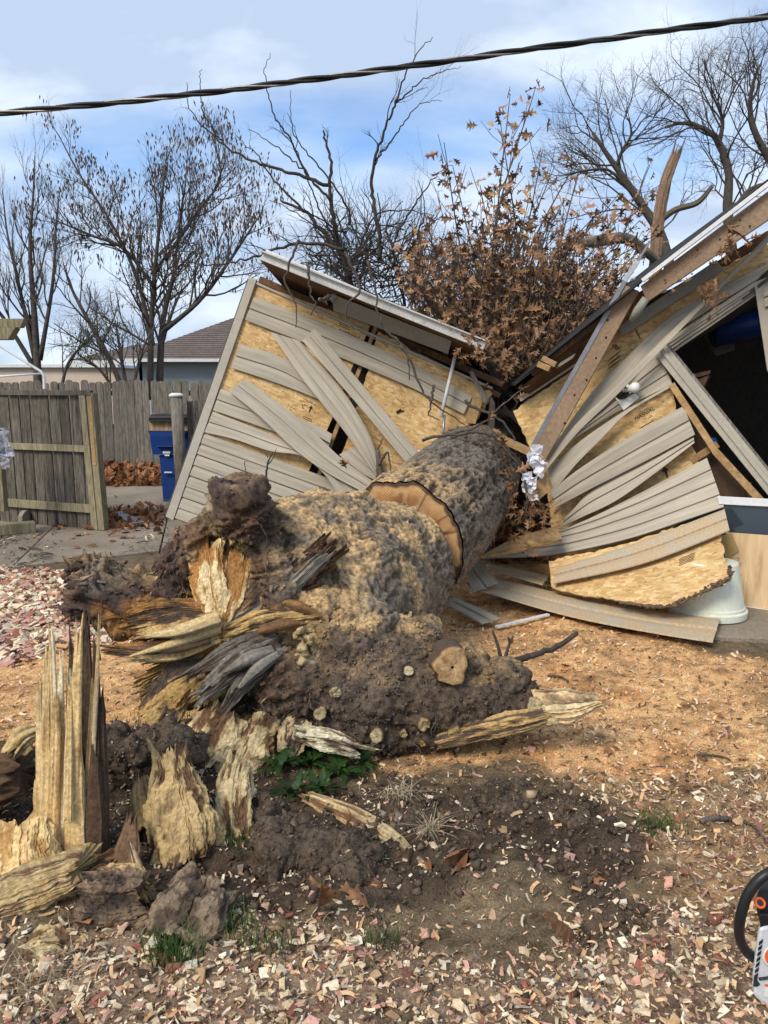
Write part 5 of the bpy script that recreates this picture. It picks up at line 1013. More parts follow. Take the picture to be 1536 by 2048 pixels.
siding(PLR, [(1135, 1030, .05), (1192, 974, .05), (1290, 926, .05), (1387, 874, .04)], [(1119, 1058, .05), (1165, 1036, .09), (1230, 1005, .10), (1307, 951, .08), (1389, 886, .04)], 2, gr, n=40, name='bent_siding', seed=26)
siding(PLR, [(1119, 1066, .15), (1190, 1032, .13), (1264, 995, .10), (1414, 916, .05)], [(960, 1118, .30), (1045, 1116, .32), (1123, 1109, .32), (1264, 1078, .30), (1449, 1016, .22)], 4, gr, n=50, mt='siding', name='bent_siding', seed=27)
siding(PLD, [(1112, 1136, .03), (1264, 1088, .03), (1449, 1018, .03)], [(1106, 1170, .05), (1286, 1130, .05), (1460, 1064, .04)], 2, gr, n=40, mt='siding_dusty', seed=28)
# fascia, roof edge, frieze
FY = PLR
rt0, rt1 = W(1030, 771, 6.45), W(1560, 350, 5.35)
MB().slab([W(1281, 572, 5.9), W(1560, 364, 5.35), W(1560, 424, 5.35), W(1294, 604, 5.9)], Vector((.015, .03, 0))).build('fascia_board', 'fascia_brown', gr, bevel=.004)
mb = MB()
for u, v in ((1330, 560), (1340, 590), (1395, 500), (1440, 478), (1480, 440), (1500, 452), (1384, 548)): mb.ball(W(u, v, 5.895 - (u - 1281) / 279 * .55 - .004), .008, .004, .006, None, 5)
mb.build('nail_heads', 'ink', gr)
MB().slab([rt0, W(1290, 560, 5.9), rt1, rt1 + Vector((0, -.02, .035)), W(1290, 551, 5.88), rt0 + Vector((0, 0, .02))], Vector((.4, 3.2, 0.0))).build('roof_deck', 'shingle_dark', gr)
MB().beam(W(1285, 561, 5.85), W(1562, 349, 5.3), .02, .028).build('drip_edge', 'white_metal', gr)
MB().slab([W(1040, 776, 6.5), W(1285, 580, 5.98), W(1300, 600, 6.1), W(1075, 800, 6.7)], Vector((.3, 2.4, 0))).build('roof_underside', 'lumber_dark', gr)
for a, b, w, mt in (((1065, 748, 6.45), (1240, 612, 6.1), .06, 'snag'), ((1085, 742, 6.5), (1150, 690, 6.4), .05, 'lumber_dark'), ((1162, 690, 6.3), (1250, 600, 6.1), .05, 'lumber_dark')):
    MB().beam(W(*a), W(*b), w, .04).build('rafter', mt, gr)
for a, b in (((1076, 728, 6.3), (1100, 738, 6.26)), ((1085, 716, 6.32), (1112, 730, 6.28))): MB().beam(W(*a), W(*b), .05, .045).build('rafter_end', 'lumber', gr, bevel=.004)
board(PLR, [(1112, 738), (1120, 726), (1152, 706), (1146, 716)], gr, 'soffit', 'torn_soffit', .2, .006)
strip(PLR, (1040, 800), (1150, 727), .035, .02, gr, 'trim_beige', 'frieze_strip', .01); strip(PLR, (1240, 664), (1440, 530), .09, .035, gr, 'soffit', 'frieze_strip', .02); strip(PLR, (1295, 618), (1540, 470), .07, .05, gr, 'lumber_dark', 'sub_fascia', -.05)
strip(PLR, (1290, 590), (1330, 566), .05, .03, gr, 'soffit', 'torn_soffit', .1)
MB().tube([W(1292, 597, 5.9), W(1275, 622, 5.95), W(1262, 640, 6.0)], [.03, .035, .02], 8).build('insulation_tuft', 'soffit', gr, smooth=True)
# door opening: head, jambs
def trimbar(a, b, w, off, mt, name, h=.02): return strip(PLR, a, b, w, h, gr, mt, name, off)
for k, (da, w, off) in enumerate(((0, .03, .05), (6, .022, .035), (12, .022, .02), (18, .02, .0))):
    trimbar((1322 + da * .6, 693 + da), (1512 + da * .2, 567 + da), w, off, 'trim_beige', 'door_head')
for k, (dx, w, off, mt) in enumerate(((0, .05, .08, 'trim_beige'), (13, .03, .095, 'trim_beige'), (24, .035, .07, 'trim_beige'), (34, .02, .05, 'grey_lumber'))):
    trimbar((1314 + dx * .62, 703 - dx * .42), (1545 + dx * .62, 990 - dx * .42), w, off, mt, 'door_jamb', .03)
strip(PLR, (1343, 768), (1431, 903), .05, .02, gr, 'lumber', 'jamb_stud', .05); strip(PLR, (1430, 902), (1524, 1004), .055, .02, gr, 'lumber', 'jamb_stud', .055)
MB().slab(px(PLR, [(1508, 566), (1560, 545), (1560, 800), (1534, 740)], .03), PLR.n * .03).build('door_jamb', 'trim_beige', gr, bevel=.004)
siding(PLR, [(1526, 576, .07), (1560, 562, .07)], [(1530, 616, .07), (1560, 606, .07)], 2, gr, n=6, seed=30)
# pegboard lining with its holes, cross piece, scraps behind the gap
PB = board(PLR, [(1318, 745), (1345, 770), (1440, 900), (1530, 1005), (1440, 1003), (1395, 915), (1350, 815)], gr, 'peg', 'pegboard', -.14, .006)
mb = MB()
for i in range(16):
    for j in range(22):
        u, v = 1352 + i * 11 + j * 2.2, 792 + j * 11 - i * 1.2
        if (v - 770) > (u - 1345) * 1.27 + 4 and v < 1000: mb.lathe(PLR.pt(u, v, -.1398), PLR.n, [(.004, 0), (.004, .0006)], 6)
mb.build('peg_holes', 'ink', PB)['kind'] = 'stuff'
strip(PLR, (1382, 922), (1436, 888), .055, .035, gr, 'lumber', 'nailer', -.03); board(PLR, [(1490, 968), (1502, 964), (1512, 1004), (1498, 1004)], gr, 'lumber', 'torn_board', -.05, .03)
tag(MB().lathe(PLR.pt(1424, 886, -.06), PLR.n + Vector((.3, 0, .3)), [(.034, -.02), (.038, -.015), (.038, .03), (.03, .036)], 16).build('tape_roll', 'blue_plastic', None, smooth=True), 'small blue cap like roll wedged behind the diagonal door jamb', 'roll')
# interior: shell added to block light and keep it dark, and what shows there
MB().slab([Vector((1.25, 10.9, 0)), Vector((6, 10.2, 0)), Vector((6, 10.2, 3.4)), Vector((1.25, 10.9, 2.4))], Vector((0, .05, 0))).build('shell_back', 'shell_dark', gr)
MB().slab([Vector((5.2, 5.3, 0)), Vector((5.2, 10.4, 0)), Vector((5.2, 10.4, 3.6)), Vector((5.2, 5.3, 3.6))], Vector((.05, 0, 0))).build('shell_side', 'shell_dark', gr)
MB().slab([Vector((1.0, 7.0, 0)), Vector((1.2, 10.9, 0)), Vector((1.2, 10.9, 2.3)), Vector((1.0, 7.0, 1.5))], Vector((-.03, 0, 0))).build('shell_inner', 'shell_dark', gr)
MB().slab([W(1330, 720, 6.3), W(1590, 520, 5.7), Vector((6, 10.2, 3.3)), Vector((1.3, 10.6, 2.3))], Vector((0, 0, .03))).build('ceiling', 'shell_dark', gr)
MB().slab([W(1560, 560, 5.62), W(1560, 1290, 5.62), Vector((5.2, 5.4, 0)), Vector((5.2, 5.4, 3.2))], Vector((0, .03, 0))).build('wall_right_of_door', 'siding', gr)
tag(MB().lathe(W(1500, 652, 7.4), (1, -.15, .2), [(.10, -.35), (.13, -.33), (.13, .0), (.125, .02), (.13, .04), (.13, .33), (.1, .35)], 20).build('blue_drum', 'bin_blue', None, smooth=True), 'dark blue drum hung high inside the garage doorway', 'drum')
tag(MB().slab([W(1408, 668, 7.6), W(1468, 645, 7.6), W(1470, 700, 7.6), W(1432, 712, 7.6)], Vector((0, .03, 0))).build('grey_board', 'soffit', None), 'dim grey panel leaning inside the dark garage', 'board')
e = thing('wooden_shelf', 'brown wooden shelf corner jutting behind the diagonal door jamb', 'shelf', W(1395, 783, 6.4))
MB().slab([W(1366, 752, 6.35), W(1422, 740, 6.3), W(1419, 748, 6.3), W(1366, 762, 6.35)], Vector((.1, .3, 0))).build('shelf_top', 'snag', e); MB().slab([W(1380, 765, 6.34), W(1419, 750, 6.31), W(1402, 785, 6.31)], Vector((.1, .2, 0))).build('shelf_side', 'snag', e)

# ------------------------------------------------ loose things on and round the wreck
fb = thing('fallen_fascia_board', 'brown painted fascia board with grey metal edge hanging diagonally across strand board', 'board', PLR.pt(1080, 905, .25))
OF = lambda v: .30 - (v - 570) / 340 * .12
MB().slab([PLR.pt(u, v, OF(v)) for u, v in ((1252, 572), (1279, 583), (1094, 917), (1066, 892))], PLR.n * .03).build('plank', 'fascia_brown', fb, bevel=.004)
mb = MB(); mb.tube([PLR.pt(1300, 482, .30), PLR.pt(1276, 522, .315)], .011, 4); mb.build('bent_strip_end', 'galv', fb)
mb = MB(); mb.beam(PLR.pt(1276, 521, .315), PLR.pt(1249, 562, .33), .035, .012, PLR.n); mb.beam(PLR.pt(1250, 562, .335), PLR.pt(1066, 891, .21), .035, .012, PLR.n); mb.build('metal_edge', 'galv', fb)
mb = MB()
for u, v in ((1213, 675), (1193, 716), (1150, 790), (1216, 640), (1174, 760), (1130, 846)): mb.ball(PLR.pt(u, v, OF(v) + .031), .012, .004, .012, None, 5)
mb.build('nail_heads', 'ink', fb)
lf = thing('flood_light', 'white square flood light base with dark socket and one white bulb on the siding', 'light', PLR.pt(1246, 790, .06))
MB().slab(px(PLR, [(1213, 768), (1243, 750), (1279, 796), (1248, 821)], .03), PLR.n * .03).build('mounting_block', 'white_plastic', lf, bevel=.004)
MB().lathe(PLR.pt(1244, 785, .062), PLR.n, [(.052, 0), (.056, .008), (.045, .02), (.03, .03)], 24).build('socket_base', 'black_plastic', lf, smooth=True)
bd_ = (PLR.pt(1276, 773, .16) - PLR.pt(1249, 781, .09)).normalized()
MB().lathe(PLR.pt(1247, 782, .09), bd_, [(.014, 0), (.016, .03), (.018, .055), (.034, .085), (.042, .11), (.038, .135), (.022, .15)], 20).build('bulb', 'paint_white', lf, smooth=True)
MB().tube([PLR.pt(1243, 786, .08), PLR.pt(1255, 792, .12), PLR.pt(1270, 784, .13)], .008, 8).build('bracket', 'black_plastic', lf, smooth=True)
# planter upside down
bp = thing('white_planter', 'pale greenish white planter bucket standing upside down below the strand board', 'planter', G(1412, 1262))
pc = W(1412, 1252, 5.36); pc.z = .038
MB().lathe(pc, (0, .02, 1), [(.265, 0), (.268, .05), (.252, .055), (.252, .075), (.245, .08), (.19, .38), (.185, .39), (.17, .392)], 48).build('bucket', 'planter', bp, smooth=False, bevel=.003)
# storm door lying against the opening
sd_ = thing('storm_door', 'white framed storm door with dark glass and plywood leaning at the right edge', 'door', Vector((2.75, 5.5, .04)))
SP = Plane(W(1470, 1210, 5.62), W(1536, 1222, 5.5), W(1450, 1000, 5.75))
def sp(pts, off, th, name, mt): return MB().slab([SP.pt(u, v, off) for u, v in pts], SP.n * th).build(name, mt, sd_, bevel=.002)
sp([(1436, 992), (1640, 1003), (1640, 1018), (1440, 1008)], 0, .04, 'top_rail', 'white_metal'); sp([(1442, 1008), (1640, 1018), (1640, 1076), (1452, 1064)], .005, .01, 'glass_pane', 'glass_dark')
sp([(1452, 1064), (1640, 1078), (1640, 1236), (1478, 1209)], .004, .014, 'plywood_panel', 'plywood'); sp([(1476, 1209), (1640, 1233), (1640, 1250), (1480, 1224)], 0, .04, 'bottom_rail', 'white_metal')
mb = MB()
for k in range(7): mb.box(SP.pt(1478 + (k % 2) * 3, 1118 + k * 11, .0185), SP.ux * .004, SP.uy * .014, SP.n * .0004); mb.box(SP.pt(1474 + (k % 2) * 3, 1116 + k * 11, .0185), SP.ux * .012, SP.uy * .003, SP.n * .0004)
mb.build('printed_mark', 'soffit', sd_)
tag(MB().slab([SP.pt(u, v, .03) for u, v in ((1440, 1072), (1464, 1066), (1478, 1102), (1462, 1112), (1490, 1206), (1480, 1209), (1454, 1130))], SP.n * .002).build('brown_paper', 'paper'), 'torn brown perforated paper between strand board and storm door', 'paper')
# siding and scraps on the ground
def ground_siding(label, top, bot, courses, z=.05, n=30, mt='siding_dusty', name='loose_siding', zt=None):
    h = Plane(Vector((0, 5, z)), Vector((1, 5, z)), Vector((0, 6, z + (.0 if zt is None else zt)))); h.ux = Vector((1, 0, 0)); h.uy = Vector((0, 1, 0))
    if h.n.z < 0: h.n = -h.n
    root = thing(name, label, 'siding', h.pt(*top[0][:2]), 'siding strips lying on the sawdust')
    siding(h, top, bot, courses, root, off=0, mt=mt, n=n, name='strip', prof=.012); return root
ground_siding('longest siding strip on the sawdust, ending at the planter', [(995, 1156, .04), (1136, 1190, .03), (1307, 1222, .02), (1441, 1237, .03)], [(959, 1184, .05), (1136, 1235, .0), (1307, 1269, -.01), (1425, 1288, -.0)], 2, .06, 40)
ground_siding('short siding end bent over the long strip beside the trunk', [(958, 1117, .12), (978, 1142, .1), (998, 1167, .06)], [(927, 1143, .06), (936, 1166, .06), (945, 1187, .05)], 2, .1, 14, 'siding')
ground_siding('dusty siding strip under the fanned panels with a pointed end', [(961, 1121, .05), (1030, 1136, .04), (1098, 1152, .03)], [(985, 1143, .05), (1035, 1158, .03), (1085, 1172, .02)], 2, .1, 16)
ground_siding('small siding offcut nearest the trunk on the sawdust', [(910, 1194, .03), (955, 1214, .02), (1005, 1237, .01)], [(890, 1208, .03), (925, 1228, .01), (964, 1251, .0)], 2, .05, 16, 'siding')
tag(MB().beam(G(992, 1254, .03), G(1097, 1229, .05), .03, .012).build('white_trim_strip', 'white_weathered'), 'thin white trim strip lying on the sawdust', 'trim strip')
def scrap(label, a, b, w, h, mt='lumber', name='broken_lumber', cat='lumber'): return tag(MB().beam(a, b, w, h).build(name, mt, bevel=.004), label, cat)
scrap('short pale lumber end sticking out above the trunk', W(1000, 876, 6.35), W(1064, 906, 6.2), .09, .05)
tag(MB().slab([W(1072, 964, 6.05), W(1090, 945, 6.05), W(1101, 980, 6.02), W(1074, 1003, 6.02)], Vector((.03, .05, .01))).build('strand_board_scrap', 'lumber'), 'small upright wood scrap beside the white plastic film', 'board scrap')
tag(MB().slab([W(961, 1112, 5.75), W(1030, 1074, 6.0), W(1112, 1052, 6.1), W(1124, 1078, 5.95), W(1050, 1098, 5.7)], Vector((0, .01, -.02))).build('strand_board_scrap', 'lumber'), 'flat strand board scrap covered with brown leaves right of the trunk', 'board scrap')
scrap('thin yellow stick lying on the leaves beside the siding', W(1100, 1016, 5.9), W(1122, 998, 5.9), .02, .015)
def crumple(name, label, blobs, mt, seed, amp=.5):
    """thin film crushed into folds: sheets whose points are thrown about by noise"""
    VV = []; FF = []; n = 17; base = 0
    for k, (u, v, Y, q) in enumerate(blobs):
        c = np.array(W(u, v, Y)); gx, gy = np.meshgrid(np.linspace(-1, 1, n), np.linspace(-1, 1, n)); g = np.stack([gx.ravel() * q * 1.5, gx.ravel() * 0, gy.ravel() * q * 1.9], 1) + seed * 3.3 + k * 1.7
        o = np.stack([fbm(g * 17, 2, .5, seed), fbm(g * 17, 2, .5, seed + 5), fbm(g * 17, 2, .5, seed + 9)], 1) * q * np.array([.75, 1.0, .75])
        VV.append(c + (g - seed * 3.3 - k * 1.7) * .8 + o); FF.append(grid_faces(n, n) + base); base += n * n
    ob = npmesh(name, np.concatenate(VV), np.concatenate(FF), mt, None, False); md = ob.modifiers.new('solid', 'SOLIDIFY'); md.thickness = .0012
    return tag(ob, label, 'plastic film')
def rvec(r): return Vector((r.gauss(0, 1), r.gauss(0, 1), r.gauss(0, 1)))
crumple('plastic_film', 'crumpled white plastic film hanging at the torn corner', [(1073, 906, 6.0, .04), (1064, 918, 5.98, .035), (1074, 928, 5.98, .04), (1078, 942, 5.98, .03)], 'film', 3)
crumple('plastic_film', 'lower scrap of white plastic film above the leaves', [(1058, 968, 5.95, .04), (1062, 982, 5.95, .04), (1052, 958, 5.95, .03)], 'film', 5)
crumple('plastic_film', 'tiny white film scrap at the top left of the trunk', [(846, 912, 6.0, .03), (856, 910, 6.0, .025)], 'film', 7)

# ================================================================ BACK YARD
def picket_mesh(name, w, h, th, mt, ear=.035):
    mb = MB(); q = [(-w / 2, 0), (w / 2, 0), (w / 2, h - ear), (w / 2 - ear * .55, h - ear * .3), (w * .18, h), (-w * .18, h), (-w / 2 + ear * .55, h - ear * .3), (-w / 2, h - ear)]
    return mb.slab([Vector((x, 0, z)) for x, z in q], Vector((0, th, 0))).mesh(name, mt)
def picket_run(root, a, b, pm, pitch, r, zbase=0, tilt=.006):
    a, b = Vector(a), Vector(b); t = b - a; n = int(t.length / pitch); ang = math.atan2(t.y, t.x)
    for i in range(n):
        o = bpy.data.objects.new('picket', pm); col.objects.link(o); o.parent = root; o.matrix_parent_inverse = Matrix.Translation(-Vector(root.location))
        p = a + t * ((i + .5) / n); o.location = (p.x, p.y + r.uniform(-.004, .004), zbase + r.uniform(-.012, .012)); o.rotation_euler = (r.gauss(0, tilt), r.gauss(0, tilt), ang); o.scale = (r.uniform(.96, 1.0), 1, r.uniform(.985, 1.012))
r_ = random.Random(11)
fa, fb_ = W(-120, 960, 14.4), W(560, 960, 13.5); fa.z = fb_.z = 0
fence = thing('privacy_fence', 'weathered grey dog-eared board fence across the back of the yard', 'fence', fa.lerp(fb_, .5))
picket_run(fence, fa, fb_, picket_mesh('picket', .142, 1.76, .018, 'picket'), .146, r_)
for z in (.3, .95, 1.55): MB().beam(fa + Vector((0, .06, z)), fb_ + Vector((0, .06, z)), .04, .09).build('rail', 'picket', fence)
for k in range(4):
    p = fa.lerp(fb_, k / 3); MB().box(p + Vector((0, .13, .85)), (.045, 0, 0), (0, .045, 0), (0, 0, .85)).build('post', 'picket', fence)
# open gate panel
ga, gb = G(-70, 1040), G(204, 1064); ga.z = gb.z = .03
gate = thing('wooden_gate', 'dark weathered board gate panel with pale rails standing open at left', 'gate', ga.lerp(gb, .5))
gt = (gb - ga).normalized(); gn = Vector((gt.y, -gt.x, 0)); gn = gn if gn.y < 0 else -gn
picket_run(gate, ga, gb - gt * .06, picket_mesh('picket', .138, 1.6, .018, 'picket_gate', .03), .142, r_, .03, .004)
def rail(z, h, mt='treated', x0=0, x1=0, out=.028, n='rail'): MB().beam(ga + gt * x0 + gn * out + Vector((0, 0, z)), gb + gt * x1 + gn * out + Vector((0, 0, z)), .045, h).build(n, mt, gate, bevel=.004)
rail(1.56, .06, 'picket'); rail(.93, .075, 'treated', 0, -.1); rail(.24, .095, 'treated', 0, -.1)
MB().beam(gb - gt * .06 + gn * .03, gb - gt * .13 + gn * .03 + Vector((0, 0, 1.53)), .085, .045, gn).build('stile', 'treated', gate, bevel=.004)
MB().beam(gb + gt * .03, gb - gt * .03 + Vector((0, 0, 1.56)), .09, .09, gn).build('post', 'treated', gate, bevel=.005)
MB().beam(gb - gt * .005 + Vector((0, 0, .75)) + gn * .047, gb - gt * .02 + Vector((0, 0, 1.5)) + gn * .047, .05, .01, gn).build('batten', 'lumber', gate)
pp = tag(MB().beam(W(4, 1022, 8.5), W(-6, 870, 8.5), .10, .10).build('timber_post', 'treated', bevel=.006), 'short pale treated post at the left edge beside the gate', 'post')
tag(MB().beam(Vector((W(-60, 1040, 8.3).x, 8.3, .085)), Vector((W(70, 1040, 8.62).x, 8.62, .085)), .12, .13).build('landscape_timber', 'treated', bevel=.012), 'pale landscape timber lying at the foot of the gate', 'timber')
def edging():
    def seg(p, q):
        t = q - p; mb = MB(); n = 24; L_ = t.length; top = [p + t * (i / n) + Vector((0, 0, .13 + .05 * abs(math.sin(math.pi * (i / n) * 2)))) for i in range(n + 1)]
        return mb.slab([p, q] + top[::-1], Vector((t.y, -t.x, 0)).normalized() * .055)
    a, b, c = G(37, 1054, .02), G(76, 1040, .02), G(116, 1048, .02)
    e = thing('edging_block', 'grey scalloped concrete edging block in front of the gate', 'edging', b)
    seg(a, b).build('block', 'concrete_block', e, bevel=.006); seg(b + Vector((.01, 0, 0)), c).build('block', 'concrete_block', e, bevel=.006)
edging()
crumple('plastic_wrap', 'crumpled white patterned plastic draped over the timber post', [(4, 878, 8.38, .07), (2, 895, 8.38, .06), (12, 905, 8.36, .05), (13, 925, 8.36, .04)], 'plastic_wrap', 9, .7)
e = thing('pergola_beam', 'pale notched wooden beam end entering at the left edge', 'beam', W(-40, 680, 8.0))
MB().slab([W(-80, 637, 8), W(48, 637, 8), W(41, 655, 8), W(-80, 655, 8)], Vector((0, .09, 0))).build('beam', 'treated', e, bevel=.004); MB().slab([W(-80, 655, 7.98), W(30, 655, 7.98), W(16, 679, 7.98), W(-80, 679, 7.98)], Vector((0, .13, 0))).build('beam', 'treated', e, bevel=.004)
MB().box(Vector((W(-70, 700, 8.1).x, 8.1, 1.1)), (.045, 0, 0), (0, .045, 0), (0, 0, 1.1)).build('post', 'treated', e)
MB().tube([W(-60, 655, 10.6), W(0, 692, 10.6), W(82, 743, 10.6), W(88, 752, 10.6), W(89, 800, 10.6), W(92, 1000, 10.6)], .018, 8).tube([W(-60, 757, 10.6), W(84, 747, 10.6)], .014, 8).build('clothes_pole', 'white_metal', smooth=True)
tag(bpy.data.objects['clothes_pole'], 'thin bent white metal pole frame rising behind the gate', 'pole')
# capped post with a bit of fence
e = thing('capped_post', 'thick brown post with white cap right of the blue bin', 'post', Vector((W(360, 900, 10.7).x, 10.7, 0)))
q = W(357, 900, 10.7); MB().tube([Vector((q.x + .03, 10.7, 0)), Vector((q.x, 10.7, 1.53))], .085, 14).build('shaft', 'picket', e, smooth=True); MB().lathe(Vector((q.x, 10.7, 1.53)), (0, 0, 1), [(.1, 0), (.1, .02), (.06, .045)], 16).build('cap', 'paint_white', e)
for k in range(3): MB().box(Vector((q.x + .14 + k * .075, 10.85, .72)), (.036, 0, 0), (0, .01, 0), (0, 0, .74 + .01 * k)).build('picket', 'picket', e)
# recycling cart
def cart():
    e = thing('recycling_cart', 'blue wheeled recycling cart with black lid lifted over pale boxes', 'cart', Vector((W(338, 1000, 11.2).x, 11.2, .02)))
    def q(u, v, y=11.0): return W(u, v, y)
    def loft(secs):
        mb = MB(); n = 4
        for (u0, u1, v, y0, y1) in secs:
            a, b = q(u0, v, y0), q(u1, v, y0); mb.v += [tuple(a), tuple(b), (b.x, y1, b.z), (a.x, y1, a.z)]
        for i in range(len(secs) - 1):
            for k in range(4): mb.f.append((i * 4 + k, i * 4 + (k + 1) % 4, (i + 1) * 4 + (k + 1) % 4, (i + 1) * 4 + k))
        mb.f.append((0, 1, 2, 3)); mb.f.append(tuple(len(secs) * 4 - 4 + k for k in (3, 2, 1, 0))); return mb
    loft([(326, 372, 1001, 11.02, 11.5), (323, 374, 965, 11.0, 11.52), (318, 376, 912, 10.97, 11.55)]).build('lower_body', 'bin_blue', e, bevel=.012)
    loft([(305, 378, 910, 10.96, 11.56), (301, 380, 890, 10.94, 11.58), (298, 382, 864, 10.92, 11.6)]).build('upper_body', 'bin_blue', e, bevel=.012)
    loft([(314, 344, 893, 10.90, 10.95), (300, 358, 872, 10.88, 10.95), (296, 384, 862, 10.88, 11.6)]).build('rim_grip', 'bin_blue', e, bevel=.008)
    loft([(299, 380, 862, 11.0, 11.5), (298, 381, 841, 11.0, 11.5)]).build('box_stack', 'cardboard', e)
    loft([(297, 383, 842, 10.93, 11.6), (297, 383, 834, 10.93, 11.6), (302, 380, 829, 10.97, 11.56)]).build('lid', 'black_plastic', e, bevel=.01)
    MB().tube([q(329, 945, 10.95), q(344, 945, 10.95)], .012, 8).build('lift_bar', 'white_metal', e)
    mb = MB()
    for i in range(5): mb.box(q(327 + i * 3, 905, 10.935), (.008, 0, 0), (0, .003, 0), (0, 0, .014 + .003 * (i % 2)))
    mb.box(q(334, 910.5, 10.935), (.034, 0, 0), (0, .003, 0), (0, 0, .010)); mb.build('printed_label', 'paint_white', e)
    for dx in (-.1, .22): MB().lathe(Vector((W(345, 1000, 11.5).x + dx, 11.55, .12)), (1, 0, 0), [(.1, -.02), (.12, -.015), (.12, .015), (.1, .02)], 16).build('wheel', 'black_plastic', e)
cart()
tag(MB().slab([G(226, 1032, .03), G(243, 1028, .03), G(290, 1050, .03), G(262, 1054, .03)], Vector((0, 0, .045))).build('flattened_downspout', 'galv', bevel=.01), 'bluish grey flattened downspout lying on the patio behind the gate', 'downspout')
# neighbour's house
def house():
    e = thing('neighbour_house', 'grey blue house with brown shingle hip roof and white gutter behind the fence', 'house', Vector((-6, 27, 0)))
    y0, y1 = 25.0, 29.5; ze = W(300, 718, y0).z; zr = W(480, 632, y1).z; xl = W(236, 718, y0).x; xr = 8.0; xa = W(478, 632, y1).x
    E = [Vector((xl, y0, ze)), Vector((xr, y0, ze)), Vector((xr, y1 + 4.5, ze)), Vector((xl, y1 + 4.5, ze))]; Rg = [Vector((xa, y1, zr)), Vector((xr - 3, y1, zr))]
    mb = MB(); n = 22                                                                  # courses of shingles, each lapping the next
    for i in range(n):
        t0, t1 = i / n, (i + 1) / n
        def row(t): return E[0].lerp(Rg[0], t), E[1].lerp(Rg[1], t)
        a, b = row(t0); c, d = row(t1); up_ = Vector((0, -.01, .014)); mb.add([a + up_, b + up_, d, c, a, b], [(0, 1, 2, 3), (4, 5, 1, 0)])
        def rowl(t): return E[3].lerp(Rg[0], t), E[0].lerp(Rg[0], t)
        a, b = rowl(t0); c, d = rowl(t1); up_ = Vector((-.01, 0, .014)); mb.add([a + up_, b + up_, d, c, a, b], [(0, 1, 2, 3), (4, 5, 1, 0)])
    mb.add([E[2], E[3], Rg[0], Rg[1]], [(0, 1, 2, 3)]); mb.add([E[1], E[2], Rg[1]], [(0, 1, 2)])
    mb.build('roof', 'roof_shingle', e)
    MB().beam(E[0] + Vector((0, -.05, -.04)), E[1] + Vector((0, -.05, -.04)), .1, .1).build('gutter', 'white_metal', e)
    MB().slab([Vector((xl + .5, y0 + .5, 0)), Vector((xr - .5, y0 + .5, 0)), Vector((xr - .5, y0 + .5, ze)), Vector((xl + .5, y0 + .5, ze))], Vector((0, .1, 0))).build('wall', 'house_wall', e)
    MB().slab([Vector((xl + .5, y0 + .5, 0)), Vector((xl + .5, y1 + 4, 0)), Vector((xl + .5, y1 + 4, ze)), Vector((xl + .5, y0 + .5, ze))], Vector((.1, 0, 0))).build('wall', 'house_wall', e)
    x2 = W(140, 722, y0 + 4).x; z2 = W(140, 722, y0 + 4).z; MB().slab([Vector((x2, y0 + 4, z2)), Vector((xl + 1, y0 + 4, z2)), Vector((xl + 1, y0 + 7, z2 + .9)), Vector((x2 + 1.5, y0 + 7, z2 + .7))], Vector((0, 0, .05))).build('rear_roof', 'roof_shingle', e)
    MB().beam(Vector((x2, y0 + 3.95, z2 - .05)), Vector((xl + 1, y0 + 3.95, z2 - .05)), .1, .14).build('gutter', 'white_metal', e)
    MB().slab([W(455, 665, 24.2), W(520, 655, 24.2), W(520, 672, 24.2), W(462, 676, 24.2)], Vector((0, 1.5, .1))).build('porch_roof', 'roof_shingle', e)
    e2 = thing('pale_building', 'long low pale pinkish building far behind the left trees', 'building', Vector((-20, 34, 0))); z = W(60, 735, 32).z; a, b = W(-700, 735, 32).x, W(230, 735, 32).x
    MB().box(Vector(((a + b) / 2, 34, z / 2)), ((b - a) / 2, 0, 0), (0, 2, 0), (0, 0, z / 2)).build('wall', 'pale_wall', e2)
    MB().box(Vector(((a + b) / 2, 34, z + .06)), ((b - a) / 2 + .2, 0, 0), (0, 2.2, 0), (0, 0, .06)).build('roof', 'white_metal', e2)
house()

# ---------------------------------------------------------------- trees
def rv(r): return Vector((r.gauss(0, 1), r.gauss(0, 1), r.gauss(0, 1)))
def grow(mb, r, p, d, ln, rad, lvl, cfg, tips):
    nseg = cfg['seg'][lvl]; wob = cfg['wob'][lvl]; pts = [p]; rs = [rad]; up_ = cfg['up'][lvl]
    for i in range(nseg):
        d = (d + rv(r) * wob + Vector((0, 0, up_))).normalized(); p = p + d * (ln / nseg); pts.append(p); rs.append(rad * (1 - (1 - cfg['taper']) * (i + 1) / nseg))
    mb.tube(pts, rs, cfg['sides'][lvl], False)
    if lvl + 1 >= len(cfg['seg']): tips.append((pts[-1], d)); return
    k = cfg['kids'][lvl]
    for j in range(k):
        t = cfg['from'][lvl] + (1 - cfg['from'][lvl]) * (j + r.random()) / k; i = min(int(t * nseg), nseg - 1); q = pts[i].lerp(pts[i + 1], t * nseg - i)
        dd = (pts[i + 1] - pts[i]).normalized(); side = dd.cross(rv(r)).normalized(); a = r.uniform(*cfg['ang'][lvl]); nd = (dd * math.cos(a) + side * math.sin(a)).normalized()
        grow(mb, r, q, nd, ln * r.uniform(*cfg['len'][lvl]) * (1.15 - .45 * t), rs[i] * r.uniform(.5, .7), lvl + 1, cfg, tips)
BASE = dict(seg=[7, 6, 5, 4, 3], wob=[.10, .13, .16, .2, .25], up=[.04, .06, .06, .05, .03], taper=.35, sides=[8, 6, 5, 4, 3], kids=[6, 6, 5, 4], **{'from': [.3, .25, .2, .15]}, ang=[(.4, .8), (.4, .8), (.4, .9), (.4, 1.0)], len=[(.55, .8), (.5, .75), (.45, .7), (.4, .7)])
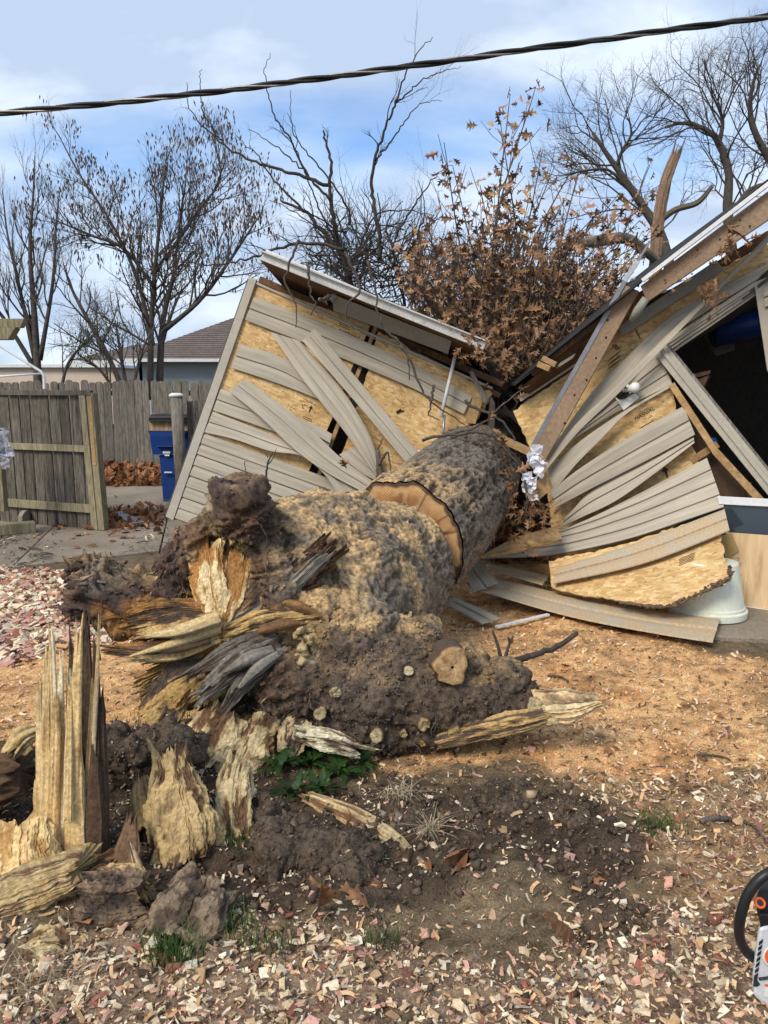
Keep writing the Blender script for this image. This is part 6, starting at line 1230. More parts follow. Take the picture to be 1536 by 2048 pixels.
def tree(name, label, stems, seed, mt, cfg={}, group=None, rmin=.004):
    r = random.Random(seed); C = dict(BASE); C.update(cfg); e = thing(name, label, 'tree', stems[0][0][0], group); tips = []; tk = MB(); cr = MB()
    for pts, rads, ln in stems:
        P = catmull(pts, 14); rs = np.interp(np.linspace(0, 1, 14), np.linspace(0, 1, len(rads)), rads); tk.tube(P, rs, 10)
        for i in range(3, 14):
            for k in range(C.get('first', 1)):
                dd = Vector(P[i] - P[i - 1]).normalized(); side = dd.cross(rv(r)).normalized(); a = r.uniform(.35, .9)
                nd = (dd * math.cos(a) + side * math.sin(a)).normalized()
                grow(cr, r, Vector(P[i]), nd if i < 13 else dd, ln * r.uniform(.7, 1.1) * (1.25 - i / 20), min(rs[i] * .5, .035), 1, C, tips)
    tk.build('trunk', mt, e, smooth=True); cr.build('crown', mt, e)
    return e, tips
# broad tree with hanging seeds behind the fence
def P3(*q): return [W(*x) for x in q]
t1, tips1 = tree('seed_tree', 'spreading bare tree with dark hanging seed clusters behind the board fence', [
    (P3((300, 800, 19), (303, 640, 19), (312, 520, 19), (322, 420, 19), (330, 330, 19)), [.085, .07, .055, .035, .018], 1.6),
    (P3((318, 800, 19.2), (325, 650, 19.2), (345, 560, 19), (360, 440, 18.8), (372, 360, 18.6)), [.10, .08, .05, .03, .018], 1.55),
    (P3((306, 690, 19), (275, 560, 19.2), (225, 450, 19.4), (160, 350, 19.5), (125, 285, 19.5)), [.06, .05, .035, .025, .015], 1.4),
    (P3((330, 660, 19), (400, 600, 18.6), (460, 520, 18.4), (520, 430, 18.2)), [.06, .05, .035, .015], 1.4),
    (P3((312, 580, 19), (250, 500, 18.6), (180, 470, 18.4), (110, 440, 18.2)), [.05, .035, .03, .015], 1.4),
    (P3((330, 520, 19), (390, 430, 19.3), (440, 360, 19.5), (430, 290, 19.6)), [.05, .035, .025, .015], 1.4)], 4, 'bark_twig', dict(first=2, kids=[6, 5, 4, 3], up=[.04, .07, .08, .06, .04]))
def pods(e, tips, n, seed, size, mt='seed_pod', name='seed_clusters'):
    r = np.random.default_rng(seed); rr = random.Random(seed); pick = [tips[rr.randrange(len(tips))] for _ in range(n)]; V = []; F_ = []
    for (p, d) in pick:
        for k in range(4):
            c = np.array(p) + r.normal(0, size * .8, 3) - np.array([0, 0, size]); a = r.uniform(0, 6.28); w = size * .3; h = size * r.uniform(.8, 1.5); x = np.array([math.cos(a), math.sin(a), 0]) * w; z = np.array([r.normal(0, .2), r.normal(0, .2), -1.0]) * h; y = np.cross(x, z) / max(h, 1e-6) * .3; b = len(V)
            V += [c, c + x * .5 + z * .4 + y, c + z, c - x * .5 + z * .4 - y]; F_.append((b, b + 1, b + 2, b + 3))
    npmesh(name, np.array(V), np.array(F_), mt, e, False, kind='stuff')
pods(t1, [t for t in tips1 if t[0].z > 4.2 or random.random() < .3], 850, 3, .11)
t2, tips2 = tree('upright_tree', 'upright many stemmed bare tree at the far left above the gate', [
    (P3((78, 810, 17), (70, 650, 17), (60, 500, 17), (66, 400, 17), (70, 310, 17)), [.1, .075, .05, .03, .01], 1.2),
    (P3((70, 720, 17), (40, 580, 17), (15, 470, 17.2), (5, 380, 17.2)), [.055, .04, .025, .01], 1.1),
    (P3((80, 720, 17), (105, 570, 16.8), (112, 450, 16.8), (120, 380, 16.8)), [.055, .04, .025, .01], 1.0),
    (P3((72, 740, 17), (10, 640, 16.8), (-50, 560, 16.6), (-80, 450, 16.6)), [.055, .04, .025, .01], 1.1)], 8, 'bark_twig', dict(up=[.12, .22, .22, .18, .1], kids=[6, 5, 4, 3], ang=[(.25, .5), (.3, .6), (.3, .7), (.3, .8)]), 'bare trees behind the fence')
t3, tips3 = tree('leaning_shrub', 'grey leaning shrub stems with a few green leaves left of the seed tree', [
    (P3((250, 790, 17.5), (215, 710, 17.5), (165, 620, 17.5), (140, 570, 17.5), (128, 530, 17.5)), [.06, .055, .05, .035, .015], 1.2),
    (P3((255, 790, 17.5), (240, 700, 17.4), (230, 640, 17.3)), [.05, .035, .015], 1.2), (P3((262, 790, 17.5), (285, 700, 17.4), (310, 650, 17.3)), [.045, .03, .015], 1.1), (P3((235, 790, 17.5), (200, 740, 17.3), (160, 710, 17.2)), [.04, .03, .012], 1.0),
    (P3((120, 790, 18), (140, 720, 18), (200, 660, 18)), [.04, .03, .012], 1.3)], 12, 'bark_pale', dict(kids=[5, 4, 4, 3]), 'bare trees behind the fence')
pods(t3, [t for t in tips3 if abs(t[0].x - W(205, 700, 17.5).x) < .6 and t[0].z < 3.2] or tips3[:40], 180, 5, .06, 'green_leaf', 'green_leaves')
t4, tips4 = tree('twisted_tree', 'bare twisting tree rising behind the garage roof at the right, leaning left', [
    (P3((1345, 560, 27), (1322, 470, 27), (1290, 420, 27), (1250, 360, 27), (1215, 310, 27), (1185, 265, 27)), [.2, .17, .15, .12, .09, .05], 3.4),
    (P3((1232, 335, 27), (1245, 300, 26.8), (1262, 270, 26.6), (1258, 235, 26.5)), [.07, .055, .04, .025], 2.6), (P3((1290, 420, 27), (1225, 345, 26.5), (1180, 340, 26.2), (1130, 350, 26)), [.06, .05, .04, .025], 2.6)], 15, 'bark_twig', dict(kids=[6, 5, 5, 4], wob=[.12, .2, .24, .26, .3], first=1), 'bare trees behind the garage')
t5, tips5 = tree('twisted_tree', 'tall bare twisting tree at the right edge above the roof', [
    (P3((1465, 520, 28), (1455, 420, 28), (1458, 350, 28), (1445, 300, 28), (1425, 268, 28), (1375, 245, 28), (1330, 255, 28)), [.2, .18, .16, .13, .11, .07, .04], 3.0),
    (P3((1440, 280, 28), (1445, 240, 28), (1430, 200, 28)), [.08, .06, .03], 2.6),
    (P3((1600, 420, 28), (1540, 320, 28), (1512, 270, 28), (1500, 220, 28), (1505, 170, 28), (1520, 130, 28)), [.2, .15, .12, .1, .07, .04], 2.8), (P3((1470, 420, 28), (1500, 380, 28), (1560, 360, 28)), [.1, .08, .06], 2.2)], 17, 'bark_twig', dict(kids=[6, 5, 5, 4], wob=[.12, .2, .24, .26, .3], first=1), 'bare trees behind the garage')
t6 = thing('snapped_trunk', 'brown snapped off trunk with two broken limbs behind the brown leaves', 'tree', W(1312, 560, 12))
V, F_, info = gnarl(P3((1308, 640, 12), (1312, 520, 12), (1318, 440, 12), (1330, 370, 12), (1350, 312, 12)), [.10, .09, .082, .078, .065], na=40, nl=80, amp=.22, fr=3.5, gf=2.5, jag=(0, .3), seed=77); npmesh('trunk', V, F_, 'fibre', t6, True, wood_col(V, info, np.array([.21, .13, .08]), np.array([.30, .2, .13]), C_BARKD, 7))
V, F_, info = gnarl(P3((1318, 445, 12), (1350, 420, 11.9), (1395, 405, 11.8), (1425, 372, 11.7)), [.045, .042, .04, .03], na=16, nl=34, amp=.12, jag=(0, .05), seed=78); npmesh('broken_limb', V, F_, 'fibre', t6, True, wood_col(V, info, C_BARKD, C_BARKG * .7, C_BARKD * .5, 8))
V, F_, info = gnarl(P3((1312, 520, 12), (1255, 478, 11.6), (1200, 482, 11.2), (1130, 492, 11)), [.07, .08, .08, .06], na=16, nl=34, amp=.12, seed=79); npmesh('broken_limb', V, F_, 'fibre', t6, True, wood_col(V, info, C_BARKG * .6, C_BARKG * .85, C_BARKD, 9))

# ---- crown of the fallen tree: bare limbs over the left roof
def bare_limbs():
    r = random.Random(21); Yb = 9.6
    LM = [([(704, 580), (681, 505), (637, 454), (612, 425), (560, 400)], .055, .02, 0), ([(685, 520), (670, 457), (659, 370), (663, 341), (655, 300), (646, 262)], .045, .018, .1), ([(659, 372), (564, 341), (506, 322), (447, 290), (382, 220), (373, 166)], .028, .006, .2),
          ([(447, 290), (420, 250), (407, 220), (402, 180), (400, 147), (405, 137)], .014, .005, .2), ([(612, 425), (550, 363), (517, 312), (490, 290), (469, 264)], .02, .005, .0), ([(660, 400), (615, 348), (579, 279), (550, 235), (536, 180), (530, 133), (542, 107)], .02, .005, -.2),
          ([(619, 352), (557, 297), (495, 257)], .014, .005, .1), ([(760, 520), (757, 461), (743, 370), (746, 330), (772, 253), (794, 199), (812, 144), (838, 104), (867, 75)], .034, .006, -.4), ([(750, 325), (790, 271), (830, 217), (855, 203), (881, 199)], .014, .004, -.4), ([(792, 207), (838, 166), (889, 140), (920, 138)], .012, .004, -.4),
          ([(790, 480), (797, 461), (830, 410), (870, 352), (905, 330)], .018, .005, -.3), ([(700, 450), (692, 410), (637, 330), (586, 268), (582, 180)], .018, .005, .3), ([(690, 500), (615, 487), (542, 501), (506, 516), (415, 530), (350, 520)], .024, .008, -1.0), ([(668, 480), (640, 420), (600, 320), (592, 270), (575, 225)], .016, .005, .5),
          ([(720, 560), (745, 470), (760, 430), (757, 385)], .026, .01, .3), ([(704, 570), (640, 520), (610, 505)], .03, .015, .4), ([(810, 610), (790, 520), (775, 450), (805, 400)], .028, .008, .6), ([(840, 600), (830, 500), (850, 420), (835, 360)], .022, .006, .5), ([(700, 540), (745, 440), (800, 420), (870, 430)], .022, .006, .2), ([(720, 590), (650, 480), (600, 430), (540, 400)], .018, .006, .3)]
    twigs = MB(); cfg = dict(BASE); cfg.update(seg=[5, 5, 4, 3], wob=[.2, .25, .3, .3], up=[.05, .06, .04, .0], kids=[3, 3, 2], **{'from': [.2, .2, .2]}); tips = []
    for pts, r0, r1, dy in LM:
        P = catmull([list(W(u, v, Yb + dy - (600 - v) * .0012)) for u, v in pts], 6 * len(pts)); n = len(P); P = P + rng.normal(0, .008, P.shape); rs = np.linspace(r0 * .8, r1 * .6, n)
        MB().tube(P, rs, 8).build('bare_limb', 'bark_dark', fall, smooth=True)
        for k in range(int(n * .30)):
            i = r.randrange(2, n - 1)
            if P[i][2] > 3.6 and r.random() < .75: continue
            i = i; d = Vector(P[i] - P[i - 1]).normalized(); s = d.cross(rv(r)).normalized(); a = r.uniform(.4, 1.0)
            grow(twigs, r, Vector(P[i]), (d * math.cos(a) + s * math.sin(a) + Vector((0, 0, .2))).normalized(), r.uniform(.2, .55), min(rs[i] * .5, .008), 1, cfg, tips)
    for k in range(230):                                                    # the tangle low over the roof
        u, v = r.gauss(745, 65), r.gauss(550, 40); p = W(u, v, Yb + r.uniform(-.7, .6)); d = Vector((r.gauss(0, 1), r.gauss(0, .4), r.gauss(.3, .7))).normalized()
        grow(twigs, r, p, d, r.uniform(.4, .95), r.uniform(.004, .012), 1, cfg, tips)
    twigs.build('bare_twigs', 'bark_dark', fall)['kind'] = 'stuff'
    # twigs hanging down in front of the left wall
    for pts, y in (([(597, 480), (575, 540), (568, 560), (590, 610), (592, 655)], 6.7), ([(615, 530), (618, 560), (621, 589), (630, 605), (622, 632)], 6.75), ([(735, 520), (755, 600), (752, 610), (770, 660), (800, 680)], 6.7), ([(690, 505), (720, 580), (694, 608), (700, 650), (775, 690)], 6.7), ([(868, 770), (862, 810), (858, 830), (880, 840)], 6.6), ([(800, 690), (820, 720), (850, 790), (900, 830), (930, 850)], 6.55), ([(772, 660), (810, 700), (820, 760)], 6.6),
                   ([(930, 800), (950, 815), (1000, 840), (1030, 880), (1040, 920), (1050, 965)], 6.3), ([(845, 880), (900, 868), (960, 850), (1015, 800), (1060, 770)], 6.25), ([(900, 870), (980, 870), (1050, 930)], 6.1), ([(755, 960), (757, 900), (768, 875)], 5.9), ([(757, 930), (775, 905), (782, 940)], 5.85), ([(1050, 960), (1055, 1000), (1047, 1055), (1046, 1075)], 5.9), ([(1050, 950), (1040, 930), (1000, 890), (960, 870)], 6.1)):
        P = catmull([list(W(u, v, y)) for u, v in pts], 24) + rng.normal(0, .004, (24, 3)); MB().tube(P, np.linspace(.013, .004, 24), 6).build('hanging_twig', 'bark_twig', fall, smooth=True)
    limb('twig_base', L3((765, 960, 5.9), (758, 930, 5.9), (755, 900, 5.9)), [.03, .022, .016], C_BARKD * .9, C_BARKG * .7, fall, na=10, nl=20)
bare_limbs()
# ---- leaves
def leaf_shape(kind, s, r, bend=.7):
    """lobed leaf: outline as a fan about the midrib, folded and curled"""
    if kind == 'oak': prof = [(0, .03), (.16, .06), (.26, .30), (.34, .10), (.46, .13), (.58, .44), (.66, .14), (.76, .12), (.86, .26), (.90, .08), (1.0, .0)]
    else: prof = [(0, .04), (.08, .30), (.20, .24), (.30, .48), (.40, .26), (.55, .38), (.66, .20), (.80, .22), (.88, .08), (1.0, .0)]
    V = []; F_ = []; c1, c2 = r.uniform(-bend, bend), r.uniform(.15, 1.0) * r.choice((-1, 1))
    n = len(prof)
    for x, w in prof:
        z = c1 * x * x
        for sd in (0, 1, -1):
            lead = .10 if w > .2 else 0; V.append(Vector((x + lead * abs(sd), sd * w, z + c2 * w * abs(sd) + r.gauss(0, .015) * abs(sd))) * s)
    for i in range(n - 1):
        a, b = i * 3, (i + 1) * 3; F_ += [(a, b, b + 1, a + 1), (a, a + 2, b + 2, b)]
    return V, F_
def leaf_mesh(name, kind, s, seed, mt):
    V, F_ = leaf_shape(kind, s, random.Random(seed)); mb = MB(); mb.add(V, F_); mb.tube([V[0], V[0] + Vector((-.25 * s, 0, .05 * s))], [.006 * s * 2, .004 * s], 3, False); return mb.mesh(name, mt)
def leafy_crown():
    r = random.Random(31); spots = []
    base = [W(985, 800, 7.6), W(1020, 820, 7.8), W(1000, 790, 8.4), W(960, 740, 8.6), W(1060, 780, 8.2)]
    tg = [(1072, 172, 8.6, 3), (1020, 190, 8.6, 2), (1000, 240, 8.6, 2), (960, 370, 8.5, 2), (888, 285, 8.5, 2), (905, 330, 8.5, 2), (1110, 330, 8.7, 1), (1180, 275, 9.2, 1), (1160, 330, 8.8, 1), (1240, 385, 8.8, 1), (1300, 330, 9.2, 1), (1280, 440, 8.6, 3), (1290, 490, 8.2, 3), (1240, 430, 8.8, 3), (1200, 420, 8.6, 3), (1310, 470, 8.4, 2), (1150, 440, 8.3, 3), (1060, 390, 8.4, 2), (1130, 400, 8.5, 2), (1000, 420, 8.4, 2), (850, 430, 8.6, 2), (830, 520, 8.3, 3), (800, 560, 8.0, 2), (1215, 470, 8.5, 2), (1085, 300, 8.8, 1)]
    stems = MB(); tips = []
    def stem(b, t, rad, dens):
        m = b.lerp(t, .5) + Vector((r.gauss(0, .12), r.gauss(0, .15), r.gauss(.05, .08))); P = catmull([b, m, t], 22); rs = np.linspace(rad, .004, 22); stems.tube(P, rs, 5, False)
        for i in range(5, 22):
            for k in range(dens):
                if r.random() < .85: spots.append((Vector(P[i]) + rv(r) * .05, None))
            if r.random() < .75 and i < 20:
                d = (Vector(P[i]) - Vector(P[i - 1])).normalized(); s = d.cross(rv(r)).normalized(); q = Vector(P[i]); nd = (d * .8 + s * .6).normalized(); L_ = r.uniform(.15, .4)
                stems.tube([q, q + nd * L_ * .5, q + (nd + Vector((0, 0, .15))) * L_], [rs[i] * .6, .004, .003], 3, False)
                for k in range(dens): spots.append((q + nd * L_ * r.uniform(.3, 1.1) + rv(r) * .04, None))
    for u, v, Y, d in tg: stem(base[r.randrange(5)], W(u, v, Y), .018, d)
    for k in range(100):
        u = 800 + 500 * r.random() ** .9; c = 430 + abs(u - 1030) * .17 + (40 if u > 1100 else 0); v = c + abs(r.gauss(0, 70)); b = base[r.randrange(5)].lerp(W(u, 800, 8.2), r.uniform(.1, .5)); b.z = max(b.z, .9)
        stem(b, W(u, v, r.uniform(7.4, 9.6)), r.uniform(.008, .016), 1)
    for k in range(45): u = r.uniform(900, 1130); v = r.uniform(600, 720); b = base[r.randrange(5)]; stem(b, W(u, v, r.uniform(7.2, 8.6)), .01, 1)
    stems.build('leafy_stems', 'bark_twig', fall)['kind'] = 'stuff'
    # individual leaf clusters caught in the wreck
    for u, v, Y, n, s in ((935, 700, 6.5, 8, .10), (955, 690, 6.5, 6, .1), (905, 645, 6.7, 6, .09), (960, 870, 6.15, 10, .1), (1010, 970, 5.95, 10, .1), (1020, 1010, 5.9, 14, .12), (1045, 1040, 5.85, 22, .14), (1075, 1030, 5.85, 16, .12), (1030, 1060, 5.8, 18, .14), (1090, 1010, 5.9, 10, .1), (1420, 590, 5.55, 9, .06), (1424, 615, 5.55, 6, .05), (1480, 470, 5.3, 12, .09), (1455, 505, 5.3, 8, .07), (1365, 560, 5.6, 5, .06), (1000, 920, 6.0, 6, .08), (1015, 945, 5.98, 6, .06), (690, 935, 5.6, 2, .02), (985, 720, 6.6, 10, .2), (1030, 720, 6.6, 14, .2), (990, 670, 6.8, 12, .18)):
        for k in range(n): spots.append((W(u, v, Y) + rv(r) * s * .6, Y))
    r.shuffle(spots); ms = [leaf_mesh('leaf', 'oak', .15, 40 + k, 'oak_leaf') for k in range(8)]; e = fall
    near = sorted(range(len(spots)), key=lambda i: (spots[i][1] is None, spots[i][0].y)); top = set(near[:300])
    V = []; F_ = []; C_ = []; rr = np.random.default_rng(8)
    protos = [leaf_shape('oak', 1, random.Random(60 + k)) for k in range(10)]
    for i, (p, _) in enumerate(spots):
        q = Quaternion((r.gauss(0, 1), r.gauss(0, 1), r.gauss(0, 1), r.gauss(0, 1))).normalized(); s = r.choice((.07, .09, .11, .13)) * r.uniform(.85, 1.15)
        if _ is not None: s *= .8
        if i in top:
            o = bpy.data.objects.new('leaf', ms[r.randrange(8)]); col.objects.link(o); attach(o, e); o.location = p; o.rotation_mode = 'QUATERNION'; o.rotation_quaternion = q; f = s / .15; o.scale = (f, f, f)
        else:
            LV, LF = protos[r.randrange(10)]; b = len(V); c = np.array([.37, .195, .095]) * r.uniform(.45, 1.35); c = c * (1 - .3 * r.random()) + c.mean() * .15
            if r.random() < .15: c = np.array([.5, .3, .13]) * r.uniform(.8, 1.1)
            for w in LV: V.append(tuple(p + q @ (w * s))); C_.append(c)
            F_ += [tuple(x + b for x in f) for f in LF]
    npmesh('foliage', np.array(V), np.array(F_), 'oak_leaf_mass', e, False, np.array(C_), kind='stuff')
leafy_crown()
# ---- service cable overhead
def cable():
    e = thing('service_cable', 'twisted black overhead service cable with bare strand crossing the sky', 'cable', W(768, 140, 4.2))
    P = catmull([list(W(*q)) for q in ((-500, 262, 4.4), (0, 226, 4.3), (370, 190, 4.25), (720, 146, 4.2), (1100, 93, 4.15), (1536, 33, 4.1), (2000, -35, 4.05))], 520)
    T, X, Y = frames(P); s = np.r_[0, np.cumsum(np.linalg.norm(np.diff(P, axis=0), axis=1))]
    for k, (ph, rad, mt) in enumerate(((0, .0085, 'cable_black'), (2.2, .0085, 'cable_black'), (4.3, .0055, 'cable_bare'))):
        a = s * 2 * math.pi / .62 + ph + .6 * np.sin(s * 2.1); o = X * np.cos(a)[:, None] + Y * np.sin(a)[:, None]
        MB().tube(P + o * .0085, rad, 8).build('wire', mt, e, smooth=True)
cable()

# ================================================================ SMALL THINGS
def gz(x, y): return float(ground_h(np.array([x]), np.array([y]))[0])
def GP(u, v, dz=0):
    p = G(u, v); return Vector((p.x, p.y, gz(p.x, p.y) + dz))
def place_leaf(u, v, s, label, group, kind='ground_leaf', dz=.012, tilt=.45, z=None, cat='leaf'):
    o = bpy.data.objects.new('fallen_leaf', LEAFM[random.randrange(len(LEAFM))]); col.objects.link(o); p = GP(u, v, dz)
    if z is not None: p = G(u, v, z)
    o.location = p; o.rotation_euler = (random.gauss(0, tilt), random.gauss(0, tilt), random.uniform(0, 6.28)); f = s / .12; o.scale = (f, f, f); tag(o, label, cat, group); return o
LEAFM = [leaf_mesh('fallen_leaf', 'maple' if k % 2 else 'oak', .12, 200 + k, 'ground_leaf') for k in range(10)]
random.seed(77)
for (u, v, s, lb) in ((742, 1768, .15, 'large curled brown leaf right of the big soil clod'), (862, 1738, .14, 'brown leaf at the lower end of the pale peeled root'), (935, 1740, .13, 'pale upright brown leaf at the right end of the leaf row'), (812, 1735, .13, 'brown leaf leaning on the peeled root'), (890, 1748, .12, 'crumpled brown leaf in the middle of the leaf row'), (303, 1900, .14, 'upright brown leaf behind the grass, left foreground'), (318, 1945, .15, 'large glossy brown leaf beside the grey bark block'), (1150, 1885, .13, 'tan curled leaf lying alone on the chips at right'), (266, 1562, .14, 'flat brown leaf in the hollow between shards and slab'), (322, 1722, .10, 'lobed red brown leaf at the foot of the leaning slab'), (640, 1850, .11, 'brown leaf below the big soil clod'), (700, 1640, .13, 'orange brown leaf under the weeds'), (735, 1640, .12, 'pale orange leaf on the peeled root'), (668, 1845, .1, 'small brown leaf half buried below the soil clod'), (150, 1870, .12, 'brown leaf under the ribbed bark chunk'), (210, 1880, .1, 'tan leaf on the chips left of the grey block'), (740, 1845, .1, 'twisted brown leaf near the chips in the middle')):
    place_leaf(u, v, s, lb, None, tilt=.6, dz=.03)
for k in range(46):
    t = random.random()
    if t < .6: u, v, z = random.uniform(100, 330), 1045 + abs(random.gauss(0, 22)), .045
    elif t < .8: u, v, z = random.uniform(0, 200), random.uniform(1090, 1150), .045
    else: u, v, z = random.uniform(215, 260), random.uniform(1055, 1085), .05
    place_leaf(u, v, random.uniform(.09, .16), 'dry brown leaf lying on the concrete patio by the gate', 'dry leaves on the patio', z=z)
for k in range(40):
    u, v = random.uniform(1000, 1536), random.uniform(1300, 1760); place_leaf(u, v, random.uniform(.04, .075), 'small dry leaf scrap on the sawdust at right', 'leaf scraps on the sawdust', tilt=.3)
def leaf_pile(name, label, n, cu, cv, su, depth, h, seed, size=.14):
    r = random.Random(seed); V = []; F_ = []; C_ = []; protos = [leaf_shape('maple', 1, random.Random(90 + k), .5) for k in range(8)]
    for i in range(n):
        u = r.uniform(cu - su, cu + su); b = G(u, cv); y = b.y + r.uniform(-depth, depth); hh = h * (1 - abs(y - b.y) / depth) * r.random() ** .6
        p = Vector((b.x * y / b.y, y, .03 + hh)); q = Quaternion((r.gauss(0, 1), r.gauss(0, 1), r.gauss(0, 1), r.gauss(0, 1))).normalized(); s = size * r.uniform(.6, 1.2); LV, LF = protos[r.randrange(8)]; bb = len(V); c = np.array([.34, .155, .07]) * r.uniform(.5, 1.25)
        for w in LV: V.append(tuple(p + q @ (w * s))); C_.append(c)
        F_ += [tuple(x + bb for x in f) for f in LF]
    tag(npmesh(name, np.array(V), np.array(F_), 'oak_leaf_mass', None, False, np.array(C_)), label, 'leaves', kind='stuff')
leaf_pile('leaf_drift', 'drift of brown leaves heaped along the foot of the fence', 1300, 270, 962, 75, .9, .28, 3); leaf_pile('leaf_litter', 'scattered brown leaves along the patio edge behind the gate', 240, 265, 1040, 60, .8, .03, 4, .11)
leaf_pile('leaf_litter', 'brown leaf litter caught between trunk and broken siding', 220, 1040, 1112, 70, .3, .25, 5, .12)
# sticks
def stick(label, pts, r0, r1, mt='bark_twig', forks=()):
    mb = MB(); P = catmull(pts, 26) + rng.normal(0, .002, (26, 3)); mb.tube(P, np.linspace(r0, r1, 26), 7); o = mb.build('dead_stick', mt, smooth=True)
    for f in forks: MB().tube(catmull(f, 12), np.linspace(r1 * 1.0, r1 * .4, 12), 5).build('side_twig', mt, o, smooth=True)
    return tag(o, label, 'stick')
stick('dark forked stick propped up at the right end of the root ball', [W(1002, 1335, 3.45), W(1060, 1312, 3.6), W(1110, 1295, 3.7), W(1155, 1267, 3.8)], .018, .012, 'bark_dark', [[W(1006, 1330, 3.46), W(1018, 1290, 3.5), W(1026, 1272, 3.52)], [W(1004, 1328, 3.46), W(995, 1290, 3.5), W(985, 1262, 3.5)], [W(1022, 1285, 3.5), W(1016, 1275, 3.5)]])
stick('thin dark stick lying on the sawdust by the siding', [GP(1196, 1262, .02), GP(1225, 1258, .03), GP(1262, 1256, .02)], .008, .004)
stick('short dark stick on the sawdust beside the root tip', [GP(1096, 1355, .01), GP(1120, 1360, .015), GP(1136, 1365, .01)], .008, .006)
stick('brown stick lying on mulch at the right', [GP(1402, 1645, .012), GP(1430, 1641, .015), GP(1462, 1636, .012)], .012, .01, 'bark_pale')
stick('thin twig slanting over the mulch at the right edge', [GP(1490, 1640, .012), GP(1510, 1660, .015), GP(1534, 1685, .012)], .006, .004); stick('straight thin twig on the mulch above the saw', [GP(1390, 1516, .01), GP(1430, 1516, .012), GP(1462, 1519, .01)], .006, .004)
stick('upright thin twig standing in front of the left wall', [W(532, 958, 5.5), W(535, 930, 5.5), W(545, 905, 5.5)], .009, .005, 'bark_dark', [[W(535, 930, 5.5), W(545, 918, 5.5), W(553, 896, 5.5)], [W(536, 915, 5.5), W(530, 905, 5.5)]])
stick('slender bent twig on top of the butt log', [W(640, 975, 4.35), W(670, 985, 4.3), W(700, 1000, 4.25)], .008, .005)
for k in range(14):
    u, v = random.uniform(30, 320), random.uniform(1085, 1140); a = random.uniform(-30, 30); p, q = G(u, v, .04), G(u + 26, v + random.uniform(-6, 6), .045)
    tag(MB().tube([p, p.lerp(q, .5) + Vector((0, 0, .01)), q], [.008, .007, .004], 5).build('dead_stick', 'bark_twig'), 'thin dark twig scattered on the concrete patio', 'stick', 'twigs scattered on the patio')
# weeds: toothed leaves in rosettes
def weed_leaf(s, r):
    n = 9; V = []; F_ = []; cur = r.uniform(.25, .6)
    for i in range(n):
        t = i / (n - 1); w = .125 * math.sin(math.pi * min(1, t * .92 + .08)) * (1.25 if i % 2 else .62) + .012; z = .38 * t - cur * t * t
        for sd in (0, 1, -1): V.append(Vector((t - (.06 if i % 2 else 0) * abs(sd), sd * w, z + .12 * w * abs(sd))) * s)
    for i in range(n - 1): a, b = i * 3, (i + 1) * 3; F_ += [(a, b, b + 1, a + 1), (a, a + 2, b + 2, b)]
    return MB().add(V, F_)
WL = [weed_leaf(.17, random.Random(k)).mesh('leaf', 'green_leaf') for k in range(6)]
def weed(u, v, n, label, s=1.0, seed=0, dz=.0):
    r = random.Random(seed); p = GP(u, v, dz); e = thing('dandelion_weed', label, 'weed', p, 'green weeds under the root ball')
    for k in range(n):
        o = bpy.data.objects.new('leaf', WL[r.randrange(6)]); col.objects.link(o); o.parent = e; f = s * r.uniform(.7, 1.15); o.scale = (f, f, f); o.rotation_euler = (r.gauss(0, .25), r.uniform(-.75, .12), k * 6.283 / n * 2.4 + r.gauss(0, .3)); o.location = (r.gauss(0, .01), r.gauss(0, .01), r.uniform(0, .02))
for i, (u, v, n, lb) in enumerate(((560, 1545, 16, 'leftmost green weed beside the pale rot column'), (620, 1530, 18, 'dense green weed under the middle of the roots'), (680, 1545, 18, 'green weed below the white split root'), (725, 1530, 12, 'rightmost green weed at the sawdust edge'), (640, 1590, 14, 'lowest green weed drooping over the peeled root'), (590, 1590, 10, 'small green weed above the big soil clod'), (650, 1500, 14, 'hindmost green weed in the shade of the roots'))): weed(u, v, n, lb, .68, i, .02)
def tuft(name, label, u, v, n, rad, h, c, seed, lean=.5, w=.0022, Y=None):
    r = np.random.default_rng(seed); p0 = GP(u, v) if Y is None else W(u, v, Y); V = []; F_ = []; C_ = []
    for i in range(n):
        a = r.uniform(0, 6.28); q = np.array(p0) + np.array([r.normal(0, rad), r.normal(0, rad * .6), 0]); d = np.array([math.cos(a), math.sin(a), 0]) * r.uniform(.1, lean); L_ = h * r.uniform(.5, 1.15); x = np.array([-math.sin(a), math.cos(a), 0]) * w; b = len(V); cc = np.array(c) * r.uniform(.6, 1.3)
        for t in (0, .4, .75, 1): m = q + np.array([0, 0, 1]) * L_ * (t - .45 * lean * t * t) + d * L_ * t * t * 1.3; V += [m - x * (1 - t * .9), m + x * (1 - t * .9)]; C_ += [cc, cc]
        F_ += [(b + 2 * k, b + 2 * k + 1, b + 2 * k + 3, b + 2 * k + 2) for k in range(3)]
    tag(npmesh(name, np.array(V), np.array(F_), 'grass_green', None, False, np.array(C_)), label, 'grass', kind='stuff')
GR = (.055, .105, .022); DR = (.36, .29, .19)
tuft('grass_tuft', 'green grass tuft growing against the grey bark block', 430, 1870, 260, .05, .09, GR, 1); tuft('grass_tuft', 'green grass blades beside the glossy brown leaf', 350, 1935, 240, .04, .10, GR, 2); tuft('grass_tuft', 'thin green grass at the bottom of the big soil clod', 520, 1905, 140, .05, .07, (.09, .12, .035), 3)
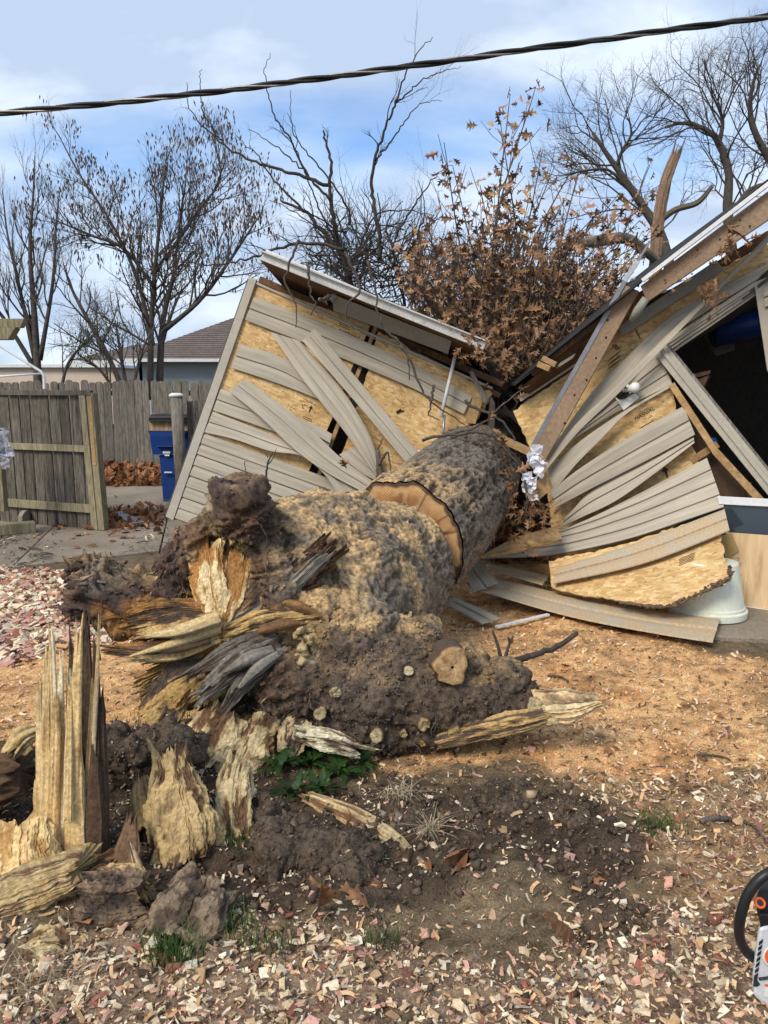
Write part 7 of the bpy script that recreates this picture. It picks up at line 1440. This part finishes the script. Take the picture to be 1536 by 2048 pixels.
tuft('grass_tuft', 'green grass patch on the right edge of the dark soil', 1305, 1650, 320, .07, .06, GR, 4); tuft('grass_tuft', 'few green blades below the shards', 470, 1700, 50, .04, .12, (.07, .10, .03), 5, .9); tuft('grass_tuft', 'sparse grass in the hollow left of the root ball', 330, 1445, 140, .12, .06, GR, 6); tuft('grass_tuft', 'small grass tuft in the lower middle soil', 770, 1890, 90, .04, .06, (.08, .11, .04), 7)
tuft('dry_grass', 'pale dry grass tuft with spread roots right of the peeled root', 860, 1675, 90, .015, .11, DR, 11, 1.3, .0028); tuft('dry_grass', 'pale dry grass tuft above the peeled root', 800, 1620, 90, .03, .09, DR, 12, 1.3, .0026); tuft('dry_grass', 'grey dry grass mat left of the small clod', 770, 1590, 140, .09, .06, (.22, .18, .13), 13, 1.5); tuft('dry_grass', 'dry grass along the sawdust by the siding end', 1385, 1290, 160, .12, .05, (.24, .16, .09), 14, 1.2); tuft('dry_grass', 'dry stems on the chips at the lower left corner', 90, 1985, 60, .08, .12, DR, 15, 1.2); tuft('dry_grass', 'dry fibres on the big soil clod', 570, 1700, 80, .05, .06, (.30, .24, .17), 16, 1.4)
# ---- chainsaw at the right edge
def chainsaw():
    Yc = 1.86; e = thing('chainsaw', 'white and black chainsaw with orange marks cut off by the right picture edge', 'chainsaw', GP(1600, 2040))
    def Q(u, v, dy=0): return W(u, v, Yc + dy)
    hb = catmull([list(Q(*q)) for q in ((1680, 1790, .05), (1630, 1752, .02), (1575, 1741, .0), (1530, 1750, -.01), (1497, 1787, -.01), (1481, 1835, -.01), (1479, 1872, .0), (1492, 1902, .02), (1520, 1925, .05))], 44)
    MB().tube(hb, [.0135] * 44, 14).build('front_handle', 'black_plastic', e, smooth=True)
    def ex(pts, d0, d1, name, mt, bev=.006, par=e): return MB().slab([Q(u, v, d0) for u, v in pts], Vector(((d1 - d0) * .62, d1 - d0, -(d1 - d0) * .25))).build(name, mt, par, bevel=bev)
    body = ex([(1517, 1854), (1560, 1846), (1640, 1850), (1720, 1880), (1740, 2000), (1700, 2075), (1600, 2078), (1545, 2030), (1505, 1992), (1504, 1950), (1511, 1890)], -.005, .16, 'housing', 'saw_white', .012)
    for k in range(7):
        u, v = 1521 - k * 1.6, 1882 + k * 11.2; ex([(u - 3, v + 3), (u + 5, v - 3), (u + 4, v + 4), (u - 4, v + 9)], -.009, -.004, 'vent_slot', 'black_plastic', 0, body)
    MB().lathe(Q(1549, 1912, -.006), (0, -1, .1), [(.03, 0), (.032, .002), (.03, .004)], 28).build('badge_ring', 'paint_white', e); MB().lathe(Q(1549, 1912, -.011), (0, -1, .1), [(.0265, 0), (.027, .002), (.025, .003)], 28).build('badge', 'saw_orange', e)
    ex([(1530, 1968), (1560, 1972), (1558, 1998), (1527, 1993)], -.009, -.006, 'warning_label', 'paint_white', 0); ex([(1530, 1968), (1560, 1972), (1559.5, 1977), (1529.5, 1973)], -.0095, -.0089, 'warning_label_band', 'saw_orange', 0)
    ex([(1508, 1952), (1516, 1950), (1514, 1962), (1520, 1970), (1514, 1974), (1506, 1973)], -.010, -.004, 'latch', 'dark_plastic', .001)
    MB().tube(catmull([list(Q(*q)) for q in ((1518, 1958, -.008), (1560, 1955, -.01), (1600, 1975, -.01), (1640, 2010, -.008))], 16), .004, 8).build('housing_groove', 'dark_plastic', e, smooth=True)
    ex([(1513, 1790), (1524, 1776), (1560, 1776), (1600, 1800), (1600, 1860), (1522, 1856), (1513, 1825)], .02, .12, 'hand_guard', 'dark_plastic', .006)
    MB().lathe(Q(1519.5, 1806, .012), (-.1, -1, .9), [(.0145, 0), (.015, .004), (.012, .007), (.008, .007), (.007, .001)], 24).build('cap_ring', 'saw_orange', e, smooth=True); MB().lathe(Q(1519.5, 1806, .008), (-.1, -1, .9), [(.008, 0), (.0075, .006)], 16).build('cap_bolt', 'black_plastic', e)
    ex([(1518, 1828), (1600, 1830), (1600, 1862), (1520, 1858)], .0, .1, 'air_filter_cover', 'black_plastic', .004)
    ex([(1700, 1960), (1950, 1985), (1958, 2010), (1950, 2030), (1700, 2040)], .05, .058, 'guide_bar', 'galv', 0)
    MB().tube([Q(1720, 1900, .08), Q(1800, 1920, .1), Q(1810, 1990, .12), Q(1730, 2040, .12)], .018, 10).build('rear_handle', 'black_plastic', e, smooth=True)
chainsaw()
